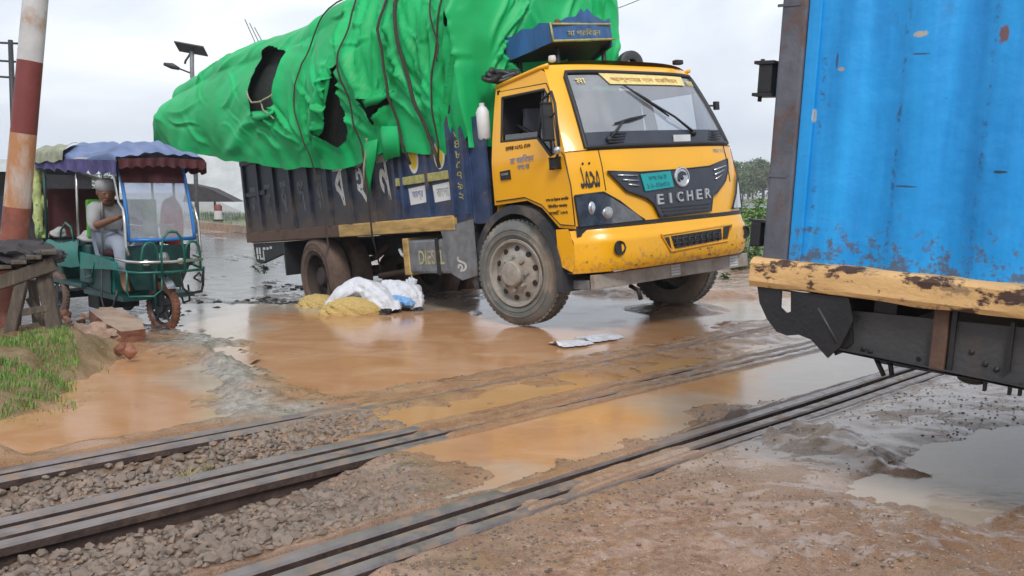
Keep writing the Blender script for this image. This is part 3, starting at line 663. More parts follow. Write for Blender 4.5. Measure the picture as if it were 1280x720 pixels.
# --- cab surfaces
def hw(z): return 1.06 if z < 1.55 else 1.06-.14*((z-1.55)/.8)**1.25
def fb(z):
    return float(np.interp(z, [.5, .95, 1.2, 1.45, 1.6, 1.8, 2.0, 2.2, 2.32, 2.37], [1.05, 1.045, 1.03, 1.0, .965, .875, .775, .665, .59, .53]))
def FR(y, z, off=0.):
    n = min(1., abs(y)/hw(z)); x = fb(z)-(.20 if z < 1.5 else .20-.05*(z-1.5)/.8)*n**4
    dx = -(.8*n**3)/hw(z)*(1 if y > 0 else -1)
    nrm = Vector((1, -dx*1., .28 if z > 1.6 else .06)).normalized(); return Vector((x, y, z))+nrm*off
def SD(sgn):
    def f(x, z, off=0.):
        return Vector((x, sgn*(hw(z)-.012+off), z))
    return f
def fx(z): return FR(hw(z), z).x
REAR = -.27
sideL, sideR = SD(1), SD(-1)
WIN = [(-.15, 2.17), (-.12, 1.77), (.41, 1.745), (.60, 1.57), (.675, 1.585), (.515, 2.1), (.47, 2.15)]
ARCH = [(.25, 1.205), (.42, 1.13), (.60, .99)]
def side_poly():
    fr_ = [(fx(z)+.0, z) for z in (.94, 1.2, 1.45, 1.6, 1.8, 2.0, 2.2, 2.3)]
    return [(REAR, 1.2)]+[(.22, 1.215), (.42, 1.14), (.63, .96)]+fr_+[(.36, 2.345), (REAR, 2.28)]
for sg, fn in ((-1, sideR), (1, sideL)):
    o = sheet('side_panel', side_poly(), fn, M['cab_yellow'], truck, .09, .012, holes=[WIN], auto=25)
# front skin below the windscreen, pillars, header
def grid_front(y0, y1, z0, z1, ny, nz, off=0., yfn=None):
    rows = []
    for i in range(nz+1):
        z = z0+(z1-z0)*i/nz; row = []
        for j in range(ny+1):
            n = y0+(y1-y0)*j/ny; row.append(FR(n*hw(z), z, off))
        rows.append(row)
    return rows
mb = MB().grid(grid_front(-1, 1, .93, 1.585, 40, 10)); P(mb, 'front_panel', 'cab_yellow', auto=30)
for a_, b_ in ((-1, -.84), (.84, 1)): P(MB().grid(grid_front(a_, b_, 1.585, 2.3, 4, 12)), 'windscreen_pillar', 'cab_yellow', auto=30)
mb = MB().grid(grid_front(-1, 1, 2.3, 2.37, 30, 3)); P(mb, 'roof_header', 'cab_yellow', auto=30)
# roof
rows = []
for i in range(13):
    u = i/12; row = []
    for j in range(25):
        n = -1+2*j/24; yy = n*hw(2.35)
        xf = FR(yy, 2.37).x; x = REAR+(xf-REAR)*u
        zr = 2.28+(2.37-2.28)*u**.8; row.append(Vector((x, yy, zr+.105*(1-abs(n)**3.2)*math.sin(math.pi*min(1, .12+u*.75)))))
    rows.append(row)
P(MB().grid(rows), 'roof', 'cab_yellow', auto=40)
for sg in (-1, 1):
    P(MB().tube([(REAR, sg*(hw(2.29)+.0), 2.285), (0, sg*(hw(2.3)+.002), 2.315), (.36, sg*(hw(2.33)), 2.35), (.46, sg*(hw(2.34)-.02), 2.36)], .02, 8), 'rain_gutter', 'cab_yellow', True)
mb = MB().add([(REAR+.005, -1.04, 1.15), (REAR+.005, 1.04, 1.15), (REAR+.005, .93, 2.28), (REAR+.005, -.93, 2.28)], [(0, 1, 2, 3)]); P(mb, 'back_panel', 'cab_yellow')
# windscreen with gasket
P(MB().grid(grid_front(-.83, .83, 1.63, 2.26, 24, 12, .004)), 'windscreen', 'windscreen', True)
def gasket(path, r, name='window_seal', mat='gasket'): return P(MB().tube(path+[path[0]], r, 6, False), name, mat, True)
ring = [FR(n*hw(1.6), 1.605, .008) for n in np.linspace(-.85, .85, 18)]+[FR(.85*hw(z), z, .008) for z in (1.7, 1.85, 2.0, 2.15, 2.24)]+[FR(n*hw(2.28), 2.285, .008) for n in np.linspace(.83, -.83, 18)]+[FR(-.85*hw(z), z, .008) for z in (2.24, 2.15, 2.0, 1.85, 1.7)]
gasket(ring, .022)
# black band and cowl at the base of the screen
P(MB().grid(grid_front(-.835, .835, 1.615, 1.735, 24, 3, .009)), 'screen_base_band', 'grille_dark', True)
for a in (-.62, .64):
    for k in range(4): P(MB().box((0, -.09, -.006), (.012, .09, .006), Matrix.Translation(FR(a+.02*k, 1.64+.025*k, .014))), 'cowl_slot', 'black_plastic')
# banner strips on the screen top
sheet('windscreen_banner', [(-.47, 2.285), (.60, 2.275), (.58, 2.185), (-.40, 2.18)], lambda a, b, o: FR(a, b-.012, .014+o), M['banner'], truck, .08, .002)
v, f = glyphs('আল্লাহর দান পরিবহন', depth=.002, bold=.004, fit=(.86, .06)); g_ = [FR(p.x+.06, 2.215+p.y, .019+p.z) for p in v]; P(MB().add(g_, f), 'banner_lettering', 'banner_orange')
v, f = glyphs('মা', depth=.002, bold=.004, fit=(.09, .05)); P(MB().add([FR(p.x-.69, 2.2+p.y, .015+p.z) for p in v], f), 'sticker_lettering', 'banner')
v, f = glyphs('বাবা', depth=.002, bold=.004, fit=(.12, .05)); P(MB().add([FR(p.x+.69, 2.2+p.y, .015+p.z) for p in v], f), 'sticker_lettering', 'banner')
# wipers
def wiper(piv, tip, bl0, bl1):
    w = MB(); w.tube([FR(piv[0], piv[1], .03), FR((piv[0]+tip[0])/2, (piv[1]+tip[1])/2, .05), FR(tip[0], tip[1], .035)], [.014, .01, .008], 6)
    w.tube([FR(bl0[0], bl0[1], .022), FR((bl0[0]+bl1[0])/2, (bl0[1]+bl1[1])/2, .03), FR(bl1[0], bl1[1], .022)], [.007, .015, .007], 6)
    w.ell(FR(piv[0], piv[1], .02), (.03, .03, .03)); P(w, 'wiper', 'gasket', True)
wiper((.36, 1.70), (-.02, 1.98), (.13, 1.86), (-.26, 2.16)); wiper((-.68, 1.66), (-.46, 1.82), (-.56, 1.80), (-.16, 1.87))
# door (near side): seams, handle, glass frame, window parts
def door(sgn):
    fn = SD(sgn)
    d = sheet('door', [(-.235, 1.235), (.20, 1.245), (.43, 1.165), (.60, 1.03), (.66, .985), (.845, .97), (.83, 1.3), (.77, 1.56), (.70, 1.62), (.545, 2.12), (.49, 2.20), (-.2, 2.235)],
              lambda a, b, o: fn(a, b, .012+o), M['cab_yellow'], truck, .08, .010, holes=[WIN])
    gs = [fn(a, b, .016) for a, b in WIN]; MB().tube(gs+[gs[0]], .013, 6, False).build('window_seal', M['gasket'], d, True)
    seam = [fn(a, b, .020) for a, b in [(-.235, 1.235), (.20, 1.245), (.43, 1.165), (.60, 1.03), (.66, .985), (.845, .97), (.83, 1.3), (.77, 1.56), (.70, 1.62), (.545, 2.12), (.49, 2.20), (-.2, 2.235)]]
    MB().tube(seam+[seam[0]], .0055, 5, False).build('door_seam', M['gasket'], d, True)
    MB().tube([fn(.41, 1.745, .012), fn(.435, 2.16, .005)], .010, 6).build('window_post', M['gasket'], d, True)
    sheet('quarter_glass', [(.42, 1.74), (.60, 1.575), (.67, 1.59), (.51, 2.10), (.45, 2.14)], lambda a, b, o: fn(a, b, -.002+o), M['side_glass'], d, .1, .004)
    sheet('window_glass', [(-.12, 1.77), (.41, 1.745), (.41, 1.80), (-.125, 1.83)], lambda a, b, o: fn(a, b, -.004+o), M['side_glass'], d, .1, .004)
    h = MB(); h.prism([(-.12, 1.42), (-.125, 1.50), (.02, 1.505), (.025, 1.42)], sgn*(hw(1.4)+.004), sgn*(hw(1.4)+.022)); h.build('door_handle', M['gasket'], d)
    h = MB(); h.box((-.10, sgn*(hw(1.4)+.02)-.006, 1.462), (.0, sgn*(hw(1.4)+.02)+.008, 1.482)); h.build('door_handle', M['grey_steel'], d)
    return d
dR = door(-1); door(1)
def text_side(body, x, z, w, h, mat, off=.03, rot=0., parent=None, y=None, bold=.004, shear=0., name='lettering'):
    v, f = glyphs(body, depth=.0015, bold=bold, fit=(w, h), shear=shear); c_, s_ = math.cos(rot), math.sin(rot)
    pts = []
    for p in v:
        X = x+p.x*c_-p.y*s_; Z = z+p.x*s_+p.y*c_; yy = -(hw(Z)+off) if y is None else y; pts.append((X, yy-p.z, Z))
    return MB().add(pts, f).build(name, M[mat], parent or truck)
text_side('চালক ০১৭১ ৫২৬', .14, 1.695, .36, .042, 'letter_black', .014, parent=dR)
text_side('মা পরিবহন', .20, 1.585, .34, .075, 'letter_blue', .014, parent=dR)
text_side('যশোর', .22, 1.515, .17, .045, 'letter_blue', .014, parent=dR)
for i, tx_ in enumerate(('যশোর ট্রাক মালিক', 'ইউনিয়ন সমবায়', 'রেজি: ২৬৭')): text_side(tx_, .645-.0*i, 1.20-.055*i, .30-.05*(i > 0), .038, 'letter_black', .014, parent=dR)
v, f = glyphs('\uFEAA\uFEE4\uFEA4\uFEE3', depth=.0015, bold=.012, fit=(.15, .19)); P(MB().add([FR(-.915+p.x, 1.36+p.y*1.0, .006+p.z) for p in v], f), 'calligraphy_sticker', 'letter_black')
for q_ in (-.95, -.90): P(MB().ell(FR(q_, 1.476, .004), (.004, .012, .012)), 'calligraphy_dot', 'letter_black')
# seam in the front panel corner
for sg in (-1, 1): P(MB().tube([FR(sg*.80, z, .003) for z in (1.24, 1.35, 1.45, 1.58)], .004, 5), 'panel_seam', 'gasket', True)
P(MB().tube([FR(n*hw(1.59), 1.585, .002) for n in np.linspace(-1, 1, 24)], .004, 5), 'panel_seam', 'gasket', True)
# grille
GR = [(-.77, 1.395), (-.45, 1.37), (.05, 1.375), (.45, 1.39), (.76, 1.45), (.745, 1.36), (.66, 1.25), (.50, 1.15), (.43, 1.12), (.385, .985), (-.285, .975), (-.345, 1.10), (-.42, 1.15), (-.62, 1.22)]
gr = sheet('grille', GR, lambda a, b, o: FR(a, b, .008+o), M['grille_dark'], truck, .07, .02)
edge = [FR(a, b, .028) for a, b in GR]; MB().tube(edge+[edge[0]], .008, 6, False).build('grille_edge', M['black_plastic'], gr, True)
for sg in (-1, 1):
    for k in range(3):
        y0, y1 = (.49+.0*k, .69-.045*k); z0 = 1.345-.042*k
        MB().tube([FR(sg*y1, z0+.012+(.03 if sg > 0 else 0), .034), FR(sg*y0, z0-.004+(.01 if sg > 0 else 0), .036)], .0085, 6).build('grille_bar', M['chrome'], gr, True)
for k in range(3):
    z0 = 1.05-.03*k
    MB().box((0, -.26+.01*k, -.005), (.008, .36-.01*k, .005), Matrix.Translation(FR(0, z0, .028))).build('grille_slat', M['black_plastic'], gr)
def letters_front(s, ys, z, w, h, mat, off, parent):
    for ch_, y in zip(s, ys):
        ww = w*(.35 if ch_ == 'I' else 1)
        v, f = glyphs(ch_, depth=.008, bold=.02, fit=(ww, h)); MB().add([FR(y+p.x, z+.03*(y)+p.y, off+p.z) for p in v], f).build('letter', M[mat], parent)
letters_front('EICHER', [-.27, -.145, -.02, .105, .23, .35], 1.135, .075, .088, 'letter_silver', .036, gr)
# plate
PL = [(-.46, 1.352), (-.10, 1.365), (-.085, 1.225), (-.435, 1.205)]
pl = sheet('number_plate', PL, lambda a, b, o: FR(a, b, .034+o), M['plate_teal'], truck, .1, .008)
for body, y, z, w in (('যশোর-ট', -.27, 1.32, .22), ('১১-৪৬৩২', -.27, 1.25, .27)):
    v, f = glyphs(body, depth=.001, bold=.003, fit=(w, .045)); MB().add([FR(y+p.x, z+.03*p.x+p.y, .044+p.z) for p in v], f).build('plate_number', M['teal_dark'], pl)
# round badge
bd = MB().lathe([(.001, 0), (.07, -.002), (.078, -.008), (.088, -.006), (.093, .006), (.09, .02)], 32, basis((0, 1, 0), (-1, 0, 0), (0, 0, 1), FR(.035, 1.305, .045))); bdo = P(bd, 'badge', 'chrome', auto=30)
m_ = basis((0, 1, 0), (-1, 0, 0), (0, 0, 1), FR(.035, 1.305, .050))
sw = [(-.062, -.02), (-.045, .03), (-.01, .052), (.035, .04), (.05, .012), (.02, .022), (-.005, .008), (.012, -.012), (-.008, -.03), (-.022, -.005), (-.04, -.012), (-.035, -.045)]
MB().prism(sw, -.006, .0, m_).build('badge_emblem', M['grille_dark'], bdo)
v, f = glyphs('PRO 1110', depth=.001, bold=.003, fit=(.22, .035)); tag(P(MB().add([FR(.70+p.x, 1.535+p.y, .004+p.z) for p in v], f), 'model_lettering', 'letter_silver'), kind='stuff')
P(MB().box((0, -.11, -.03), (.006, .11, .03), Matrix.Translation(FR(.18, 1.655, .016))), 'windscreen_sticker', 'decal_white')
# headlamps
def lampf(sg):
    pl = [(-1.045, 1.215), (-.83, 1.225), (-.70, 1.14), (-.46, .965), (-1.04, .955)]
    if sg > 0: pl = [(1.05, 1.30), (.97, 1.26), (.86, 1.12), (.74, .99), (1.045, .985)]
    o = sheet('headlamp', pl, lambda a, b, o: FR(a, b, .006+o), M['lamp_dark' if sg < 0 else 'lamp_clear'], truck, .06, .016)
    e = [FR(a, b, .022) for a, b in pl]; MB().tube(e+[e[0]], .009, 6, False).build('headlamp_seal', M['gasket'], o, True)
    if sg < 0:
        MB().ell(FR(-.80, 1.05, .012), (.02, .075, .055)).build('bulb_housing', M['lamp_clear'], o, True)
        MB().ell(FR(-.93, 1.10, .012), (.02, .045, .06)).build('bulb_housing', M['chrome'], o, True)
lampf(-1); lampf(1)
# dark gap and bumper
P(MB().grid([[FR(n*hw(1.), z, .012) for n in np.linspace(-1, 1, 24)] for z in (.87, .962)]), 'bumper_gap', 'gasket', True)
def BU(y, z, off=0.):
    n = min(1, abs(y)/1.09); x = 1.115-.30*n**5+(.02 if z < .85 else 0)-.05*((z-.76)/.2)**4; return Vector((x+off, y, z))
mb = MB(); rows = []
for i in range(13):
    z = .565+(.925-.565)*i/12; rows.append([Vector((BU(y, z).x-(.0), y, z)) for y in np.linspace(-1.09, 1.09, 48)])
mb.grid(rows); mb.grid([[p-Vector((.0, 0, 0)) for p in rows[-1]], [Vector((p.x-.16, p.y*.97, p.z)) for p in rows[-1]]]); mb.grid([rows[0], [Vector((p.x-.12, p.y*.97, p.z)) for p in rows[0]]])
for sg in (-1, 1):
    mb.grid([[Vector((BU(1.09, z).x, sg*1.09, z)) for z in np.linspace(.575, .945, 6)], [Vector((.62, sg*1.09, z+.02*(1-k/5))) for k, z in enumerate(np.linspace(.62, .945, 6))]])
bu = P(mb, 'bumper', 'cab_yellow', auto=40)
for y0 in (-.80, .86):
    MB().lathe([(.001, -.0), (.042, 0), (.046, -.012), (.058, -.014), (.062, .004)], 24, basis((0, 1, 0), (-1, 0, 0), (0, 0, 1), BU(y0, .755, .008))).build('fog_lamp_recess', M['gasket'], bu, auto=30)
def bu_sheet(nm, poly, mat, t=.006): return sheet(nm, poly, lambda a, b, o: BU(a, b, .003+o), M[mat], bu, .07, t)
bu_sheet('bumper_slot', [(-.24, .805), (.42, .82), (.42, .72), (-.20, .695)], 'gasket')
for k in range(8): MB().tube([BU(-.2+k*.08, .715, .012), BU(-.17+k*.08, .80, .012)], .008, 5).build('slot_bar', M['black_plastic'], bu, True)
for k, (z0) in enumerate((.735, .775)): MB().tube([BU(-.22, z0, .012), BU(.41, z0+.008, .012)], .006, 5).build('slot_bar', M['black_plastic'], bu, True)
fr = [BU(a, b, .008) for a, b in [(-.36, .825), (.58, .845), (.50, .70), (-.26, .675)]]; MB().tube(fr+[fr[0]], .009, 6, False).build('slot_frame', M['cab_yellow'], bu, True)
bu_sheet('slot_corner', [(.46, .83), (.56, .84), (.50, .725), (.44, .72)], 'gasket'); bu_sheet('slot_corner', [(-.34, .80), (-.27, .80), (-.25, .70)], 'gasket')
for k in range(26):
    yy = random.choice((-1, 1))*random.uniform(.1, 1.05); MB().ell(BU(yy, random.choice((.60, .93, .66)), .002), (.004, random.uniform(.006, .018), random.uniform(.004, .01)), seg=6, rings=4).build('paint_chip', M['grime_brown'], bu)
# lower steel bar with reflective plates
lb = MB().box((.88, -.98, .42), (.94, 1.02, .545), ch=.006); lbo = P(lb, 'lower_bar', 'bar_steel')
for y0 in (.0, .80):
    for k in range(4): MB().box((.941, y0-.06, .44+k*.025), (.946, y0+.06, .458+k*.025)).build('reflector_stripe', M['decal_white'], lbo)
for sg in (-.75, -.1, .55): MB().box((.60, sg-.03, .50), (.90, sg+.03, .66)).build('bar_bracket', M['black_steel'], lbo)
P(MB().tube([(.86, -.5, .40), (.96, -.5, .36), (.98, -.5, .28)], .02, 8), 'tow_hook', 'black_steel', True)
# fenders
def fender(sg):
    mb = MB(); rows = []
    for i in range(25):
        t = -8+196*i/24; a = R(t); r0 = .655+.02*math.sin(a*2)
        rows.append([(math.cos(a)*r0*1.02+.0, sg*y, .50+math.sin(a)*(r0+.03)) for y in (.70, .98, 1.085, 1.10)]+[(math.cos(a)*(r0-.07), sg*1.10, .50+math.sin(a)*(r0-.045))])
    mb.grid(rows); P(mb, 'fender', 'fender_plastic', auto=40)
fender(-1); fender(1)
P(MB().prism([(.60, .60), (.64, .98), (.86, .96), (.88, .66), (.72, .56)], -1.04, -.80), 'step_panel', 'fender_plastic')
P(MB().box((.55, -1.03, .60), (.80, -.78, .66), ch=.01), 'cab_step', 'grey_steel'); P(MB().box((.42, -.98, .42), (.86, -.6, .50), ch=.01), 'cab_step', 'grey_steel')
P(MB().prism([(.60, .60), (.64, .98), (.86, .96), (.88, .66), (.72, .56)], .80, 1.04), 'step_panel', 'fender_plastic')
P(MB().box((-.72, -1.09, .46), (-.64, -.6, 1.0), ch=.01), 'rear_fender_flap', 'black_plastic')
# mirrors
def mirror(sg):
    e = MB(); y0 = sg*(hw(1.6)+.02)
    e.tube([(.62, y0, 1.52), (.74, y0+sg*.04, 1.55), (.80, y0+sg*.06, 1.64), (.80, y0+sg*.07, 1.98), (.72, y0+sg*.03, 2.09), (.50, y0-sg*.05, 2.06)], .012, 7)
    e.tube([(.64, y0+sg*.01, 1.60), (.66, y0+sg*.03, 1.72), (.60, y0, 1.98), (.62, y0-sg*.02, 2.07)], .010, 6); e.tube([(.56, y0-sg*.01, 1.84), (.80, y0+sg*.06, 1.92)], .008, 6)
    a = P(e, 'mirror_arm', 'gasket', True); MB().box((.655, y0+sg*.02, 1.70), (.69, y0+sg*.10, 2.0), ch=.012).build('mirror_head', M['black_plastic'], a)
    MB().box((.64, y0, 1.46), (.73, y0+sg*.04, 1.545), ch=.01).build('mirror_base', M['gasket'], a)
    MB().ell((.80, y0+sg*.08, 1.60), (.03, .03, .035)).build('mirror_joint', M['chrome'], a, True)
mirror(-1)
P(MB().tube([(.60, .97, 2.0), (.62, 1.1, 2.0)], .01, 6).box((.60, 1.06, 1.96), (.63, 1.12, 2.04)), 'mirror_head', 'gasket')
# roof fittings
P(MB().lathe([(.001, -.03), (.03, -.02), (.035, .0), (.03, .03)], 16, Matrix.Translation((.38, -.78, 2.43)) @ Matrix.Rotation(R(90), 4, 'X')), 'marker_lamp', 'white_plastic', True)
P(MB().box((.50, .62, 2.40), (.56, .72, 2.445), ch=.01), 'marker_lamp', 'gasket')
# interior
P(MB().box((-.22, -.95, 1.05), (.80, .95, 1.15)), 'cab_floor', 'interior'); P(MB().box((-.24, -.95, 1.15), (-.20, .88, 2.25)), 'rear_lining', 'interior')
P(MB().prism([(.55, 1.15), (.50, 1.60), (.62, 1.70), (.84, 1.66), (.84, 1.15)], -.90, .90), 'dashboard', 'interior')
P(MB().box((-.20, -.80, 1.38), (.22, -.32, 1.50), ch=.04), 'driver_seat', 'seat_violet')
st_ = MB(); rows = []
for i in range(9):
    z = 1.45+.62*i/8; wv = .21*(1-.25*(i/8)**2); rows.append([(-.10-.03*i/8+.05*math.cos(a)+.015*math.sin(5*a+i), -.58+wv*math.sin(a), z+(0 if i < 8 else .0)) for a in np.linspace(0, 2*math.pi, 17)])
st_.grid(rows); st_.add(rows[-1][:-1], [tuple(range(16))]); so_ = P(st_, 'seat_backrest', 'seat_cloth', auto=60)
P(MB().box((-.08, -.80, 1.5), (.02, -.36, 1.72), ch=.03), 'seat_cover', 'seat_violet')
P(MB().tube([(-.12, -.84, 1.92), (.0, -.72, 1.80), (.12, -.50, 1.60)], [.022, .024, .022], 6), 'seat_belt', 'gasket', True)
P(MB().box((-.20, .20, 1.38), (.22, .80, 1.50), ch=.04).box((-.2, .22, 1.5), (-.08, .78, 2.0), ch=.04), 'passenger_seat', 'seat_cloth')
bm = bmesh.new(); bmesh.ops.create_circle(bm, segments=24, radius=.19)
cir = [v.co.copy() for v in bm.verts]; bm.free(); mm = Matrix.Translation((.42, -.52, 1.70)) @ Matrix.Rotation(R(55), 4, 'Y')
P(MB().tube([mm@p for p in cir]+[mm@cir[0]], .014, 6, False).tube([mm@Vector((0, -.18, 0)), mm@Vector((0, .18, 0))], .012).tube([mm@Vector((0, 0, 0)), (.58, -.52, 1.55)], .02), 'steering_wheel', 'gasket', True)
# --- chassis
for sg in (-1, 1): P(MB().box((-6.2, sg*.42-.04, .72), (.75, sg*.42+.04, .94)), 'chassis_rail', 'black_steel')
for x in (-5.6, -4.8, -3.6, -2.4, -1.2): P(MB().box((x-.04, -.40, .75), (x+.04, .40, .9)), 'cross_member', 'black_steel')
P(MB().box((-.6, -.38, .55), (.7, .38, 1.05), ch=.03), 'engine_block', 'black_steel')
P(MB().tube([(-.8, 0, .7), (-4.1, 0, .52)], .05, 10), 'drive_shaft', 'grime_brown', True)
for sg in (-1, 1):
    P(MB().prism([(-5.0, .80), (-4.6, .66), (-4.2, .60), (-3.8, .66), (-3.4, .80), (-3.4, .86), (-3.8, .72), (-4.2, .68), (-4.6, .72), (-5.0, .86)], sg*.46-.035, sg*.46+.035), 'leaf_spring', 'grime_brown')
    P(MB().prism([(-.6, .68), (0, .60), (.6, .68), (.6, .73), (0, .67), (-.6, .73)], sg*.44-.035, sg*.44+.035), 'leaf_spring', 'black_steel')
# fuel tank with writing and its corner guard
tk = P(MB().box((-1.93, -1.10, .56), (-1.02, -.62, .92), ch=.03), 'fuel_tank', 'grey_steel')
MB().box((-1.955, -1.115, .54), (-1.84, -.60, .94), ch=.012).build('tank_strap', M['rail_tan'], tk)
MB().box((-1.30, -1.112, .55), (-1.24, -.60, .93), ch=.005).build('tank_strap', M['black_steel'], tk)
text_side('DIESEL', -1.40, .73, .50, .15, 'letter_worn', parent=tk, y=-1.104, bold=.01)
gd = sheet('tank_guard', [(-1.14, 1.02), (-.56, 1.09), (-.56, .55), (-.82, .50), (-.99, .56)], lambda a, b, o: Vector((a, -1.115-o, b)), M['grey_steel'], truck, .12, .015)
text_side('৯', -.80, .66, .16, .15, 'letter_white', parent=gd, y=-1.133, bold=.01)
P(MB().tube([(-2.05, -1.0, .72), (-2.14, -1.02, .76), (-2.18, -1.02, .82)], .02, 6), 'filler_pipe', 'white_plastic', True)
P(MB().tube([(-2.0, -.7, .60), (-3.0, -.85, .50)], .035, 8), 'exhaust_pipe', 'grime_brown', True)
# rear overhang box, mud flap and tail lights
ro = P(MB().prism([(-6.33, .98), (-6.28, .72), (-6.12, .68), (-5.14, .84), (-5.14, .98)], -1.09, -1.02), 'rear_skirt', 'black_steel')
P(MB().prism([(-6.33, .98), (-6.28, .72), (-6.12, .68), (-5.14, .84), (-5.14, .98)], 1.02, 1.09), 'rear_skirt', 'black_steel')
for k, (x0, z0, w_, h_) in enumerate([(-6.20, .87, .05, .10), (-6.10, .87, .05, .10), (-6.20, .78, .05, .06), (-6.10, .78, .04, .06), (-5.93, .90, .09, .035), (-5.80, .90, .07, .035), (-5.68, .91, .07, .035), (-5.97, .80, .03, .14), (-6.06, .755, .11, .025)]):
    MB().box((x0-w_/2, -1.093, z0-h_/2), (x0+w_/2, -1.089, z0+h_/2)).build('white_mark', M['decal_white'], ro)
P(MB().box((-5.17, -1.12, .52), (-5.13, -.55, .98)), 'mud_flap', 'black_plastic'); P(MB().box((-5.17, .55, .52), (-5.13, 1.12, .98)), 'mud_flap', 'black_plastic')
# --- cargo body
B0, B1, BZ0, BZ1 = -6.42, -.62, 1.0, 2.16
P(MB().box((B0, -1.08, .99), (B1, 1.08, 1.06)), 'body_floor', 'black_steel')
for sg in (-1, 1):
    y1 = sg*1.10
    P(MB().box((B0-.04, y1-.035, 1.0), (-3.4, y1+.035, 1.14), ch=.008), 'side_rail', 'grime_brown')
    dk = P(MB().box((B0, min(y1, y1-sg*.03), 1.05), (-2.0, max(y1, y1-sg*.03), BZ1)), 'side_board', 'body_dark')
    bl_ = P(MB().box((-2.0, min(y1, y1-sg*.03), 1.05), (B1, max(y1, y1-sg*.03), BZ1)), 'side_board', 'body_blue')
    P(MB().box((-3.4, y1-.037, .998), (-.87, y1+.037, 1.142), ch=.008), 'side_rail', 'rail_tan'); P(MB().box((B0-.04, y1-.025, 2.12), (B1, y1+.025, 2.2)), 'side_rail', 'body_dark')
    xs_ = [-6.36]+[-5.825+.55*q_ for q_ in range(7)]
    for i, x in enumerate(xs_): P(MB().prism([(x-.05, 1.14), (x-.03, 2.12), (x+.03, 2.12), (x+.05, 1.14)], y1-.001 if sg > 0 else y1-.04, y1+.04 if sg > 0 else y1+.001), 'side_rib', 'body_dark')
    for x in (-1.97, -1.82, -1.32, -.87, -.64): P(MB().box((x-.025, y1-.035, 1.14), (x+.025, y1+.035, 2.14)), 'side_rib', 'body_blue')
    P(MB().box((-1.97, y1-.03, 1.50), (-.85, y1+.03, 1.585), ch=.006), 'side_rail', 'trim_gold')
    P(MB().box((B0, y1-.03, 1.66), (-5.6, y1+.03, 1.72)), 'side_rail', 'body_dark')
P(MB().box((B0-.02, -1.08, 1.05), (B0+.02, 1.08, 2.16)), 'tail_board', 'body_dark')
for y in (-1.06, -.5, 0, .5, 1.06): P(MB().box((B0-.07, y-.03, 1.0), (B0-.02, y+.03, 2.18)), 'side_rib', 'body_dark')
P(MB().box((B1-.02, -1.08, 1.05), (B1+.02, 1.08, 2.1)), 'head_board', 'body_blue')
for k, x in enumerate((B1+.08, B1+.16)): P(MB().tube([(x, -1.0, 1.06), (x, -1.0, 1.98)], .025, 8), 'upright_bar', 'body_blue', True)
P(MB().box((-.66, -1.06, 1.04), (-.36, -1.03, 2.05)), 'upright_panel', 'body_blue')
# painted marks on the side boards
for x in (-1.60, -1.10):
    c_ = MB().lathe([(.001, -.003), (.075, -.003), (.078, 0)], 28, Matrix.Translation((x+.02, -1.103, 1.755)) @ Matrix.Diagonal((.95, 1, 1.45, 1)))
    a = MB().lathe([(.07, -.0025), (.105, -.0025), (.105, 0)], 28, Matrix.Translation((x+.02, -1.102, 1.755)) @ Matrix.Diagonal((.95, 1, 1.4, 1)))
    P(a, 'painted_ring', 'decal_white'); P(c_, 'painted_disc', 'decal_yellow')
for k, x in enumerate((-1.56, -1.08)):
    b_ = sheet('painted_box', [(x-.19+.02, 1.46), (x+.17, 1.475), (x+.18, 1.30), (x-.17+.02, 1.285)], lambda a, b, o: Vector((a, -1.102-o, b)), M['decal_white'], truck, .2, .003)
    text_side(('সমগ্র', 'বাংলা')[k], x+.01, 1.38, .22, .10, 'letter_blue' if k == 0 else 'letter_silver', parent=b_, y=-1.107)
for k in range(7): text_side('৩৪৮৫৭৯২'[k], -.745, 1.92-.1*k, .09, .07, 'trim_gold', y=-1.104)
for k, (ch_, mat_) in enumerate(zip(['স', 'ড়', 'ক', 'প', 'র', 'ব', 'হ', 'ন'], ['letter_faded']*5+['letter_white']*3)):
    text_side(ch_, -6.1+.55*k, 1.62 if k > 4 else 1.58, .27 if k > 4 else .22, .50 if k > 4 else .42, mat_, y=-1.103, bold=.02, shear=-.25, name='painted_letter')
text_side('ঢ', -5.86, 1.34, .16, .22, 'letter_faded', y=-1.103, name='painted_letter')
# carved crown box above the cab
VZ = 2.56
def vb(x, n, z): return Vector((x, n, z))
fr_top = [(-.02, -.45, 2.85), (-.0, -.34, 2.86), (.0, -.24, 2.91), (.01, -.12, 2.925), (.01, -.05, 3.0), (.01, -.01, 2.965), (.01, .03, 3.01), (.01, .10, 2.945), (.0, .18, 2.93), (.0, .26, 2.90), (-.02, .34, 2.945)]
nb = len(fr_top); bot = [(p[0]+.02, p[1], 2.665+.06*(p[1]+.45)/.8) for p in fr_top]
mb = MB(); mb.add(fr_top+bot, [(i, i+1, i+1+nb, i+nb) for i in range(nb-1)])
for sg, y0 in ((-1, -.45), (1, .34)):
    tt = [(-.02, y0, 2.85), (-.12, y0+sg*.03, 2.87), (-.2, y0+sg*.05, 2.83), (-.32, y0+sg*.09, 2.85), (-.42, y0+sg*.12, 2.80), (-.55, y0+sg*.16, 2.81), (-.72, y0+sg*.2, 2.74)]
    bb = [(0, y0, 2.665)]+[(p[0], p[1], 2.645-.018*i) for i, p in enumerate(tt[1:])]; n_ = len(tt)
    mb.add(tt+bb, [(i, i+1, i+1+n_, i+n_) for i in range(n_-1)])
vz = P(mb, 'crown_board', 'visor_blue')
mod = vz.modifiers.new('s', 'SOLIDIFY'); mod.thickness = .02
MB().add([(0, -.45, 2.665), (0, .34, 2.72), (-.72, .54, 2.54), (-.72, -.65, 2.54)], [(0, 1, 2, 3)]).build('crown_floor', M['black_steel'], vz)
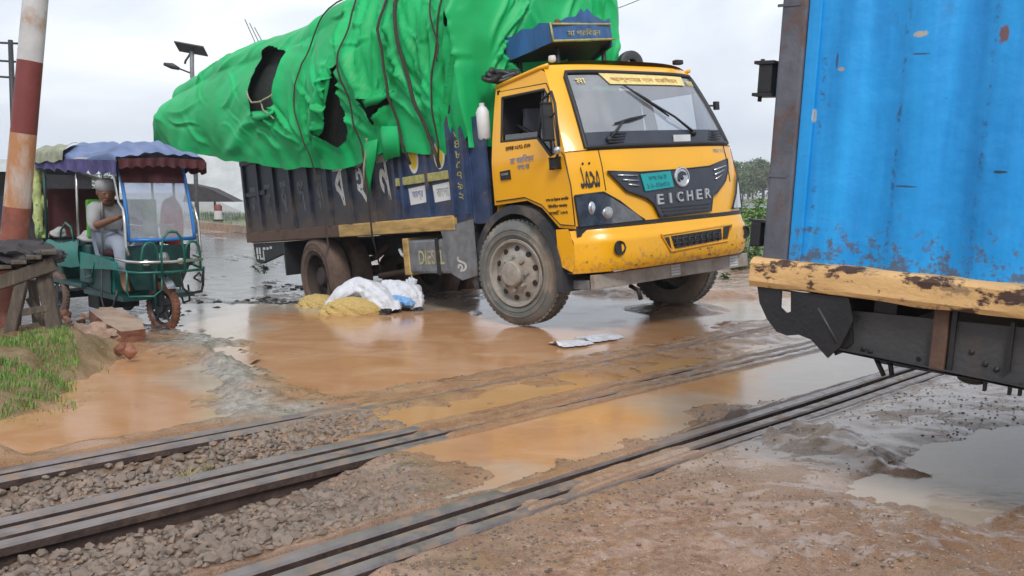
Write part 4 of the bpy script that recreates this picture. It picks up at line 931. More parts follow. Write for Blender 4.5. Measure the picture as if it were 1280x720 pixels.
for a, b in (((.03, -.45, 2.675), (.03, .34, 2.73)), ((.012, -.43, 2.835), (.012, .32, 2.875)), ((.025, -.445, 2.675), (.0, -.445, 2.85))): MB().tube([a, b], .011, 6).build('crown_trim', M['trim_gold'], vz, True)
v, f = glyphs('মা পরিবহন', depth=.002, bold=.006, fit=(.42, .07)); MB().add([(.026+p.z, -.05+p.x, 2.775+.06*p.x+p.y) for p in v], f).build('crown_lettering', M['trim_gold'], vz)
for x, y in ((-.1, -.3), (-.1, .3), (-.5, -.45), (-.5, .45)): P(MB().tube([(x, y, 2.32), (x, y, 2.66)], .025, 6), 'crown_support', 'black_steel', True)
P(MB().ell((-.30, -.05, 2.45), (.22, .40, .09)), 'tool_bundle', 'black_plastic', True)
P(MB().ell((-.02, -.34, 2.86), (.03, .035, .035)), 'crown_lamp', 'grime_brown', True)

# ================================================================== GREEN TARPAULIN over the load (own thing), ropes, dark cargo under it
TX = [-8.66, -8.5, -8.3, -8, -7.5, -7, -6.5, -6, -5.5, -5, -4.5, -4, -3.5, -3, -2.5, -2, -1.5, -1, -.7, -.5, -.42]
HEM = [2.74, 2.71, 2.67, 2.60, 2.48, 2.37, 2.28, 2.19, 2.11, 2.03, 1.95, 1.88, 1.82, 1.81, 1.81, 1.86, 1.84, 1.74, 1.76, 1.92, 2.0]
SHO = [2.86, 3.22, 3.50, 3.64, 3.70, 3.74, 3.77, 3.78, 3.76, 3.75, 3.72, 3.72, 3.76, 3.82, 3.88, 3.92, 3.94, 3.94, 3.94, 3.94, 3.94]
def tw(x): return np.interp(x, [-8.6, -8, -7, -5.5, -4, -2.5, -.5], [1.68, 1.75, 1.65, 1.5, 1.32, 1.22, 1.14])
tarp = empty('load_tarpaulin', 'torn bright green tarpaulin draped over the load of the yellow truck', 'tarpaulin', mat=TR)
NX, NV = 330, 250
u = np.linspace(0, 1, NX); XS = -8.66+(8.66-.55)*u
V_ = np.linspace(0, 1, NV)
def tarp_surface():
    X = np.zeros((NX, NV)); Y = np.zeros((NX, NV)); Z = np.zeros((NX, NV))
    for i, x in enumerate(XS):
        w = float(tw(x)); hem = float(np.interp(x, TX, HEM)); sh = float(np.interp(x, TX, SHO)); wf = min(w, .93+.3*max(0, (-x-1)/6))
        # end rounding
        er = max(0, (-x-7.6)/1.07); k = .62+.38*math.sqrt(max(0, 1-er**2.2)); kf = 1.
        sh_ = sh; w_ = w*(.92+.08*k); wf_ = wf*(.55+.45*k)
        top = (sh_-hem)*kf+hem+.10*kf
        pts = []
        for v in V_:
            if v < .42:            # near side
                t = v/.42; bulge = .06*math.sin(math.pi*t); y = -(w_*(1.-.02*(1-t)-.16*max(0, t-.55)**2/.2)+bulge); z = hem+(top-.42*k-hem)*t
            elif v < .62:
                t = (v-.42)/.2; a = t*math.pi/2; yb = -(w_*(1-.16*.2025/.2)); z0 = top-.42*k
                y = yb*math.cos(a)**.8 if t < 1 else 0; z = z0+.42*k*math.sin(a)**.9
            elif v < .8:
                t = (v-.62)/.18; a = t*math.pi/2; y = wf_*math.sin(a)**.9; z = top-.40*k*(1-math.cos(a))
            else:
                t = (v-.8)/.2; y = wf_+.03*math.sin(math.pi*t); z = top-.40*k-(top-.4*k-(hem+.1))*t
            pts.append((y, z))
        for j, (y, z) in enumerate(pts): X[i, j] = x-.10*er*0; Y[i, j] = y; Z[i, j] = z
    return X, Y, Z
X, Y, Z = tarp_surface()
# normals
def normals(X, Y, Z):
    P_ = np.stack([X, Y, Z], -1); du = np.gradient(P_, axis=0); dv = np.gradient(P_, axis=1); n = np.cross(dv, du); n /= np.linalg.norm(n, axis=-1, keepdims=True)+1e-9; return n
N = normals(X, Y, Z)
cen = np.stack([X*0, 0*Y, Z*0+2.8], -1); sgn = np.sign(((np.stack([X*0, Y, Z-2.6], -1))*N).sum(-1)); N *= np.where(sgn == 0, 1, sgn)[..., None]
# wrinkles, as real displacement. side coordinate a = girth length
G = np.concatenate([np.zeros((NX, 1)), np.cumsum(np.hypot(np.diff(Y, axis=1), np.diff(Z, axis=1)), axis=1)], 1)
D = np.zeros((NX, NV))
def ridge(x, p=1.): return 1-np.abs(np.sin(x))**p
nz1 = fbm(X, G, 1.1, 4, 101); nz2 = fbm(X*1.0+G*.45, G*.5-X*.1, 3.2, 4, 102, .55)
D += nz1*.075
def folds(A, B, segs):
    out = np.zeros_like(A)
    for (x0, g0, x1, g1, w, amp) in segs:      # sharp-crested fold running from (x0,g0) to (x1,g1)
        ex, eg = x1-x0, g1-g0; L2 = ex*ex+eg*eg; t = np.clip(((A-x0)*ex+(B-g0)*eg)/L2, -.2, 1.2); dd = ((A-x0)*eg-(B-g0)*ex)/math.sqrt(L2)
        al = np.exp(-((t-.5)/.42)**4); dd = dd+.05*np.sin(t*5+x0*7)
        q = np.abs(dd)/w; out += amp*al*(np.exp(-q**1.2)-.55*np.exp(-((dd-2.1*w)/(1.3*w))**2))
    return out
rf = random.Random(77); SEG = []
for (ax_, ag_, n_, lo, hi, ln) in ((-2.1, .15, 9, 40, 150, 1.3), (-1.15, .10, 10, 45, 140, 1.4), (-.75, .3, 7, 60, 150, 1.3), (-3.7, .2, 6, 50, 160, 1.2), (-2.3, .75, 7, 60, 170, 1.1), (-3.0, .4, 6, 80, 175, 1.0), (-4.2, .25, 4, 100, 170, 1.1)):
    for k in range(n_):
        an = R(lo+(hi-lo)*(k+.5)/n_+rf.uniform(-6, 6)); l_ = ln*rf.uniform(.6, 1.3); SEG.append((ax_+.12*math.cos(an), ag_+.12*math.sin(an), ax_+l_*math.cos(an), ag_+l_*math.sin(an), rf.uniform(.018, .04), rf.uniform(.025, .055)))
for k in range(40):
    x_ = rf.uniform(-4.0, -.6); g_ = rf.uniform(.2, 2.4); an = R(rf.choice((65, 75, 100, 118, 20, 160))+rf.uniform(-10, 10)); l_ = rf.uniform(.2, .7); SEG.append((x_, g_, x_+l_*math.cos(an), g_+l_*math.sin(an), rf.uniform(.010, .025), rf.uniform(.012, .03)))
for k in range(22):
    x_ = rf.uniform(-8.2, -4.2); g_ = rf.uniform(.1, 1.6); an = R(rf.choice((5, 15, 165, 150, 30))+rf.uniform(-12, 12)); l_ = rf.uniform(.5, 1.5); SEG.append((x_, g_, x_+l_*math.cos(an), g_+l_*math.sin(an), rf.uniform(.02, .05), rf.uniform(.010, .024)))
D += folds(X, G, SEG)
def fan(cx, cg, n, amp, rad, a0, a1, ph=0.):
    """pleats radiating from a tie point"""
    dx = X-cx; dg = G-cg; r = np.hypot(dx, dg); a = np.arctan2(dg, dx); w = sstep(a0-.2, a0+.1, a)*(1-sstep(a1-.1, a1+.2, a))*np.exp(-(r/rad)**2)*sstep(.02, .25, r)
    wob = fbm(X, G, 2.2, 3, 200+n)*.9
    return amp*w*(np.abs(np.sin(a*n+ph+wob))**.7*1.6-.8)
if 0: D += fan(-2.15, .12, 7, .055, 1.5, .2, 2.9)+fan(-1.05, .1, 8, .05, 1.6, .3, 2.8, 1.)+fan(-.55, .5, 9, .045, 1.2, .4, 3.0)+fan(-3.95, .15, 5, .045, 1.3, .3, 2.9, .6)+fan(-6.6, .05, 4, .03, 1.4, .2, 2.9)
# long drapes hanging from the ridge towards the front half, and one big fold
D += .035*sstep(-4.2, -2.8, X)*sstep(.6, 1.3, G)*(np.abs(np.sin(X*4.0+G*1.0+nz1*2.))-.6)
fold = np.exp(-((X+2.35+(G-1.0)*.62)/.10)**2)*sstep(.25, .5, G)*(1-sstep(1.5, 1.9, G)); D += .11*fold
fold2 = np.exp(-((X+3.15+(G-.6)*-.5)/.12)**2)*sstep(.1, .3, G)*(1-sstep(.9, 1.4, G)); D += .09*fold2
fold3 = np.exp(-((X+5.4+(G-.3)*-1.6)/.2)**2)*sstep(.05, .2, G)*(1-sstep(.5, .8, G)); D += .05*fold3
hemw = np.exp(-(G/.22)**2); D += hemw*(.012*np.sin(X*7.3)+.010*np.sin(X*13.1+1)-.01)
for rx in (-3.55, -2.75, -1.75, -1.2, -.75): D -= .045*np.exp(-((X-rx-.10*(G-.8)*(1 if rx > -1 else -.2))/.07)**2)*(Y < 0)
D *= sstep(-8.66, -8.2, X)*.7+.3
X2, Y2, Z2 = X+N[..., 0]*D, Y+N[..., 1]*D, Z+N[..., 2]*D
Z2 -= (hemw*(.015*np.sin(X*4.1+.5)+.03*fbm(X, X*0, 2.3, 3, 109)))*(V_[None, :] < .3)
# holes on the near side, in (x, z)
HOLES = [[(-4.96, 3.52), (-4.80, 3.55), (-4.22, 3.36), (-4.19, 3.20), (-4.24, 3.0), (-4.30, 2.78), (-4.28, 2.68), (-4.42, 2.62), (-4.60, 2.60), (-4.72, 2.61), (-4.83, 2.68), (-4.90, 3.1)],
         [(-2.72, 3.02), (-2.69, 2.80), (-2.66, 2.50), (-2.56, 2.26), (-2.60, 2.16), (-2.86, 2.02), (-3.08, 2.10), (-3.26, 2.26), (-3.06, 2.25), (-2.98, 2.42), (-2.90, 2.68), (-2.80, 2.86)],
         [(-2.17, 2.46), (-1.98, 2.43), (-1.80, 2.44), (-1.66, 2.43), (-1.87, 2.29), (-2.08, 2.16), (-2.13, 2.25)],
         [(-.62, 3.06), (-.50, 2.96), (-.40, 2.80), (-.50, 2.84), (-.60, 2.95)]]
near = (V_[None, :] < .6) & (X > -9)
XZx, XZz = X2.copy(), Z2.copy(); dead = np.zeros((NX, NV), bool)
cell = .026
for hp in HOLES:
    rn_ = np.random.default_rng(5); hp2 = []
    for i in range(len(hp)):
        a = np.array(hp[i]); b = np.array(hp[(i+1) % len(hp)]); k = max(1, int(np.hypot(*(b-a))/.06))
        for j in range(k): hp2.append(tuple(a+(b-a)*j/k+rn_.normal(0, .007, 2)))
    d = sdf(X2, Z2, hp2); band_ = near & (np.abs(d) < cell*.6)
    idx = np.argwhere(band_)
    for i, j in idx:
        px_, pz_ = X2[i, j], Z2[i, j]; best = None
        for q in range(len(hp2)):
            ax_, az_ = hp2[q]; bx_, bz_ = hp2[(q+1) % len(hp2)]; ex, ez = bx_-ax_, bz_-az_
            t = min(1, max(0, ((px_-ax_)*ex+(pz_-az_)*ez)/(ex*ex+ez*ez+1e-12))); cx_, cz_ = ax_+t*ex, az_+t*ez; dd = (cx_-px_)**2+(cz_-pz_)**2
            if best is None or dd < best[0]: best = (dd, cx_, cz_)
        XZx[i, j], XZz[i, j] = best[1], best[2]
    dead |= near & (d > cell*.58)
    lip = np.exp(-(d/.05)**2)*near; Y2 -= lip*.03
def tarp_mat():
    m = bpy.data.materials.new('green_tarpaulin'); m.use_nodes = True; nt = m.node_tree; L = nt.links; b = nt.nodes['Principled BSDF']
    t = _n(nt, 'ShaderNodeTexCoord'); P_ = t.outputs['Object']
    n1 = _n(nt, 'ShaderNodeTexNoise', Scale=1.6, Detail=5.); L.new(P_, n1.inputs['Vector'])
    r = _n(nt, 'ShaderNodeValToRGB'); L.new(n1.outputs[0], r.inputs[0]); r.color_ramp.elements[0].position = .35; r.color_ramp.elements[0].color = (.002, .34, .09, 1); r.color_ramp.elements[1].position = .65; r.color_ramp.elements[1].color = (.005, .45, .135, 1)
    n2 = _n(nt, 'ShaderNodeTexNoise', Scale=9., Detail=8., Roughness=.75); L.new(P_, n2.inputs['Vector']); mr = _n(nt, 'ShaderNodeMapRange'); L.new(n2.outputs[0], mr.inputs[0]); mr.inputs[1].default_value = .60; mr.inputs[2].default_value = .78; mr.inputs[4].default_value = .35
    mx = _n(nt, 'ShaderNodeMixRGB'); L.new(mr.outputs[0], mx.inputs[0]); L.new(r.outputs[0], mx.inputs[1]); mx.inputs[2].default_value = (.16, .46, .26, 1); L.new(mx.outputs[0], b.inputs['Base Color'])
    b.inputs['Roughness'].default_value = .5; b.inputs['Specular IOR Level'].default_value = .35
    n3 = _n(nt, 'ShaderNodeTexNoise', Scale=7., Detail=7., Roughness=.62, Distortion=1.2); L.new(P_, n3.inputs['Vector']); n4 = _n(nt, 'ShaderNodeTexNoise', Scale=160., Detail=2.); L.new(P_, n4.inputs['Vector'])
    b1 = _n(nt, 'ShaderNodeBump', Strength=.4, Distance=.012); L.new(n3.outputs[0], b1.inputs['Height']); n5 = _n(nt, 'ShaderNodeTexNoise', Scale=2.6, Detail=5., Roughness=.55, Distortion=.5); n5.noise_type = 'RIDGED_MULTIFRACTAL'; L.new(P_, n5.inputs['Vector']); b5 = _n(nt, 'ShaderNodeBump', Strength=.42, Distance=.016); L.new(n5.outputs[0], b5.inputs['Height']); L.new(b5.outputs[0], b1.inputs['Normal']); b2 = _n(nt, 'ShaderNodeBump', Strength=.12, Distance=.002); L.new(n4.outputs[0], b2.inputs['Height']); L.new(b1.outputs[0], b2.inputs['Normal']); L.new(b2.outputs[0], b.inputs['Normal'])
    return m
M['tarp'] = tarp_mat(); M['tarp_back'] = pbr('tarpaulin_inside', (.02, .14, .06), .7)
vid = np.arange(NX*NV).reshape(NX, NV); Vt = np.stack([XZx, Y2, XZz], -1).reshape(-1, 3)
F = []
for i in range(NX-1):
    for j in range(NV-1):
        q = (dead[i, j], dead[i+1, j], dead[i+1, j+1], dead[i, j+1])
        if not any(q): F.append((vid[i, j], vid[i+1, j], vid[i+1, j+1], vid[i, j+1]))
cover = link_mesh('cover', [tuple(p) for p in Vt], [tuple(int(k) for k in f) for f in F], M['tarp'], tarp, True)
bm = bmesh.new(); bm.from_mesh(cover.data); bmesh.ops.delete(bm, geom=[v for v in bm.verts if not v.link_faces], context='VERTS'); bm.normal_update(); bm.to_mesh(cover.data); bm.free()
# front end cap of the cover (pleated face behind the cab) and rear cap
def cap(i, name, bulge, sgnx):
    js = int(NV*.50); zn = Z2[i, :js]; yn = Y2[i, :js]; xn = X2[i, :js]; zf = Z2[i, js:][::-1]; yf = Y2[i, js:][::-1]; xf = X2[i, js:][::-1]
    on = np.argsort(zn); of = np.argsort(zf); z0 = min(zn.min(), zf.min())-.12; z1 = max(zn.max(), zf.max()); rows = []
    for k in range(111):
        z = z0+(z1-z0)*k/110; ya = np.interp(z, zn[on], yn[on]); yb = np.interp(z, zf[of], yf[of]); xa = np.interp(z, zn[on], xn[on]); xb = np.interp(z, zf[of], xf[of]); row = []
        for q in range(141):
            t = q/140; y = ya+(yb-ya)*t; e_ = min(1, 6*t*(1-t)*2)
            row.append([(xa*(1-t)+xb*t)+sgnx*(bulge*math.sqrt(e_)), y, z, e_])
        rows.append(row)
    A_ = np.array(rows); sg_ = []; rq = random.Random(int(i))
    for q in range(34):
        y_ = rq.uniform(-1.1, .9); z_ = rq.uniform(2.2, 3.8); an = R(rq.choice((70, 80, 95, 105, 120, 60))+rq.uniform(-8, 8)); l_ = rq.uniform(.4, 1.3); sg_.append((y_, z_, y_+l_*math.cos(an), z_+l_*math.sin(an), rq.uniform(.014, .035), rq.uniform(.03, .075)))
    A_[..., 0] += sgnx*(folds(A_[..., 1], A_[..., 2], sg_)+fbm(A_[..., 1], A_[..., 2], 1.3, 3, 140)*.10)*np.minimum(1, A_[..., 3]*2); rows = [[tuple(p[:3]) for p in r_] for r_ in A_]
    return MB().grid(rows).build(name, M['tarp'], tarp, True)
cap(NX-1, 'front_flap', .06, 1); cap(0, 'rear_flap', .05, -1)
# torn flaps and hanging strips
def flap(name, pts, th=.01):
    rows = []
    for a, b, n_, in pts: rows.append([Vector(a).lerp(Vector(b), k/8)+Vector((0, -n_*math.sin(math.pi*k/8), 0)) for k in range(9)])
    o = MB().grid(rows).build(name, M['tarp'], tarp, True); md = o.modifiers.new('s', 'SOLIDIFY'); md.thickness = th; return o
flap('torn_flap', [((-2.80, -1.34, 3.02), (-2.78, -1.33, 3.02), .0), ((-3.02, -1.40, 2.80), (-2.86, -1.34, 2.72), .05), ((-3.30, -1.42, 2.50), (-3.02, -1.36, 2.46), .07), ((-3.42, -1.40, 2.30), (-3.10, -1.37, 2.22), .05), ((-3.45, -1.38, 2.18), (-3.30, -1.38, 2.14), .02)])
flap('torn_flap', [((-4.86, -1.50, 2.70), (-4.24, -1.44, 2.64), .0), ((-4.80, -1.52, 2.62), (-4.20, -1.47, 2.60), .03), ((-4.65, -1.52, 2.55), (-4.35, -1.49, 2.55), .02)])
flap('torn_flap', [((-2.20, -1.29, 2.50), (-1.62, -1.24, 2.47), .02), ((-2.16, -1.33, 2.44), (-1.75, -1.28, 2.40), .05), ((-2.12, -1.31, 2.36), (-1.9, -1.29, 2.36), .03)])
flap('hanging_strip', [((-2.35, -1.25, 2.00), (-2.05, -1.24, 2.02), .03), ((-2.38, -1.24, 1.80), (-2.15, -1.23, 1.82), .04), ((-2.42, -1.22, 1.60), (-2.30, -1.22, 1.62), .03), ((-2.48, -1.21, 1.44), (-2.42, -1.21, 1.42), .01)])
flap('hanging_strip', [((-1.98, -1.24, 2.15), (-1.60, -1.22, 2.1), .03), ((-2.0, -1.22, 1.95), (-1.66, -1.2, 1.95), .05), ((-2.02, -1.2, 1.78), (-1.70, -1.19, 1.80), .03)])
# dark load
cargo = empty('covered_load', 'dark netted load showing through the holes in the green tarpaulin', 'cargo', mat=TR)
ins = .16; rows = []
for i in range(0, NX, 6):
    rows.append([(X[i, j], Y[i, j]*.90, 2.2+(Z[i, j]-2.2)*.93) for j in range(0, NV, 5)])
MB().grid(rows).build('load_bundle', M['cargo_dark'], cargo, True)
for k in range(40):
    x = random.uniform(-6, -1); y = -float(tw(x))*.88; z = random.uniform(2.2, 3.3); a = random.uniform(-.5, .5)
    MB().tube([(x-.3, y-.01, z-.2*a), (x, y-.03, z), (x+.3, y-.01, z+.3*a)], .012, 5).build('bundle_stick', M['rope'], cargo)
# ropes: (x, z) paths over the near side, then free hanging ends
def surf_y(x, z):
    i = int(np.argmin(np.abs(XS-x))); col_z = Z2[i, :int(NV*.6)]; j = int(np.argmin(np.abs(col_z-z))); return float(min(Y2[max(0, i-2):i+3, max(0, j-2):j+3].min(), Y2[i, j]))
def rope(path, free=(), r=.010, mat='rope', label=None):
    pts = []
    for q in range(len(path)-1):
        for k in range(6):
            t = k/6; x = path[q][0]+(path[q+1][0]-path[q][0])*t; z = path[q][1]+(path[q+1][1]-path[q][1])*t; pts.append(Vector((x, surf_y(x, z)-.022, z)))
    pts.append(Vector((path[-1][0], surf_y(*path[-1])-.022, path[-1][1])))
    ys = [p.y for p in pts]
    for i in range(1, len(pts)-1): pts[i].y = min((ys[i-1]+ys[i]+ys[i+1])/3, ys[i]+.01)
    pts += [Vector(p) for p in free]; nrm = MB().tube(pts, r, 6)
    o = nrm.build('rope', M[mat], None, True); o.matrix_world = TR; return tag(o, label, 'rope', 'ropes lashed over the green tarpaulin')
def gl(px, py, z):   # ground point in truck space
    return TR.inverted() @ Vector(gpt(px, py, z))
rope([(-3.05, 3.95), (-3.40, 3.55), (-3.62, 3.1), (-3.72, 2.6), (-3.62, 2.2), (-3.58, 1.95)], [(-3.45, -1.30, 1.5), (-3.25, -1.36, .9), gl(405, 330, .42), gl(418, 384, -.12)], .010, 'rope', 'dark rope hanging from the tarpaulin down onto the spilled grain')
rope([(-2.45, 3.98), (-2.42, 3.5), (-2.40, 3.0), (-2.36, 2.4), (-2.38, 1.98)], [(-2.35, -1.26, 1.6), (-2.30, -1.28, 1.0), gl(479, 350, .08)], .010, 'rope', 'dark rope hanging down between the sack and the fuel tank')
rope([(-1.80, 4.0), (-1.74, 3.4), (-1.68, 2.8), (-1.62, 2.2), (-1.58, 1.92)], [(-1.55, -1.16, 1.70)], .015, 'rope', 'rope tied off beside the left yellow disc of the truck body')
rope([(-1.52, 4.0), (-1.48, 3.5), (-1.38, 2.9), (-1.22, 2.3), (-1.12, 1.85)], [(-1.05, -1.16, 1.75), (-1.02, -1.15, 1.62)], .019, 'rope', 'thick dark strap tied off beside the right yellow disc')
rope([(-.52, 3.9), (-.66, 3.3), (-.80, 2.7), (-.92, 2.2), (-1.0, 1.84)], [(-1.0, -1.17, 1.70)], .010, 'rope', 'slanting rope on the tarpaulin next to the cab')
rope([(-.95, 3.7), (-.88, 3.3), (-.80, 2.9), (-.72, 2.6)], [], .010, 'rope', 'short thin rope highest on the tarpaulin near the cab')
rope([(-4.84, 2.95), (-4.75, 2.80), (-4.4, 2.76), (-4.22, 2.82)], [], .012, 'rope_light', 'pale cord strung across the square hole in the tarpaulin')
rope([(-4.45, 2.78), (-4.35, 2.62), (-4.22, 2.52)], [], .010, 'rope_light', 'pale cord end dangling below the square hole in the tarpaulin')
rope([(-2.25, 2.05), (-2.28, 1.97)], [(-2.3, -1.3, 1.75), (-2.42, -1.26, 1.5)], .012, 'rope_light', 'short pale cord hanging beside the torn green strip')
# things tied behind and on the cab
o = MB().lathe([(.001, -.16), (.045, -.16), (.06, -.14), (.062, .10), (.04, .14), (.025, .15), (.025, .18), (.001, .18)], 18, Matrix.Translation((-.40, -1.02, 1.98)) @ Matrix.Rotation(R(90), 4, 'X')).build('water_jug', M['white_plastic'], None, auto=40)
o.matrix_world = TR; tag(o, 'white plastic jug hanging behind the yellow cab by the door', 'jug')
o = MB()
for k in range(3):
    an = np.linspace(0, 2*math.pi, 20); o.tube([(-.32+.05*math.sin(a*2+k), -.86+.16*math.cos(a)+.02*k, 2.37+.03*k+.02*math.sin(a*3)) for a in an], .026, 6, False)
o = o.build('rubber_coil', M['black_plastic'], None, True); o.matrix_world = TR; tag(o, 'coil of black rubber lying at the rear left edge of the yellow cab roof', 'rubber coil'); tag(o, kind=None)
o = MB().lathe([(.05, -.05), (.10, -.06), (.135, -.045), (.14, 0), (.135, .045), (.10, .06), (.05, .05)], 28, Matrix.Translation((-.30, .86, 2.56)) @ Matrix.Rotation(R(75), 4, 'Z')).build('rubber_roll', M['fender_plastic'], None, auto=50)
o.matrix_world = TR; tag(o, 'round black rubber roll on the far rear corner of the cab roof', 'rubber roll')

# ================================================================== ELECTRIC RICKSHAW
M['rick_green'] = pbr('rickshaw_green', (.004, .16, .135), .4, var=.25, scale=6, dirt=(.10, .09, .07), dirt_amt=.30, dirt_scale=5)
M['rick_dark'] = pbr('rickshaw_dark', (.006, .05, .05), .45, var=.4, scale=8, dirt=(.08, .07, .05), dirt_amt=.3)
M['tube_green'] = pbr('tube_green', (.01, .12, .09), .35, .2, var=.2)
M['steel_tube'] = pbr('steel_tube', (.5, .5, .48), .25, .8, var=.2, dirt=(.3, .25, .2), dirt_amt=.25)
M['canopy_blue'] = pbr('canopy_cloth', (.14, .19, .34), .75, var=.25, scale=4, bump=.2, bscale=30, dirt=(.22, .24, .34), dirt_amt=.35, dirt_scale=3)
M['canopy_pale'] = pbr('canopy_patch', (.27, .28, .20), .8, var=.3, scale=9, bump=.2, dirt=(.09, .12, .08), dirt_amt=.4)
M['maroon'] = pbr('valance_maroon', (.07, .015, .02), .8, var=.35, scale=6)
M['purple'] = pbr('valance_purple', (.07, .06, .18), .8, var=.45, scale=12)
M['curtain'] = pbr('curtain_yellow_green', (.40, .45, .18), .8, var=.35, scale=14, spots=(.05, .2, .06), spot_amt=.58, spot_scale=9)
M['seat_green'] = pbr('seat_green_print', (.06, .30, .02), .7, var=.3, scale=6, spots=(.25, .45, .2), spot_amt=.60, spot_scale=18)
M['frame_blue'] = pbr('frame_blue', (.02, .16, .48), .35, var=.15)
M['red_plastic'] = pbr('red_bag', (.55, .03, .02), .45, var=.25)
M['cloth_white'] = pbr('cloth_white', (.36, .36, .365), .85, var=.15, bump=.15, bscale=25)
M['cloth_pale'] = pbr('cloth_pale_blue', (.30, .34, .42), .85, var=.15)
M['skin'] = pbr('skin', (.22, .105, .06), .55, var=.1)
M['hair_grey'] = pbr('hair_grey', (.25, .24, .23), .9, var=.3, scale=60)
RA = math.atan2(-.71, .70)
RK = Matrix.Translation((-3.33, 8.45, -.17)) @ Matrix.Rotation(RA, 4, 'Z')
rk = empty('electric_rickshaw', 'green three-wheeled electric rickshaw with a blue cloth roof beside the striped pole', 'rickshaw', mat=RK @ Matrix.Diagonal((1, .83, 1, 1)))
def Q(mb, name, mat, smooth=False, parent=None, auto=None): return mb.build(name, M[mat], parent or rk, smooth, auto=auto)
def small_wheel(x, y, steer, front):
    w = bpy.data.objects.new('wheel', None); COL.objects.link(w); w.parent = rk; w.matrix_local = Matrix.Translation((x, y, .235)) @ Matrix.Rotation(steer, 4, 'Z')
    mb = MB().lathe([(.165, -.035), (.185, -.042), (.215, -.036), (.235, -.018), (.240, 0), (.235, .018), (.215, .036), (.185, .042), (.165, .035)], 40)
    for k in range(40): mb.box((.228, -.024, -.006), (.2425, .024, .006), Matrix.Rotation(-2*math.pi*k/40, 4, 'Y'))
    mb.build('tyre', M['tyre_mud'] if not front else M['rick_tyre'], w, auto=40)
    MB().lathe([(.17, -.036), (.155, -.02), (.15, 0), (.155, .02), (.17, .036)], 36).build('rim', M['black_plastic'], w, auto=40)
    MB().lathe([(.001, -.05), (.05, -.05), (.055, -.02), (.12, -.012), (.125, .012), (.055, .02), (.05, .05), (.001, .05)], 24).build('brake_drum', M['black_plastic'], w, auto=40)
    for k in range(5):
        a = 2*math.pi*k/5+.35; MB().tube([(.05*math.cos(a), -.015, .05*math.sin(a)), (.155*math.cos(a), -.015, .155*math.sin(a))], .014, 6).build('spoke', M['black_plastic'], w)
        a += .63; MB().ell((.115*math.cos(a), -.028, .115*math.sin(a)), (.012, .006, .012)).build('rim_spot', M['chrome'], w, True)  # small bright chrome spots set round the rim
    return w
M['rick_tyre'] = pbr('muddy_small_tyre', (.10, .04, .025), .75, var=.4, scale=12, bump=.25, dirt=(.35, .13, .055), dirt_amt=.5)
small_wheel(.06, -.02, R(16), True)
for y in (-.42, .42): small_wheel(-1.75, y, 0, False)
for sg in (-1, 1): Q(MB().tube([(.06, -.02+sg*.075, .235), (.03, -.02+sg*.075, .55), (.0, 0, .62)], .02, 8), 'fork_leg', 'rick_dark', True)
rows = [[(.06+.285*math.cos(R(a)), -.02+y, .235+.285*math.sin(R(a))) for y in (-.05, -.03, .03, .05)] for a in range(42, 150, 9)]
Q(MB().grid(rows), 'front_mudguard', 'chrome', True)
Q(MB().tube([(.0, 0, .6), (-.08, 0, 1.0)], .02, 8), 'steering_column', 'rick_dark', True)
Q(MB().tube([(-.16, -.30, 1.02), (-.08, -.2, 1.0), (-.08, .2, 1.0), (-.16, .30, 1.02)], .013, 8), 'handlebar', 'steel_tube', True)
# front shield
rows = []
for i in range(9):
    z = .40+.42*i/8; rows.append([(-.02+.07*math.cos(a*1.2)-.05*(1-i/8), math.sin(a)*.38*(.72+.28*min(1, i/4)), z) for a in np.linspace(-1.4, 1.4, 17)])
Q(MB().grid(rows), 'front_shield', 'rick_dark', True)
Q(MB().ell((.10, -.02, .70), (.05, .07, .06)), 'headlamp', 'lamp_clear', True)
for y in (-.2, .2): Q(MB().ell((.07, y, .66), (.03, .045, .03)), 'indicator', 'decal_white', True)
# windscreen frame: two curved sides, sill and film
def ws(z, y, dx=0.): t = max(0., (z-.87)/.72); return Vector((.06-.20*t**1.6+dx, y, z))
for sg in (-1, 1): Q(MB().tube([ws(z, sg*(.375+.01*math.sin(z*3)), 0) for z in np.linspace(.86, 1.60, 10)], .019, 8), 'windscreen_post', 'frame_blue', True)
Q(MB().tube([ws(.875, -.38), ws(.868, 0), ws(.875, .38)], .018, 8), 'windscreen_sill', 'frame_blue', True)
Q(MB().grid([[ws(z, y, -.004) for y in np.linspace(-.365, .365, 9)] for z in np.linspace(.885, 1.42, 9)]), 'windscreen_film', 'film', True)
# upper dark fringe behind the film
Q(MB().grid([[ws(z, y, .012+.012*math.sin(y*30)) for y in np.linspace(-.38, .38, 40)] for z in np.linspace(1.40+.0, 1.60, 5)]), 'windscreen_fringe', 'maroon', True)
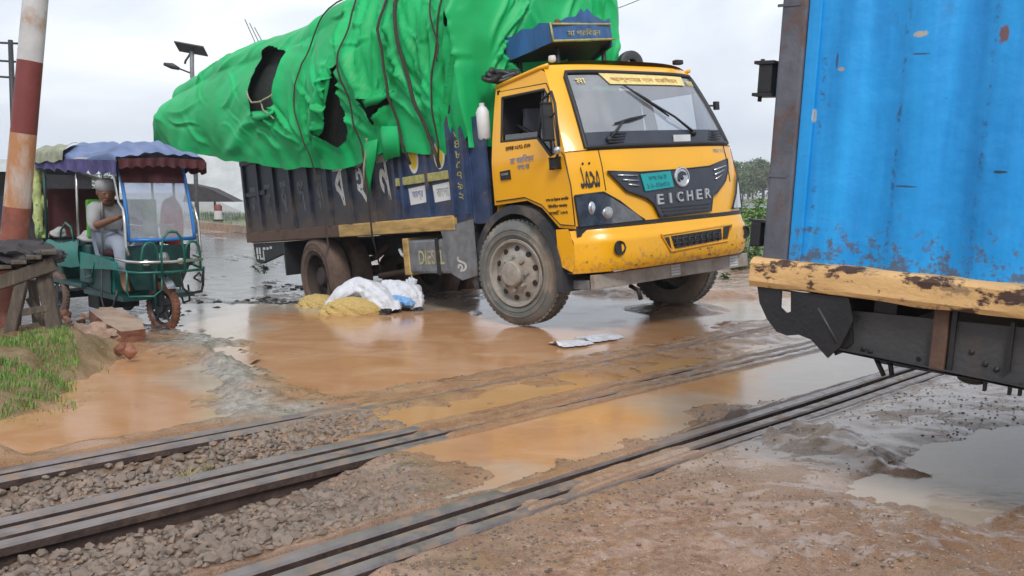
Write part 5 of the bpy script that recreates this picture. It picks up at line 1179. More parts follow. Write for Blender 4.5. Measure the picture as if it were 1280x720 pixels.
# side frame tubes
for sg in (-1, 1):
    y = sg*.40
    Q(MB().tube([(-.20, y, 1.62), (-.16, y, 1.45), (-.08, y, 1.22), (.03, y*1.02, 1.16), (.08, y*1.05, 1.02), (.09, y*1.06, .82), (.13, y*1.04, .74)], .016, 8), 'front_side_tube', 'steel_tube', True)
    Q(MB().tube([(-.42, y*1.04, 1.62), (-.45, y*1.05, 1.2), (-.48, y*1.07, .72)], .014, 8), 'side_post', 'steel_tube', True)
    Q(MB().tube([(-1.02, y*1.12, 1.64), (-1.02, y*1.14, 1.2), (-1.04, y*1.14, .80)], .015, 8), 'side_post', 'steel_tube', True)
    Q(MB().tube([(-1.95, y*1.15, 1.70), (-1.97, y*1.15, .80)], .018, 8), 'side_post', 'rick_dark', True)
    Q(MB().tube([(-.02, y*1.1, 1.60), (-1.0, y*1.18, 1.64), (-2.05, y*1.15, 1.70)], .015, 8), 'roof_rail', 'steel_tube', True)
    Q(MB().tube([(-1.15, y*1.16, .82), (-1.2, y*1.17, .96), (-1.35, y*1.17, 1.0), (-1.5, y*1.17, .92), (-1.55, y*1.16, .82)], .012, 8), 'arm_rest', 'tube_green', True)
# guard hoops in front
Q(MB().tube([(-.10, -.45, .70), (.12, -.43, .685), (.24, -.36, .68), (.28, 0, .675), (.24, .36, .68), (.12, .43, .685), (-.1, .45, .70)], .015, 8), 'front_guard_tube', 'steel_tube', True)
Q(MB().tube([(-.10, -.45, .60), (.12, -.43, .59), (.24, -.36, .585), (.28, 0, .58), (.24, .36, .585), (.12, .43, .59), (-.1, .45, .6)], .013, 8), 'front_guard_tube', 'tube_green', True)
for y0, w, h in ((-.24, .09, .17), (.0, .13, .27), (.25, .09, .17)):
    Q(MB().tube([(.275-.15*abs(y0), y0+w*c_, .685+h*s_) for c_, s_ in ((-1, -.5), (-1, .3), (-.8, .75), (-.4, .97), (0, 1), (.4, .97), (.8, .75), (1, .3), (1, -.5))], .013, 8), 'guard_hoop', 'tube_green', True)
Q(MB().tube([(.22, .10, .60), (.24, .12, .42), (.22, .2, .36), (.10, .42, .36), (.10, .44, .42), (.12, .44, .6)], .014, 8), 'lower_guard', 'black_plastic', True)
Q(MB().tube([(.22, -.10, .60), (.24, -.12, .42), (.22, -.2, .36), (.10, -.42, .36), (.10, -.44, .42), (.12, -.44, .6)], .011, 8), 'lower_guard', 'tube_green', True)
Q(MB().tube([(.15, .3, .50), (.2, .36, .46), (.14, .41, .50), (.17, .36, .55), (.15, .3, .50)], .010, 6), 'lower_guard', 'black_plastic', True)
# body tub
Q(MB().box((-1.05, -.42, .30), (-.05, .42, .345)), 'foot_board', 'rick_dark'); Q(MB().box((-2.15, -.46, .36), (-1.0, .46, .40)), 'rear_floor', 'rick_dark')
for sg in (-1, 1):
    y = sg*.46
    rows = []
    for i in range(15):
        x = -1.02-1.18*i/14; zt = .80+.015*math.sin(i*.7); rows.append([(x, y*(1-.25*max(0, (i-11)/3)**2)+sg*.02*math.sin(math.pi*k/4), .545+(zt-.545)*k/4+.03*max(0, (3-i)/3)) for k in range(5)])
    Q(MB().grid(rows), 'tub_side', 'rick_green', True)
    Q(MB().prism([(-1.02, .72), (-.42, .70), (-.10, .66), (-.08, .60), (-.40, .585), (-1.02, .55)], min(y*.94, y), max(y*.94, y)), 'side_skirt', 'rick_green')
    Q(MB().prism([(-1.02, .55), (-.40, .585), (-.42, .34), (-1.0, .32)], min(y*.80, y*.83), max(y*.80, y*.83)), 'lower_side_panel', 'rick_dark')
    Q(MB().tube([(-.98, y*.98, .60), (-.9, y*1.0, .47), (-.7, y*1.02, .50), (-.62, y*1.0, .64)], .010, 6), 'step_rail', 'tube_green', True)
    Q(MB().tube([(-.45, y*.98, .60), (-.46, y*1.02, .30), (-.40, y*1.02, .20), (-.22, y*.98, .24), (-.18, y*.9, .40)], .012, 6), 'foot_rest', 'black_plastic', True)
    Q(MB().tube([(-2.1, y*.9, .38), (-1.2, y*.9, .36), (-.2, y*.8, .32)], .02, 6), 'chassis_tube', 'black_steel', True)
Q(MB().box((-.78, -.36, .34), (-.40, .36, .70), ch=.02), 'driver_seat_box', 'rick_green'); Q(MB().box((-.80, -.38, .70), (-.36, .38, .77), ch=.03), 'driver_seat_cushion', 'maroon')
Q(MB().box((-.90, -.42, .86), (-.85, .42, 1.24), ch=.02), 'seat_back', 'seat_green'); Q(MB().box((-1.15, -.42, .40), (-.85, .42, .80), ch=.02), 'front_bench', 'rick_dark')
Q(MB().box((-2.1, -.42, .40), (-1.65, .42, .80), ch=.02), 'rear_bench', 'rick_dark'); Q(MB().box((-2.14, -.44, .80), (-2.06, .44, 1.35), ch=.02), 'rear_seat_back', 'maroon')
Q(MB().box((-1.9, -.5, .20), (-1.6, .5, .27)), 'rear_axle', 'black_steel'); Q(MB().box((-1.35, -.25, .12), (-1.05, .25, .34), ch=.01), 'battery_box', 'black_steel')
# roof: cloth top with draped edges
rows = []
for i in range(37):
    x = .13-2.35*i/36; row = []
    zr = 1.625+.05*min(1, i/30)+.035*math.sin(i*.35)
    for j in range(41):
        s = -1+2*j/40; a = abs(s); y = .50*math.copysign(min(1, a*1.12), s); z = zr+.13*(1-min(1, a*1.12)**2.2)*min(1, .35+i/8, .5+(36-i)/6)
        if a > .88: z = zr-(a-.88)/.12*.06; y = math.copysign(.50+.005*math.sin(x*24+s), s)
        row.append((x+.02*math.sin(9*s), y, z+.010*math.sin(x*11+j*.4)+.008*math.sin(j*1.1)))
    rows.append(row)
Q(MB().grid(rows), 'roof_cloth', 'canopy_blue', True)
rows = []
for i in range(13): rows.append([(-1.15-1.05*i/12, -.35-.17*min(1, k/4)-.004*k, 1.80-.005*k-.18*max(0, (k-1)/7)**1.4+.012*math.sin(i*1.3+k)) for k in range(8)])
Q(MB().grid(rows), 'roof_patch', 'canopy_pale', True)
def valance(path, h, mat, name, amp=.02, f=22):
    rows = []; n = 60
    for i in range(n+1):
        t = i/n*(len(path)-1); k = min(len(path)-2, int(t)); p = Vector(path[k]).lerp(Vector(path[k+1]), t-k); d = (Vector(path[k+1])-Vector(path[k])).normalized(); o_ = Vector((-d.y, d.x, 0))*amp*math.sin(i*f/n*2.2)
        hh = h*(.85+.10*abs(math.sin(i*.31))+.12*math.sin(i*.9)); rows.append([p+o_*(q/4)+Vector((0, 0, -hh*q/4)) for q in range(5)])
    return Q(MB().grid(rows), name, mat, True)
valance([(.14, -.49, 1.61), (.15, 0, 1.635), (.14, .49, 1.62)], .09, 'maroon', 'front_valance')
valance([(.13, -.515, 1.60), (-.9, -.52, 1.63), (-2.2, -.515, 1.68)], .13, 'purple', 'side_valance', .018)
valance([(.13, .515, 1.60), (-.9, .52, 1.63), (-2.2, .515, 1.68)], .12, 'maroon', 'side_valance')
Q(MB().grid([[(-2.12+.03*math.sin(k*1.3), -.50+.04*q, z) for q in range(4)] for k, z in enumerate(np.linspace(1.64, .80, 14))]).grid([[(-2.08+.03*math.sin(k*1.1), -.49+.03*q, z) for q in range(4)] for k, z in enumerate(np.linspace(1.64, .82, 14))]), 'rear_curtain', 'curtain', True)
Q(MB().tube([(-2.10+.015*math.sin(k*2.1), -.50, z) for k, z in enumerate(np.linspace(1.62, .82, 12))], [.05, .06, .055, .065, .05, .06, .055, .06, .07, .05, .06, .04], 9), 'rolled_curtain', 'curtain', True)
Q(MB().box((-2.18, -.45, .42), (-2.15, .45, 1.1), ch=.005), 'tail_board', 'rick_green')
# things carried in it
def blobsack(name, c_, r_, mat, label, cat, M0, seed, lump=.18):
    bm = bmesh.new(); bmesh.ops.create_icosphere(bm, subdivisions=3, radius=1); rr = random.Random(seed); ph = [rr.uniform(0, 6) for _ in range(6)]
    for v in bm.verts:
        p = v.co; k = 1+lump*(math.sin(3*p.x+ph[0])*math.sin(4*p.y+ph[1])+.6*math.sin(6*p.z+ph[2]+3*p.x)+.4*math.sin(9*p.y+ph[3])*.5)
        v.co = Vector((c_[0]+p.x*r_[0]*k, c_[1]+p.y*r_[1]*k, c_[2]+(max(p.z, -.7))*r_[2]*k))
    o = MB().bm(bm).build(name, M[mat], None, True); o.matrix_world = M0; return tag(o, label, cat)
blobsack('cloth_bundle', (-.98, -.26, .86), (.17, .13, .065), 'cloth_white', 'pale cloth bundle lying on the bench of the electric rickshaw', 'bundle', RK, 3)
blobsack('cloth_bundle', (-1.85, -.30, .87), (.09, .08, .06), 'cloth_white', 'small pale bundle at the rear of the rickshaw next to the rolled curtain', 'bundle', RK, 4)
blobsack('red_sack', (-.30, .26, 1.0), (.07, .12, .28), 'red_plastic', 'tall red bag standing behind the rickshaw windscreen', 'bag', RK, 5, .08)
blobsack('plastic_bag', (-.12, -.16, .80), (.06, .07, .06), 'cloth_pale', 'pale blue plastic bag behind the guard hoops of the rickshaw', 'bag', RK, 6)
# ---------------------------------------------------------------- people
def skin_mesh(name, V, E, Rr, mat, parent, sub=2):
    me = bpy.data.meshes.new(name); me.from_pydata([tuple(v) for v in V], E, []); me.update(); o = bpy.data.objects.new(name, me); COL.objects.link(o)
    md = o.modifiers.new('skin', 'SKIN'); md.use_smooth_shade = True
    for i, r_ in enumerate(Rr):
        sv = me.skin_vertices[0].data[i]; sv.radius = (r_, r_) if not isinstance(r_, tuple) else r_; sv.use_root = (i == 0)
    sb = o.modifiers.new('sub', 'SUBSURF'); sb.levels = sub; sb.render_levels = sub
    me.materials.append(mat); o.parent = parent; return o
def person(M0, label, J, shirt, legs, cap=None, hair='hair_grey'):
    e = empty('person', label, 'person', mat=M0)
    V = [J['pelvis'], J['belly'], J['chest'], J['neck'], J['head0'], J['head'], J['crown']]; Rr = [.13, .13, (.15, .11), .055, .062, .088, .06]; E_ = [(i, i+1) for i in range(6)]
    def add(par, pts, rs):
        k = par
        for p, r_ in zip(pts, rs): V.append(p); Rr.append(r_); E_.append((k, len(V)-1)); k = len(V)-1
        return k
    hands = []
    for s in ('r', 'l'):
        k = add(2, [J['sh_'+s], J['el_'+s], J['wr_'+s]], [.065, .045, .028])
        d = (Vector(J['wr_'+s])-Vector(J['el_'+s])).normalized(); up = Vector((0, 0, 1)); sd_ = d.cross(up).normalized(); up = sd_.cross(d)
        w = Vector(J['wr_'+s]); palm = w+d*.06; kp = add(k, [palm], [(.034, .016)])
        for q, (o_, ln) in enumerate(((-.03, .065), (-.01, .075), (.01, .07), (.03, .055))):
            b = palm+sd_*o_+d*.03; add(kp, [b, b+d*ln*.5-up*.008, b+d*ln*.75-up*.035], [.010, .009, .008])
        sgn_ = 1 if s == 'l' else -1; add(kp, [w+d*.04+sd_*.038*sgn_, w+d*.075+sd_*.055*sgn_-up*.01], [.011, .009])
        kl = add(0, [J['hip_'+s], J['kn_'+s], J['an_'+s], J['toe_'+s]], [.085, .06, .042, .03])
    skin_mesh('body', V, E_, Rr, M['skin'], e, 1)
    h = Vector(J['head']); f = (Vector(J['face'])-h).normalized(); rt = f.cross(Vector((0, 0, 1))).normalized(); up = rt.cross(f)
    hd = MB(); FM = basis(f, -rt, up, h)
    hd.ell((0, 0, 0), (.098, .078, .115), FM); hd.ell((.035, 0, -.06), (.06, .052, .05), FM); hd.build('head', M['skin'], e, True)
    MB().tube([(.09, 0, .02), (.118, 0, -.018), (.10, 0, -.03)], [.010, .017, .010], 8, True, FM).build('nose', M['skin'], e, True)
    for s in (-1, 1):
        MB().ell((.086, s*.030, .018), (.010, .012, .006), FM).build('eye', M['cloth_white'], e, True); MB().ell((.095, s*.030, .018), (.004, .006, .006), FM).build('pupil', M['gasket'], e, True)
        MB().ell((.0, s*.080, .0), (.022, .012, .032), FM).build('ear', M['skin'], e, True)
    MB().tube([(.092, -.024, -.055), (.103, 0, -.052), (.092, .024, -.055)], .006, 6, True, FM).build('mouth', M['maroon'], e, True)
    MB().ell((-.012, 0, .035), (.100, .084, .10), FM).build('hair', M[hair], e, True)
    if cap: MB().lathe([(.001, .085), (.05, .083), (.086, .065), (.095, .03), (.097, -.01), (.093, -.012)], 24, FM @ Matrix.Translation((-.008, 0, .045)) @ Matrix.Rotation(R(90), 4, 'X')).build('cap', M[cap], e, True)
    # clothes
    VV = [J['pelvis'], J['belly'], J['chest'], Vector(J['chest']).lerp(Vector(J['neck']), .7)]; RR = [.155, .15, (.175, .135), .08]; EE = [(0, 1), (1, 2), (2, 3)]
    for s in ('r', 'l'):
        n = len(VV); VV += [J['sh_'+s], J['el_'+s], Vector(J['el_'+s]).lerp(Vector(J['wr_'+s]), .12)]; RR += [.085, .068, .062]; EE += [(2, n), (n, n+1), (n+1, n+2)]
    skin_mesh('shirt', VV, EE, RR, M[shirt], e, 1)
    VV = [J['pelvis']]; RR = [.15]; EE = []
    for s in ('r', 'l'):
        n = len(VV); VV += [J['hip_'+s], J['kn_'+s], Vector(J['kn_'+s]).lerp(Vector(J['an_'+s]), .8)]; RR += [.11, .09, .075]; EE += [(0, n), (n, n+1), (n+1, n+2)]
    skin_mesh('lungi', VV, EE, RR, M[legs], e, 1)
    return e
J = dict(pelvis=(-.66, -.16, .86), belly=(-.63, -.19, .98), chest=(-.56, -.23, 1.12), neck=(-.49, -.27, 1.22), head0=(-.45, -.29, 1.26), head=(-.43, -.31, 1.31), crown=(-.42, -.31, 1.37), face=(-.25, -.36, 1.26),
         sh_r=(-.55, -.39, 1.15), el_r=(-.42, -.44, .99), wr_r=(-.22, -.32, 1.07), sh_l=(-.50, -.06, 1.15), el_l=(-.34, -.04, .99), wr_l=(-.20, -.16, 1.06),
         hip_r=(-.60, -.24, .83), kn_r=(-.24, -.26, .84), an_r=(-.20, -.26, .44), toe_r=(-.09, -.28, .385), hip_l=(-.60, -.06, .83), kn_l=(-.24, -.02, .84), an_l=(-.22, .0, .44), toe_l=(-.10, .02, .385))
person(RK, 'rickshaw driver in a white cap and white shirt sitting behind the handlebar', J, 'cloth_white', 'cloth_pale', 'cloth_white')

# ================================================================== BLUE CONTAINER TRUCK on the right
def cont_mat():
    m = bpy.data.materials.new('container_blue'); m.use_nodes = True; nt = m.node_tree; L = nt.links; b = nt.nodes['Principled BSDF']
    t = _n(nt, 'ShaderNodeTexCoord'); P_ = t.outputs['Object']
    mp = _n(nt, 'ShaderNodeMapping'); mp.inputs['Scale'].default_value = (7, 7, .9); L.new(P_, mp.inputs[0])
    n1 = _n(nt, 'ShaderNodeTexNoise', Scale=1.5, Detail=7., Roughness=.6); L.new(mp.outputs[0], n1.inputs['Vector'])
    r = _n(nt, 'ShaderNodeValToRGB'); L.new(n1.outputs[0], r.inputs[0]); r.color_ramp.elements[0].position = .3; r.color_ramp.elements[0].color = (.002, .22, .58, 1); r.color_ramp.elements[1].position = .7; r.color_ramp.elements[1].color = (.012, .34, .78, 1)
    def mask(scale, lo, hi, stretch, amt):
        q = _n(nt, 'ShaderNodeMapping'); q.inputs['Scale'].default_value = stretch; L.new(P_, q.inputs[0]); n = _n(nt, 'ShaderNodeTexNoise', Scale=scale, Detail=9., Roughness=.72); L.new(q.outputs[0], n.inputs['Vector'])
        x = _n(nt, 'ShaderNodeMapRange'); L.new(n.outputs[0], x.inputs[0]); x.inputs[1].default_value = lo; x.inputs[2].default_value = hi; x.inputs[4].default_value = amt; return x.outputs[0]
    def mix(f, a, col):
        x = _n(nt, 'ShaderNodeMixRGB'); L.new(f, x.inputs[0]); L.new(a, x.inputs[1]); x.inputs[2].default_value = c4(col); return x.outputs[0]
    c_ = mix(mask(3, .60, .72, (1.5, 1, 1), .7), r.outputs[0], (.02, .21, .50))
    c_ = mix(mask(10, .64, .70, (1.6, 1, 2.2), .75), c_, (.05, .10, .20))
    c_ = mix(mask(34, .66, .72, (1, 1, 3), .7), c_, (.012, .02, .04))
    # worn streaks along the pressed edges of the corrugation
    sx = _n(nt, 'ShaderNodeSeparateXYZ'); L.new(P_, sx.inputs[0])
    mo_ = _n(nt, 'ShaderNodeMath', operation='MULTIPLY_ADD'); L.new(sx.outputs[0], mo_.inputs[0]); mo_.inputs[1].default_value = 1/.278; mo_.inputs[2].default_value = .245+10
    fr_ = _n(nt, 'ShaderNodeMath', operation='FRACT'); L.new(mo_.outputs[0], fr_.inputs[0])
    pk = _n(nt, 'ShaderNodeMath', operation='SUBTRACT'); L.new(fr_.outputs[0], pk.inputs[0]); pk.inputs[1].default_value = .5; ab = _n(nt, 'ShaderNodeMath', operation='ABSOLUTE'); L.new(pk.outputs[0], ab.inputs[0])
    ed = _n(nt, 'ShaderNodeMapRange'); L.new(ab.outputs[0], ed.inputs[0]); ed.inputs[1].default_value = .05; ed.inputs[2].default_value = .0
    stn = mask(16, .52, .60, (1, 1, 1.3), .85); ml = _n(nt, 'ShaderNodeMath', operation='MULTIPLY'); L.new(ed.outputs[0], ml.inputs[0]); L.new(stn, ml.inputs[1])
    c_ = mix(ml.outputs[0], c_, (.022, .045, .09))
    zr = _n(nt, 'ShaderNodeMapRange'); L.new(sx.outputs[2], zr.inputs[0]); zr.inputs[1].default_value = .30; zr.inputs[2].default_value = 0.; zr.inputs[4].default_value = .20
    nm_ = _n(nt, 'ShaderNodeTexNoise', Scale=22., Detail=9., Roughness=.75); L.new(P_, nm_.inputs['Vector']); az = _n(nt, 'ShaderNodeMath', operation='ADD'); L.new(zr.outputs[0], az.inputs[0]); L.new(nm_.outputs[0], az.inputs[1])
    rz_ = _n(nt, 'ShaderNodeMapRange'); L.new(az.outputs[0], rz_.inputs[0]); rz_.inputs[1].default_value = .66; rz_.inputs[2].default_value = .74; rz_.inputs[4].default_value = .8; c_ = mix(rz_.outputs[0], c_, (.09, .075, .07))
    # placed rust and primer patches
    for (x0, z0, rx, rz, col) in PATCH:
        s = _n(nt, 'ShaderNodeVectorMath', operation='SUBTRACT'); L.new(P_, s.inputs[0]); s.inputs[1].default_value = (x0, 0, z0)
        d = _n(nt, 'ShaderNodeVectorMath', operation='MULTIPLY'); L.new(s.outputs[0], d.inputs[0]); d.inputs[1].default_value = (1/rx, 0, 1/rz)
        ln = _n(nt, 'ShaderNodeVectorMath', operation='LENGTH'); L.new(d.outputs[0], ln.inputs[0])
        nn = _n(nt, 'ShaderNodeTexNoise', Scale=45., Detail=5.); L.new(P_, nn.inputs['Vector']); ad = _n(nt, 'ShaderNodeMath', operation='ADD'); L.new(ln.outputs['Value'], ad.inputs[0]); L.new(nn.outputs[0], ad.inputs[1])
        x = _n(nt, 'ShaderNodeMapRange'); L.new(ad.outputs[0], x.inputs[0]); x.inputs[1].default_value = 1.5; x.inputs[2].default_value = 1.2; x.inputs[4].default_value = .9; c_ = mix(x.outputs[0], c_, col)
    L.new(c_, b.inputs['Base Color']); b.inputs['Roughness'].default_value = .42
    nb = _n(nt, 'ShaderNodeTexNoise', Scale=9., Detail=6.); L.new(P_, nb.inputs['Vector']); bp = _n(nt, 'ShaderNodeBump', Strength=.35, Distance=.02); L.new(nb.outputs[0], bp.inputs['Height']); L.new(bp.outputs[0], b.inputs['Normal'])
    return m
_x = Vector((math.cos(R(40)), -math.sin(R(40)), -math.tan(R(2.9)))).normalized(); _y = Vector((math.sin(R(40)), math.cos(R(40)), 0)).normalized(); _z = _x.cross(_y)*1.0
if _z.z < 0: _z = -_z
_y = _z.cross(_x)
CT = basis(_x, _y, _z, at_y(985, 325, 3.4)); CTi = CT.inverted()
def cl(px, py, y=0.):      # measured point on the plane y of the container
    o = CTi @ Vector((0, 0, CH)); d = CTi.to_3x3() @ Vector(np.array([(px-640)/CF, (py-360)/CF, 1.0])@RM); t = (y-o.y)/d.y; p = o+d*t; return (p.x, p.z)
PATCH = [(*cl(1255, 42), .018, .035, (.16, .05, .02)), (*cl(1150, 42), .028, .012, (.42, .38, .28)), (*cl(1017, 145), .007, .028, (.4, .42, .42)), (*cl(1250, 215), .025, .006, (.02, .02, .03)), (*cl(1050, 86), .012, .008, (.38, .28, .2)), (*cl(1130, 233), .04, .004, (.03, .06, .12)),
         (*cl(1150, 67), .03, .004, (.03, .06, .12)), (*cl(1045, 75), .005, .03, (.03, .06, .12))]
M['container'] = cont_mat()
M['post_rust'] = pbr('rusty_post', (.10, .105, .13), .6, var=.4, scale=5, bump=.3, bscale=30, dirt=(.12, .06, .04), dirt_amt=.42, sharp=.12, dirt_scale=7, stretch=(1, 1, .6), spots=(.3, .24, .2), spot_amt=.66)
M['beam_yellow'] = pbr('worn_yellow_beam', (.62, .38, .16), .5, var=.12, scale=4, bump=.2, bscale=40, dirt=(.06, .03, .022), dirt_amt=.40, dirt_scale=8, stretch=(.8, 1, 1.4), spots=(.30, .20, .11), spot_amt=.57, spot_scale=13, sharp=.05)
M['under_grey'] = pbr('chassis_grey', (.05, .05, .052), .5, .1, var=.3, scale=6, bump=.15, dirt=(.09, .06, .045), dirt_amt=.3)
M['under_black'] = pbr('chassis_black', (.013, .013, .015), .45, var=.3, bump=.1, dirt=(.05, .04, .035), dirt_amt=.22)
ct = empty('container_truck', 'scraped bright blue corrugated container on a truck at the right edge', 'truck', mat=CT)
def C(mb, name, mat, smooth=False, parent=None, auto=None): return mb.build(name, M[mat], parent or ct, smooth, auto=auto)
# corrugated side wall
def corr(x0, x1, z0, z1, yb, sg, phase):
    prof = []; x = x0; p = .278; segs = [(0, 0), (.076, 0), (.076+.058, .045), (.152+.058, .045), (.278, 0)]
    xs = []; k = math.floor((x0-phase)/p)
    while phase+k*p < x1:
        for a, d in segs[:-1]: xs.append((phase+k*p+a, d))
        k += 1
    xs = [q for q in xs if x0 < q[0] < x1]; xs = [(x0, xs[0][1])]+xs+[(x1, xs[-1][1])]
    # soften the folds
    out = []
    for i, (a, d) in enumerate(xs):
        if 0 < i < len(xs)-1:
            for w_ in (-.010, 0, .010):
                pa, pd = xs[i-1] if w_ < 0 else xs[i+1]; t = abs(w_)/max(abs(pa-a), 1e-3); dd = d+(pd-d)*t*.9; out.append((a+w_, dd if w_ else d*.86+.14*.017))
        else: out.append((a, d))
    rows = []
    for i in range(19):
        z = z0+(z1-z0)*i/18; rows.append([(a+.002*math.sin(z*3+a*4), yb+sg*(d+.006*math.sin(a*5.1+z*2.3)*math.sin(z*3.1)), z) for a, d in out])
    return MB().grid(rows)
ph0 = cl(1045, 250)[0]-.075
CL_ = 6.05; CHT = 2.45
C(corr(.045, CL_, 0.0, CHT, 0.008, 1, ph0), 'side_wall', 'container', auto=35)
C(corr(.045, CL_, 0.0, CHT, 2.40, -1, ph0), 'side_wall', 'container', auto=35)
C(MB().box((.0, -.004, -.005), (.05, .07, CHT), ch=.006), 'corner_fillet', 'container')
for y0 in (-.008, 2.30):
    C(MB().box((-.104, y0, -.03), (-.002, y0+.13, CHT+.1), ch=.012), 'corner_post', 'post_rust')
    C(MB().box((CL_, y0, -.03), (CL_+.12, y0+.13, CHT+.1), ch=.012), 'corner_post', 'post_rust')
for k, z in enumerate((.31, .94)): C(MB().box((-.119, -.011, z), (-.03, -.006, z+.010)), 'post_scar', 'post_rust')
C(MB().box((-.1, .0, CHT), (CL_+.1, 2.42, CHT+.08), ch=.01), 'roof', 'container')
C(MB().box((-.1, .08, -.0), (-.06, 2.36, CHT)), 'end_door', 'container')
for y in (.5, .95, 1.5, 1.95): C(MB().tube([(-.12, y, .0), (-.12, y, CHT)], .017, 8), 'lock_rod', 'post_rust', True)
C(MB().box((CL_+.02, .08, .0), (CL_+.06, 2.36, CHT)), 'front_wall', 'container')
hx_, hz_ = cl(958, 98)
C(MB().box((hx_-.035, .0, hz_-.055), (hx_+.02, .07, hz_+.055), ch=.004), 'hinge_bracket', 'under_black')
for s in (-1, 1): C(MB().box((hx_-.05, -.01, hz_+s*.06-.006), (hx_+.03, .08, hz_+s*.06+.006)), 'hinge_plate', 'under_black')
C(MB().tube([(hx_-.03, .02, hz_-.085), (hx_-.03, .02, hz_+.075)], .008, 6), 'hinge_pin', 'under_black', True)
lx, lz = cl(944, 292)
C(MB().box((lx-.022, -.0, lz-.05), (lx+.02, .06, lz+.045), ch=.005), 'side_lamp', 'under_black'); C(MB().box((lx-.03, -.0, lz+.045), (lx+.05, .05, lz+.055)), 'lamp_bracket', 'under_black')
# beam below
zb = cl(950, 357)[1]
def beam(y0, y1):
    rows = []; n = 60
    for i in range(n+1):
        x = -.135+(CL_+.25)*i/n; e_ = .004*math.sin(x*9)+.003*math.sin(x*23)
        rows.append([(x, y0+.03+e_, -.0), (x, y0+.008+e_, -.008+e_), (x, y0+e_, -.022), (x, y0+.004+e_, -.055+e_*.8), (x, y0+e_*.7, zb+.02), (x, y0+.010, zb+.002+e_), (x, y0+.03, zb), (x, y1, zb), (x, y1, 0), (x, y0+.03, 0)])
    mb = MB().grid(rows); mb.f += [tuple(range(10)), tuple(n*10+k for k in range(9, -1, -1))]; return mb
C(beam(-.035, .08), 'side_beam', 'beam_yellow', auto=35)
C(MB().box((-.13, 2.34, zb), (CL_+.12, 2.44, 0), ch=.01), 'side_beam', 'beam_yellow'); C(MB().box((-.13, -.02, zb), (-.03, 2.42, -.004), ch=.01), 'end_beam', 'beam_yellow')
C(MB().box((-.05, .08, -.04), (CL_, 2.34, -.01)), 'floor', 'under_black')
# curved black mud flap plate at the end, with its slot
MG = [cl(*p) for p in [(948, 356), (1000, 365), (1062, 372), (1068, 400), (1052, 432), (1036, 447), (1026, 436), (1015, 424), (1000, 418), (985, 419), (972, 414), (960, 398), (951, 378)]]
SLOT = [cl(*p) for p in [(978, 363), (990, 365), (990, 389), (984, 391), (977, 384)]]
sheet('mud_plate', MG, lambda a, b, o: Vector((a, .0-o, b)), M['under_black'], ct, .03, .012, holes=[SLOT], auto=30)
C(MB().prism([cl(1000, 368), cl(1060, 376), cl(1062, 430), cl(1040, 446), cl(1030, 420), cl(1008, 400)], .03, .30), 'inner_box', 'under_black')
C(MB().tube([(cl(1024, 385)[0], -.01, cl(1024, 385)[1]), (cl(1048, 428)[0], -.012, cl(1048, 428)[1])], .006, 5), 'brace_rod', 'under_grey', True)
# chassis side plate with stiffener, holes and bolts
W0 = [cl(*p, .06) for p in [(1046, 430), (1052, 395), (1066, 388), (1290, 410), (1420, 425), (1420, 520), (1283, 487), (1170, 462), (1100, 449), (1062, 440)]]
HO = [cl(*p, .06) for p in [(1146, 446), (1150, 445), (1154, 449), (1150, 453), (1146, 451)]]
sheet('chassis_web', W0, lambda a, b, o: Vector((a, .06-o, b)), M['under_grey'], ct, .05, .012, holes=[HO], auto=30)
za = cl(1290, 487, .06)[1]; C(MB().box((.85, .05, za), (CL_-.2, .07, zb-.02)), 'chassis_web', 'under_grey'); C(MB().box((.25, 2.3, za+.04), (CL_-.2, 2.34, zb)), 'chassis_web', 'under_grey')
x0, z0 = cl(1050, 438, .03); x1, z1 = cl(1283, 486, .03); C(MB().add([(x0, .0, z0), (x1, .0, z1), (x1, .07, z1), (x0, .07, z0)], [(0, 1, 2, 3)]).add([(x0, .0, z0+.008), (x1, .0, z1+.008), (x1, .07, z1+.008), (x0, .07, z0+.008)], [(3, 2, 1, 0)]), 'chassis_flange', 'under_grey')
xs_, zs_ = cl(1176, 420, .03)
C(MB().box((xs_-.028, .02, zs_-.13), (xs_+.022, .055, zs_+.12), ch=.005), 'stiffener', 'grime_brown'); C(MB().box((xs_+.03, .03, zs_-.12), (xs_+.045, .055, zs_+.12)), 'stiffener', 'under_black')
xb_, zb2 = cl(1262, 440, .03); C(MB().box((xb_-.006, .03, zb2-.07), (xb_+.006, .055, zb2+.1)), 'stiffener', 'under_black')
for p in [(1080, 436), (1088, 439), (1246, 462), (1232, 455), (1215, 440)]:
    a, b = cl(*p, .05); C(MB().ell((a, .046, b), (.010, .006, .010), seg=8, rings=6), 'bolt', 'under_black')
a, b = cl(1213, 474, .05); C(MB().ell((a, .08, b), (.05, .05, .022)), 'air_coupling', 'under_black', True)
for p in [(1231, 484), (1262, 489), (1275, 490)]: a, b = cl(*p, .05); C(MB().box((a-.005, .04, b-.012), (a+.005, .06, b+.03)), 'pin', 'under_black')
for pa, pb in (((1095, 448), (1105, 470)), ((1112, 450), (1115, 469))): a, b = cl(*pa, .1); c_, d_ = cl(*pb, .1); C(MB().tube([(a, .1, b), (c_, .1, d_)], .009, 6), 'hanging_rod', 'under_black', True)
for y in (.75, 1.65): C(MB().box((.15, y-.04, -.48), (CL_, y+.04, -.14)), 'chassis_rail', 'under_black')
for x in (.35, 1.1, 1.9, 2.7, 3.6, 4.6, 5.6): C(MB().box((x-.04, .08, -.2), (x+.04, 2.32, -.05)), 'cross_member', 'under_black')
gz = -.90
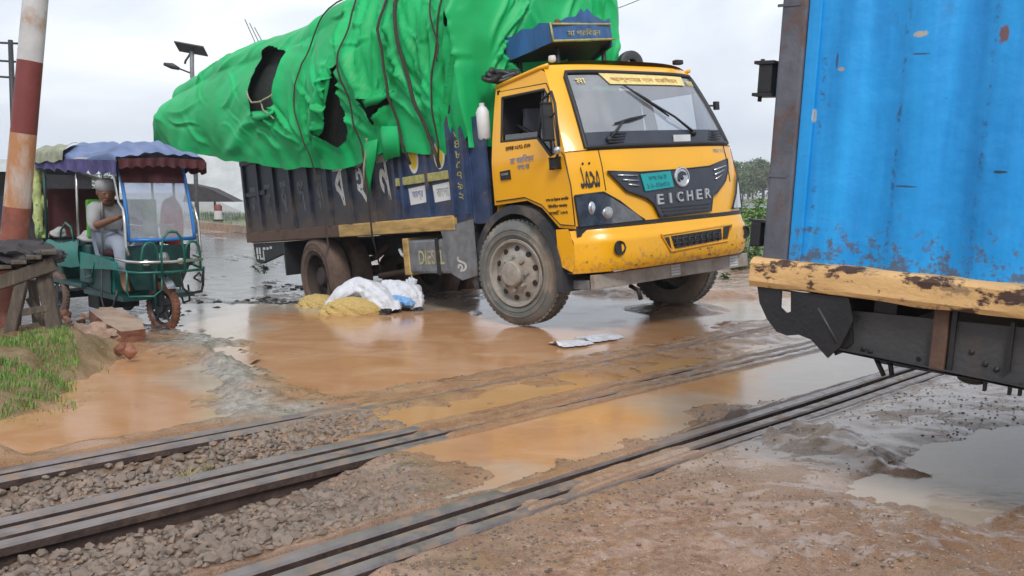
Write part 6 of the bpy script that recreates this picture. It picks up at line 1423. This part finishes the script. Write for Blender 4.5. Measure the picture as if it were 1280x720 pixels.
for x in (2.75, 3.95):
    for y, s in ((.14, -1), (2.26, 1)):
        w = bpy.data.objects.new('wheel', None); COL.objects.link(w); w.parent = ct; w.location = (x, y, gz+.5)
        MB().lathe([(.30, -.12), (.42, -.14), (.5, -.11), (.52, 0), (.5, .11), (.42, .14), (.30, .12)], 40).build('tyre', M['tyre'], w, auto=40)
        MB().lathe([(.001, s*.05), (.12, s*.09), (.2, s*.02), (.28, s*.06), (.31, s*.12)], 32).build('rim', M['rim_grey'], w, auto=40)
    C(MB().tube([(x, .2, gz+.5), (x, 2.2, gz+.5)], .06, 10), 'axle', 'under_black', True)
    C(MB().box((x-.5, .70, -.62), (x+.5, .80, -.45)), 'spring_hanger', 'under_black')

# ================================================================== LEFT FOREGROUND
M['pole_white'] = pbr('pole_white_paint', (.50, .50, .50), .6, var=.12, scale=6, bump=.15, dirt=(.36, .19, .09), dirt_amt=.40, dirt_scale=4)
M['pole_worn'] = pbr('pole_worn_paint', (.50, .47, .44), .65, var=.15, scale=8, bump=.3, bscale=30, dirt=(.40, .19, .085), dirt_amt=.74, dirt_scale=6, stretch=(1, 1, .35))
M['pole_red'] = pbr('pole_red_paint', (.17, .035, .032), .55, var=.2, scale=6, bump=.15, dirt=(.28, .12, .08), dirt_amt=.2)
M['pole_red_low'] = pbr('pole_red_faded', (.23, .07, .045), .6, var=.3, scale=6, bump=.2, dirt=(.42, .26, .19), dirt_amt=.4)
base = at_y(6, 430, 7.05); top_ = at_y(47, -30, 7.05); d_ = top_-base
pole = empty('striped_pole', 'thick leaning pole painted in red and white bands at the left edge', 'pole', loc=(0, 0, 0))
def pz(py): return base+d_*((430-py)/460)
bands = [(445, 254, 'pole_red_low'), (254, 162, 'pole_worn'), (162, 73, 'pole_red'), (73, -40, 'pole_white')]
for a, b, m in bands:
    pts = [pz(a+(b-a)*k/8) for k in range(9)]; MB().tube(pts, [.104-.016*((430-(a+(b-a)*k/8))/460) for k in range(9)], 28, True).build('pole_band', M[m], pole, auto=60)
pts = [pz(-40-60*k) for k in range(8)]; MB().tube(pts, [.088-.003*k for k in range(8)], 24).build('pole_top', M['pole_white'], pole, auto=60)
MB().tube([pz(302)+Vector((-.11, -.05, 0)), pz(300)+Vector((0, -.12, .0)), pz(299)+Vector((.25, -.05, .01))], .008, 6).build('pole_wire', M['rope_light'], pole, True)
# wooden stand
M['old_wood'] = pbr('weathered_wood', (.085, .065, .05), .8, var=.4, scale=5, bump=.5, bscale=30, stretch=(5, 5, .8), dirt=(.22, .16, .12), dirt_amt=.35)
stand = empty('wooden_stand', 'weathered splay-legged wooden stand on the grass bank in front of the striped pole', 'stand', loc=(0, 0, 0))
def plank(a, b, w, t, name='plank', mat='old_wood', par=None, up=Vector((0, 1, 0))):
    a, b = Vector(a), Vector(b); z = (b-a).normalized(); x = z.cross(up).normalized(); y = z.cross(x); L_ = (b-a).length
    mb = MB().box((-w/2, -t/2, 0), (w/2, t/2, L_), basis(x, y, z, a), ch=min(w, t)*.18); return mb.build(name, M[mat], par or stand)
Yf = 6.55
for (p0, p1, w, t, Y0, Y1) in [((30, 342), (4, 446), .085, .05, 6.5, 6.4), ((52, 330), (75, 436), .11, .05, 6.55, 6.5), ((40, 350), (50, 425), .06, .05, 7.0, 7.05), ((-10, 345), (-20, 440), .08, .05, 7.0, 7.05), ((36, 372), (62, 410), .05, .03, 6.62, 6.62)]:
    plank(at_y(*p0, Y0), at_y(*p1, Y1)-Vector((0, 0, .05)), w, t, 'leg')
plank(at_y(-20, 360, 6.45), at_y(68, 330, 6.5), .10, .045, 'top_rail', up=Vector((0, 1, 0))); plank(at_y(-30, 348, 7.0), at_y(66, 326, 7.0), .08, .045, 'top_rail')
for k in range(5): plank(at_y(-14+19*k, 349-6.0*k, 6.42)+Vector((0, 0, .05)), at_y(-12+18*k, 338-5.2*k, 7.05)+Vector((0, 0, .05)), .10, .025, 'top_board', up=Vector((0, 0, 1)))
plank(at_y(20, 392, 6.47), at_y(66, 384, 6.52), .05, .03, 'cross_rail')
def lump(name, c_, r_, mat, label, cat, seed, amp=.2, fr=2.5, rot=0, group=None, sub=4, flat=-.6):
    bm = bmesh.new(); bmesh.ops.create_icosphere(bm, subdivisions=sub, radius=1); co = np.array([v.co[:] for v in bm.verts])
    n = fbm(co[:, 0]*1.3+co[:, 2], co[:, 1]*1.3-co[:, 2]*.7, fr, 5, seed, .6); n2 = np.abs(fbm(co[:, 0]+co[:, 2]*2, co[:, 1]*2, fr*1.4, 4, seed+3)); mm = Matrix.Rotation(rot, 3, 'Z')
    for v, q, q2 in zip(bm.verts, n, n2):
        p = v.co*(1+amp*q*1.6-amp*.8*q2); p.z = max(p.z, flat); v.co = mm@Vector((p.x*r_[0], p.y*r_[1], p.z*r_[2]))+Vector(c_)
    o = MB().bm(bm).build(name, M[mat], None, auto=50); return tag(o, label, cat, group)
M['dark_cloth'] = pbr('dark_sheet', (.035, .03, .033), .75, var=.5, scale=7, bump=.4, dirt=(.16, .11, .09), dirt_amt=.3)
lump('dark_sheet', at_y(10, 322, 6.75), (.36, .30, .13), 'dark_cloth', 'heap of dark dirty sheeting lying on the wooden stand', 'sheet', 3, .35)
lump('dark_sheet', at_y(56, 322, 6.7), (.13, .2, .07), 'dark_cloth', 'smaller folded dark rag at the right end of the wooden stand', 'sheet', 8, .35)
# broken slab and rubble
M['slab_top'] = pbr('muddy_concrete', (.33, .24, .18), .75, var=.25, scale=6, bump=.4, bscale=40, dirt=(.24, .12, .075), dirt_amt=.45)
M['brick_red'] = pbr('broken_brick', (.27, .125, .085), .85, var=.35, scale=10, bump=.5, bscale=40, dirt=(.36, .24, .18), dirt_amt=.5)
M['rubble_earth'] = pbr('rubble_earth', (.30, .20, .145), .8, var=.4, scale=12, bump=.7, bscale=35, dirt=(.15, .07, .045), dirt_amt=.45)
M['wet_clay'] = pbr('wet_clay', (.20, .075, .04), .6, var=.35, scale=9, bump=.6, bscale=25, dirt=(.10, .045, .03), dirt_amt=.35)
def slab(pts, th, name, label):
    top = [Vector(p) for p in pts]; n = len(top); rr = random.Random(4); rows_v = []; 
    bm = bmesh.new(); t = [bm.verts.new(p) for p in top]; b = [bm.verts.new(p+Vector((rr.uniform(-.02, .02), rr.uniform(-.02, .02), -th*rr.uniform(.8, 1.2)))) for p in top]
    bm.faces.new(t); bm.faces.new(b[::-1])
    for i in range(n): bm.faces.new((t[i], b[i], b[(i+1) % n], t[(i+1) % n]))
    bmesh.ops.subdivide_edges(bm, edges=bm.edges[:], cuts=5, use_grid_fill=True); bmesh.ops.triangulate(bm, faces=bm.faces[:]); bm.normal_update()
    co = np.array([v.co[:] for v in bm.verts]); q = fbm(co[:, 0]+co[:, 2], co[:, 1]-co[:, 2], 9, 4, 91)
    for v, k in zip(bm.verts, q): v.co += v.normal*float(k)*.035
    o = MB().bm(bm).build(name, M['slab_top'], None, auto=35); o.data.materials.append(M['wet_clay'])
    for p in o.data.polygons:
        if abs(p.normal.z) < .6: p.material_index = 1
    return tag(o, label, 'slab')
slab([at_y(112, 388, 7.3), at_y(140, 384, 7.7), at_y(178, 398, 7.4), at_y(181, 412, 6.95), at_y(150, 414, 6.8), at_y(132, 404, 6.95)], .26, 'broken_slab', 'broken muddy slab jutting out beside the rickshaw wheel')
rr = random.Random(12)
for k in range(34):
    px, py = rr.uniform(78, 150), rr.uniform(390, 442); px += (py-390)*.3; Yd = float(gpt(px, py, .03)[1]); c_ = at_y(px, py, Yd); s = rr.uniform(.03, .06)
    bm = stone_me(100+k, .8); o = MB().bm(bm, Matrix.LocRotScale(c_, Euler((rr.uniform(0, 3), rr.uniform(0, 3), 0)), Vector((s*1.3, s, s*.8)))).build('brick_rubble', M[rr.choice(['brick_red', 'brick_red', 'slab_top', 'wet_clay'])], None)
    tag(o, 'piece of broken brick in the rubble heap between the wooden stand and the slab', 'rubble', 'pieces of broken brick in the rubble heap')
lump('rubble_mound', tuple(gpt(108, 428, 0)-np.array([0, 0, .02])), (.27, .22, .15), 'rubble_earth', 'heap of brown earth under the broken brick beside the wooden stand', 'earth mound', 21, .35, 3)
# grass
M['grass'] = pbr('grass_blades', (.13, .24, .04), .6, var=.4, scale=3); M['grass_dry'] = pbr('dry_grass', (.26, .22, .09), .7, var=.35, scale=5); M['leaf'] = pbr('weed_leaves', (.13, .26, .045), .55, var=.4, scale=8); M['leaf_dark'] = pbr('dark_weed_leaves', (.05, .10, .03), .55, var=.4, scale=8)
def blades(name, pts, h, w, mat, seed, lean=.5, parent=None, n=1):
    rn = np.random.default_rng(seed); V = []; F = []; k = 0
    for x, y, z in pts:
        for _ in range(n):
            a = rn.uniform(0, 6.28); hh = h*rn.uniform(.5, 1.2); ln = lean*rn.uniform(.2, 1.)*hh; ww = w*rn.uniform(.6, 1.2); ca, sa = math.cos(a), math.sin(a); jx, jy = rn.normal(0, w*3, 2)
            bx, by = x+jx, y+jy; px_, py_ = -sa*ww, ca*ww
            V += [(bx-px_, by-py_, z), (bx+px_, by+py_, z), (bx+ca*ln*.35+px_*.8, by+sa*ln*.35+py_*.8, z+hh*.55), (bx+ca*ln*.35-px_*.8, by+sa*ln*.35-py_*.8, z+hh*.55), (bx+ca*ln, by+sa*ln, z+hh)]
            F += [(k, k+1, k+2, k+3), (k+3, k+2, k+4)]; k += 5
    o = link_mesh(name, V, F, M[mat]); tag(o, kind='stuff'); 
    if parent: o.parent = parent
    return o
def gpts(poly, n, seed, z=0., thr=None):
    rn = np.random.default_rng(seed); xs = [p[0] for p in poly]; ys = [p[1] for p in poly]; x = rn.uniform(min(xs), max(xs), n); y = rn.uniform(min(ys), max(ys), n)
    k = sdf(x, y, poly) > 0
    if thr is not None: k &= fbm(x, y, 4, 3, seed)+rn.uniform(-.15, .15, n) > thr
    x, y = x[k], y[k]; return np.stack([x, y, terrain(x, y)], 1)
GB = P2([(-200, 436), (0, 436), (40, 422), (84, 424), (100, 440), (80, 466), (40, 482), (0, 492), (-200, 500)], .1)
blades('grass', gpts(GB, 17000, 1, thr=-.15), .042, .0032, 'grass', 2, .7)
GD = P2([(-200, 490), (0, 480), (70, 470), (112, 440), (160, 436), (130, 470), (70, 500), (0, 520), (-200, 525)], .08)
blades('dry_grass', gpts(GD, 4000, 3, thr=.0), .035, .003, 'grass_dry', 4, .9)
blades('grass', gpts(GD, 1500, 5, thr=.1), .05, .003, 'grass', 6, .9)
for px, py in ((235, 606), (262, 596), (238, 612)): blades('dry_grass', np.array([gpt(px, py, -.05) for _ in range(60)]), .07, .002, 'grass_dry', px, 1.2)
# verges beyond the road
def strip_pts(fn, n, seed, rng_, cond):
    rn = np.random.default_rng(seed); x = rn.uniform(rng_[0], rng_[1], n); y = rn.uniform(rng_[2], rng_[3], n); k = cond(x, y); x, y = x[k], y[k]; return np.stack([x, y, terrain(x, y)], 1)
blades('grass', strip_pts(None, 26000, 11, (-22, 9, 11, 48), lambda x, y: (road_side(x, y) > .5) & (road_side(x, y) < 9) & (fbm(x, y, .8, 3, 7) > -.12)), .22, .012, 'grass', 12, .6)
blades('grass', strip_pts(None, 9000, 13, (3, 26, 14, 60), lambda x, y: (road_side(x, y) > 6) & (np.abs(x/y-.26) < .14)), .35, .02, 'grass', 14, .6)
# leafy weeds by the container
def weed(px, py, h, n, label, mat, seed, spread=.25, lw=.035):
    c_ = gpt(px, py, -.1); rn = np.random.default_rng(seed); e = empty('weed', label, 'weed', loc=(0, 0, 0)); V = []; F = []; k = 0; st = MB()
    for q in range(max(4, n//40)):
        a = rn.uniform(0, 6.28); rr_ = rn.uniform(0, spread); tip = Vector((c_[0]+rr_*math.cos(a)*1.6, c_[1]+rr_*math.sin(a)*1.6, c_[2]+h*rn.uniform(.6, 1.05))); b_ = Vector((c_[0]+rr_*math.cos(a)*.5, c_[1]+rr_*math.sin(a)*.5, c_[2]-.05)); mid_ = (b_+tip)/2+Vector((rn.normal(0, .04), rn.normal(0, .04), .05))
        MB().tube([b_, mid_, tip], [.008, .006, .003], 4).build('stem', M['leaf_dark'], e)
        for _ in range(40):
            t = rn.uniform(.15, 1.); p = (b_.lerp(mid_, t*2) if t < .5 else mid_.lerp(tip, t*2-1)); a2 = rn.uniform(0, 6.28); d = Vector((math.cos(a2), math.sin(a2), rn.uniform(-.3, .7))).normalized(); s_ = d.cross(Vector((0, 0, 1))).normalized(); L_ = lw*rn.uniform(1.5, 4.)
            V += [p, p+d*L_*.5+s_*lw*.5, p+d*L_-Vector((0, 0, L_*.3)), p+d*L_*.5-s_*lw*.5]; F.append((k, k+1, k+2, k+3)); k += 4
    o = link_mesh('foliage', V, F, M[mat], e); return e
weed(936, 330, 1.05, 640, 'tall light green weed clump at the road edge between the truck bumper and the container', 'leaf', 1, .45, .05)
weed(950, 318, 1.2, 480, 'tallest green weed clump half hidden behind the rusty corner post', 'leaf', 2, .4, .05)
weed(920, 300, .6, 300, 'small bright green weed just behind the right end of the yellow bumper', 'leaf', 7, .4, .05)
weed(925, 338, .4, 320, 'low dark green weed at the foot of the tall weed clumps', 'leaf_dark', 3, .4, .04)
weed(884, 356, .16, 200, 'small low weed growing at the muddy road edge under the truck bumper', 'leaf_dark', 4, .32, .03)
weed(330, 338, .08, 60, 'small green weed standing in the wet road under the rear of the truck', 'leaf_dark', 5, .2, .02)

# ================================================================== SACKS AND GRAIN
def arch_sack(path, rad, name, label, mat, group=None, flat=.85, seed=1):
    pts = [Vector(p) for p in path]; n = 70; seg = 44; rr = random.Random(seed); V = []; F = []
    def at(t):
        f_ = t*(len(pts)-1); k = min(len(pts)-2, int(f_)); return pts[k].lerp(pts[k+1], f_-k), np.interp(f_, range(len(rad)), rad)
    for i in range(n+1):
        t = i/n; p, r_ = at(t); q, _ = at(min(1, t+.02)); o_, _ = at(max(0, t-.02)); d = (q-o_).normalized(); s_ = d.cross(Vector((0, 0, 1))).normalized(); u_ = s_.cross(d)
        for k in range(seg):
            a = 2*math.pi*k/seg; w = 1+.07*math.sin(5*a+t*4)+.05*math.sin(11*a-t*9)+.05*math.sin(3*a+t*21)+(.10*abs(math.sin(a*7)) if t > .86 else 0); V.append(p+s_*math.cos(a)*r_*w+u_*math.sin(a)*r_*flat*w)
    for i in range(n):
        for k in range(seg): F.append((i*seg+k, i*seg+(k+1) % seg, (i+1)*seg+(k+1) % seg, (i+1)*seg+k))
    A_ = np.array([tuple(v) for v in V]); c0_ = A_.reshape(n+1, seg, 3).mean(1).repeat(seg, 0); dv_ = A_-c0_; q_ = np.abs(fbm(A_[:, 0]*1.2+A_[:, 2], A_[:, 1]+A_[:, 2]*.8, 9, 4, seed*7, .6))*2.2-.25; A_ = c0_+dv_*(1-q_[:, None]*.15); V = [Vector(p) for p in A_]
    o = MB().add(V, F).build(name, M[mat], None, True); return tag(o, label, 'sack', group)
def gg(px, py, z=-.07): return Vector(gpt(px, py, z))
YS = 9.1
arch_sack([at_y(404, 395, 9.05), at_y(414, 386, 9.1), at_y(428, 369, 9.15), at_y(446, 359, 9.2), at_y(462, 364, 9.15), at_y(474, 375, 9.1), at_y(484, 386, 9.05), at_y(489, 395, 9.0)], [.06, .10, .115, .12, .14, .15, .15, .11], 'burst_sack', 'burst white woven sack arched over the spilled yellow grain', 'sack_white')
arch_sack([at_y(476, 362, 9.35), at_y(486, 364, 9.35), at_y(500, 366, 9.3), at_y(512, 368, 9.25), at_y(519, 375, 9.2), at_y(522, 386, 9.15)], [.12, .14, .15, .14, .11, .05], 'woven_sack', 'white woven sack with a blue band lying behind the burst sack', 'sack_white', seed=2)
arch_sack([at_y(482, 372, 9.22), at_y(495, 374, 9.18), at_y(512, 378, 9.12), at_y(518, 381, 9.1)], [.04, .075, .075, .03], 'woven_sack', 'light blue sack lying at the front of the white woven sack', 'sack_blue', flat=.7, seed=3)
lump('sack_neck', at_y(514, 354, 9.4), (.055, .05, .06), 'sack_white', 'tied white neck of a sack sticking up below the fuel tank', 'sack', 31, .4)
lump('sack_mouth', at_y(482, 389, 8.85), (.06, .04, .03), 'gasket', 'dark open mouth of the burst white sack', 'sack opening', 33, .3)
lump('grain_heap', tuple(gpt(440, 391, -.06)), (.34, .14, .15), 'grain', 'heap of yellow grain spilling out under the burst sack', 'grain', 41, .12, 2.5, R(10), sub=5)
lump('grain_heap', tuple(gpt(398, 383, -.08)), (.24, .2, .13), 'grain', 'smaller heap of yellow grain in front of the muddy rear wheel', 'grain', 42, .14, 2.5, sub=5)
def flat_sheet(px0, py0, px1, py1, z, label, seed, w=.14):
    a, b = gg(px0, py0, z), gg(px1, py1, z); d = (b-a).normalized(); s_ = d.cross(Vector((0, 0, 1))); L_ = (b-a).length; rows = []; nn = 26; nm_ = 12
    X_, Y_ = np.meshgrid(np.linspace(0, 1, nn), np.linspace(-1, 1, nm_), indexing='ij'); H_ = fbm(X_*L_, Y_*.2, 9, 4, seed)*.03+.012
    for i in range(nn):
        ww = w*(.75+.25*math.sin(math.pi*min(1, .15+i/nn*.85)))*(1+.06*math.sin(i*1.3+seed)+.05*math.sin(i*.5)); rows.append([a+d*(L_*i/(nn-1))+s_*(Y_[i, j]*ww)+Vector((0, 0, float(H_[i, j])*(1-Y_[i, j]**2)+.012)) for j in range(nm_)])
    o = MB().grid(rows).build('white_sheet', M['bag'], None, True); return tag(o, label, 'plastic sheet')
M['bag'] = pbr('white_film', (.66, .66, .70), .25, var=.12, scale=14)  # even white for the thin pieces lying on the water
flat_sheet(694, 433, 734, 429, -.068, 'crumpled thin white sheet lying in the puddle left of the other white piece', 5, .13); flat_sheet(728, 427, 770, 421, -.068, 'longer crumpled thin white sheet lying in the puddle in front of the truck', 9, .14)
lump('foam_clot', tuple(gpt(594, 392, -.07)), (.06, .12, .02), 'bag', 'small white scrap floating in the puddle left of the front wheel', 'scrap', 51, .5)

# ================================================================== BACKGROUND
# utility pole
def up(px, Y, py_top, label):
    e = empty('utility_pole', label, 'utility pole', loc=(0, 0, 0)); b = at_y(px+9, 285, Y); t = at_y(px, py_top, Y); b.z = -.3
    MB().tube([b, t], [.16, .10], 12).build('pole', M['black_steel'], e, True)
    for k, py in enumerate((54, 76, 96)):
        c_ = at_y(px+.8*k, py, Y); MB().tube([c_+Vector((-1.5, 0, .06)), c_+Vector((1.0 if k == 0 else .2, 0, -.04))], .05, 6).build('cross_arm', M['black_steel'], e)
        for q in (-1.3, -.6) + ((.8,) if k == 0 else ()): MB().ell(c_+Vector((q, 0, .14)), (.06, .06, .10)).build('insulator', M['black_steel'], e, True)
    return e
up(13, 40, 50, 'dark utility pole with three cross arms left of the striped pole')
# solar street lamp
e = empty('solar_street_lamp', 'solar street lamp with a panel on top rising behind the green tarpaulin', 'street lamp', loc=(0, 0, 0)); Y = 30
p0 = at_y(240, 85, Y); p1 = at_y(240, 64, Y); MB().tube([Vector((p0.x, Y, -.3)), p0, p1], .07, 10).build('pole', M['grey_steel'], e, True)
c_ = at_y(239, 61, Y); MB().box((-.48, -.3, -.02), (.48, .3, .02), Matrix.Translation(c_) @ Matrix.Rotation(R(10), 4, 'Y') @ Matrix.Rotation(R(-22), 4, 'X')).build('solar_panel', M['black_plastic'], e)
MB().tube([p1, at_y(232, 76, Y), at_y(231, 80, Y)], .035, 6).build('panel_strut', M['black_steel'], e, True); MB().tube([p1, c_], .05, 6).build('panel_mount', M['black_steel'], e)
MB().tube([at_y(240, 92, Y), at_y(222, 85, Y)], .03, 6).build('lamp_arm', M['black_steel'], e, True); MB().tube([at_y(224, 86, Y), at_y(215, 82.5, Y), at_y(205, 80, Y)], [.05, .10, .05], 8).build('lamp_head', M['black_plastic'], e, True)
# bollard
e = empty('bollard', 'small red and white concrete bollard on the far road verge', 'bollard', loc=tuple(gpt(273, 276, -.1)))
MB().tube([(0, 0, 0), (0, 0, .42)], .17, 14).build('white_shaft', M['pole_white'], e, auto=40); MB().tube([(0, 0, .42), (0, 0, .60), (0, 0, .68)], [.17, .16, .10], 14).build('red_top', M['pole_red'], e, auto=40)
MB().tube([(0, 0, -.05), (0, 0, .06)], .20, 14).build('dark_foot', M['black_steel'], e, auto=40)
# pale tarpaulin shelter behind
M['pale_sheet'] = pbr('pale_sheet', (.40, .42, .42), .7, var=.15, scale=1.2, bump=.2, bscale=4, dirt=(.24, .22, .18), dirt_amt=.25, dirt_scale=1)
e = empty('sheet_shelter', 'pale sheet-covered shelter standing behind the rickshaw and the rear of the truck', 'shelter', loc=(0, 0, 0)); Y = 44
def sheetgrid(a, b, c_, d_, name, mat='pale_sheet', sag=.25):
    rows = []
    for i in range(17):
        t = i/16; p = Vector(a).lerp(Vector(b), t); q = Vector(d_).lerp(Vector(c_), t); rows.append([p.lerp(q, k/12)+Vector((0, 0, -sag*math.sin(math.pi*k/12)*(.6+.4*math.sin(i*.8)))) for k in range(13)])
    return MB().grid(rows).build(name, M[mat], e, True)
tl = at_y(215, 180, Y); rt_ = at_y(312, 188, Y); bl = at_y(232, 232, Y-1.5); br_ = at_y(318, 272, Y-4)
sheetgrid(tl, rt_, br_, bl, 'front_sheet'); sheetgrid(tl, rt_, rt_+Vector((1, 7, -2.6)), tl+Vector((-1, 7, -1.8)), 'back_sheet')
for q in (tl, rt_, rt_+Vector((0, 6, -.5)), tl+Vector((0, 6, -.5))): MB().tube([Vector((q.x, q.y, -.4)), q], .06, 6).build('post', M['old_wood'], e)
o = MB().prism([(-.9, 0), (1.3, 0), (.2, .55), (-.7, .75)], -.6, .6, Matrix.Translation(at_y(262, 252, 38))).build('dark_stack', M['dark_cloth'], None); tag(o, 'dark covered stack on the grass beside the pale shelter', 'stack')
# far left shed and vehicle hints
e = empty('tin_shed', 'low shop shed with a pale tin roof behind the striped pole', 'shed', loc=(0, 0, 0)); Y = 24; a = at_y(-140, 196, Y); b = at_y(66, 200, Y)
MB().add([a, b, b+Vector((0, -1.6, -.35)), a+Vector((0, -1.6, -.35))], [(0, 1, 2, 3)]).add([a, b, b+Vector((0, 3.0, -.5)), a+Vector((0, 3., -.5))], [(3, 2, 1, 0)]).build('roof', M['pale_sheet'], e)
MB().box((a.x+.2, Y, -.35), (b.x-.2, Y+2.6, a.z-.45)).build('wall', M['dark_cloth'], e)
for k in range(6): x = a.x+.3+(b.x-a.x-.6)*k/5; MB().tube([(x, Y-1.4, -.4), (x, Y-1.4, a.z-.36)], .05, 6).build('post', M['old_wood'], e)
MB().box((a.x+1.2, Y-.06, .0), (b.x-1.0, Y-.01, 1.0)).build('counter', M['body_blue'], e)
# trees
M['foliage'] = pbr('tree_foliage', (.075, .115, .045), .7, var=.4, scale=.35); M['foliage_b'] = pbr('tree_foliage_olive', (.10, .13, .06), .7, var=.5, scale=.35); M['bark'] = pbr('bark', (.10, .08, .06), .9, var=.3)
def tree_mesh(seed, h, w, mat):
    rn = np.random.default_rng(seed); cl_ = [(rn.normal(0, w*.32), rn.normal(0, w*.32), h*rn.uniform(.28, .9), w*rn.uniform(.16, .34)) for _ in range(17)]; V = []; F = []; k = 0
    for (x, y, z, r_) in cl_:
        for _ in range(150):
            d = rn.normal(0, 1, 3); d /= np.linalg.norm(d); p = np.array([x, y, z])+d*r_*rn.uniform(.55, 1.08)*np.array([1, 1, .8]); a = rn.normal(0, 1, 3); a /= np.linalg.norm(a); b_ = np.cross(a, d); b_ /= np.linalg.norm(b_)+1e-6; s = rn.uniform(.10, .24)*h/7
            V += [p-a*s, p+b_*s*.8, p+a*s, p-b_*s*.8]; F.append((k, k+1, k+2, k+3)); k += 4
    me = bpy.data.meshes.new('crown'); me.from_pydata([tuple(v) for v in V], [], F); me.update(); me.materials.append(M[mat])
    mb = MB().tube([(0, 0, -.3), (.1, 0, h*.3), (-.1, .1, h*.55)], [.22, .16, .08], 8)
    for _ in range(5): q = cl_[rn.integers(17)]; mb.tube([(.1, 0, h*.3), (q[0]*.6, q[1]*.6, q[2]*.75), (q[0], q[1], q[2])], [.10, .06, .03], 5)
    t = bpy.data.meshes.new('trunk'); t.from_pydata(mb.v, [], mb.f); t.update(); t.materials.append(M['bark']); return me, t
protos = [tree_mesh(1, 8, 7, 'foliage'), tree_mesh(2, 6.5, 8, 'foliage_b'), tree_mesh(3, 10, 6, 'foliage'), tree_mesh(4, 5, 7, 'foliage_b')]
def tree(px, Y, hpx, k, label, group=None):
    b = at_y(px, 246, Y); H_ = hpx*Y/CF; ph = (8, 6.5, 10, 5)[k]; s = H_/ph
    e = empty('tree', label, 'tree', mat=Matrix.LocRotScale(Vector((b.x, Y, -.2)), Euler((0, 0, px*1.7)), Vector((s, s, s))), group=group)
    for me, nm in zip(protos[k], ('crown', 'trunk')): o = bpy.data.objects.new(nm, me); COL.objects.link(o); o.parent = e
VL = ['leftmost distant tree, close beside the upper corner of the yellow cab', 'low rounded distant tree second from the yellow cab', 'dense distant tree in the middle of the belt beyond the field', 'tallest distant tree, standing a little left of the rusty corner post', 'distant tree touching the left edge of the rusty corner post', 'farthest low tree at the left end of the belt, beside the yellow cab', 'hazy far tree in the middle of the distant belt, behind the nearer ones', 'far tree of the belt showing just left of the container post']
for px, Y, hp, k in [(840, 150, 44, 1), (868, 140, 50, 0), (888, 150, 38, 3), (903, 130, 44, 1), (916, 145, 38, 3), (928, 120, 46, 0), (941, 125, 57, 2), (953, 120, 48, 1), (968, 130, 50, 0), (990, 140, 48, 1), (1015, 130, 52, 2), (1045, 140, 46, 1), (1080, 135, 50, 0), (1120, 140, 48, 1), (1170, 130, 52, 0), (1220, 140, 46, 3), (1270, 135, 50, 1), (910, 170, 42, 3), (935, 165, 46, 1), (955, 170, 52, 0), (980, 165, 50, 1)]:
    vis_ = 895 < px < 962
    (tree(px, Y, hp, k, VL.pop(0), 'distant tree belt') if vis_ else None)
for px, Y, hp, k in [(8, 60, 52, 1), (-30, 65, 60, 0), (60, 70, 48, 3), (110, 80, 46, 1), (160, 75, 44, 3), (205, 85, 44, 1), (-80, 60, 60, 2), (340, 110, 40, 3), (400, 120, 42, 1), (470, 120, 44, 0), (540, 120, 42, 1), (600, 125, 44, 3), (660, 120, 46, 1), (720, 125, 44, 0), (780, 130, 42, 3)]:
    tree(px, Y, hp, k, {8: 'dark tree over the tin shed, at the very left edge beside the striped pole', 60: 'far tree seen through the open side of the rickshaw, nearest the striped pole', 110: 'far tree seen through the middle of the rickshaw'}[px], 'trees behind the shed') if px in (8, 60, 110) else None
# pale water strip beyond the field, kerb, wires
o = MB().add([(8, 62, -.11+.16), (46, 62, .05), (60, 84, .05), (12, 84, .05)], [(0, 1, 2, 3)]).build('far_pond', pbr('far_water', (.32, .36, .36), .15, var=.1)); tag(o, kind='structure')
a = gpt(236, 279, -.12); b = gpt(318, 294, -.12); dv = Vector((VD[0], VD[1], 0)); c0 = Vector((VERGE_A[0], VERGE_A[1], -.02))
for k in range(26): p = c0+dv*(6+k*1.02); MB().box((0, -.07, -.25), (1.0, .07, .0), basis(dv, Vector((-dv.y, dv.x, 0)), Vector((0, 0, 1)), (p.x, p.y, -.0))).build('kerb_stone', M['slab_top'], ground)
def wire(a, b, sag, label):
    a, b = Vector(a), Vector(b); o = MB().tube([a.lerp(b, k/14)+Vector((0, 0, -sag*4*(k/14)*(1-k/14))) for k in range(15)], .016, 4).build('overhead_wire', M['rope'], None); return tag(o, label, 'wire')
wire(at_y(700, 30, 45), at_y(900, -50, 30), .3, 'thin overhead wire in the sky above the truck cab'); wire(at_y(-60, 44, 40), at_y(13, 54, 40), .1, 'wire reaching the top cross arm of the utility pole')
for k in range(3): p = at_y(300+9*k, 38-4*k, 26); o = MB().tube([at_y(322+4*k, 60-2*k, 14), at_y(306+6*k, 24+5*k, 14)], .006, 4).build('loose_twig', M['rope'], None); tag(o, ('left', 'middle', 'right')[k]+' one of three thin twigs sticking up over the ridge of the green tarpaulin', 'twig')

# ================================================================== AIR (light haze over the fields)
hm = bpy.data.materials.new('haze'); hm.use_nodes = True; hm.node_tree.nodes.clear(); ho = hm.node_tree.nodes.new('ShaderNodeOutputMaterial'); hv = hm.node_tree.nodes.new('ShaderNodeVolumePrincipled')
hv.inputs['Color'].default_value = (.90, .94, 1, 1); hv.inputs['Density'].default_value = .0011; hm.node_tree.links.new(hv.outputs[0], ho.inputs['Volume'])
hb = MB().box((-700, -700, -2), (700, 700, 30)).build('haze', hm, None); tag(hb, kind='stuff')
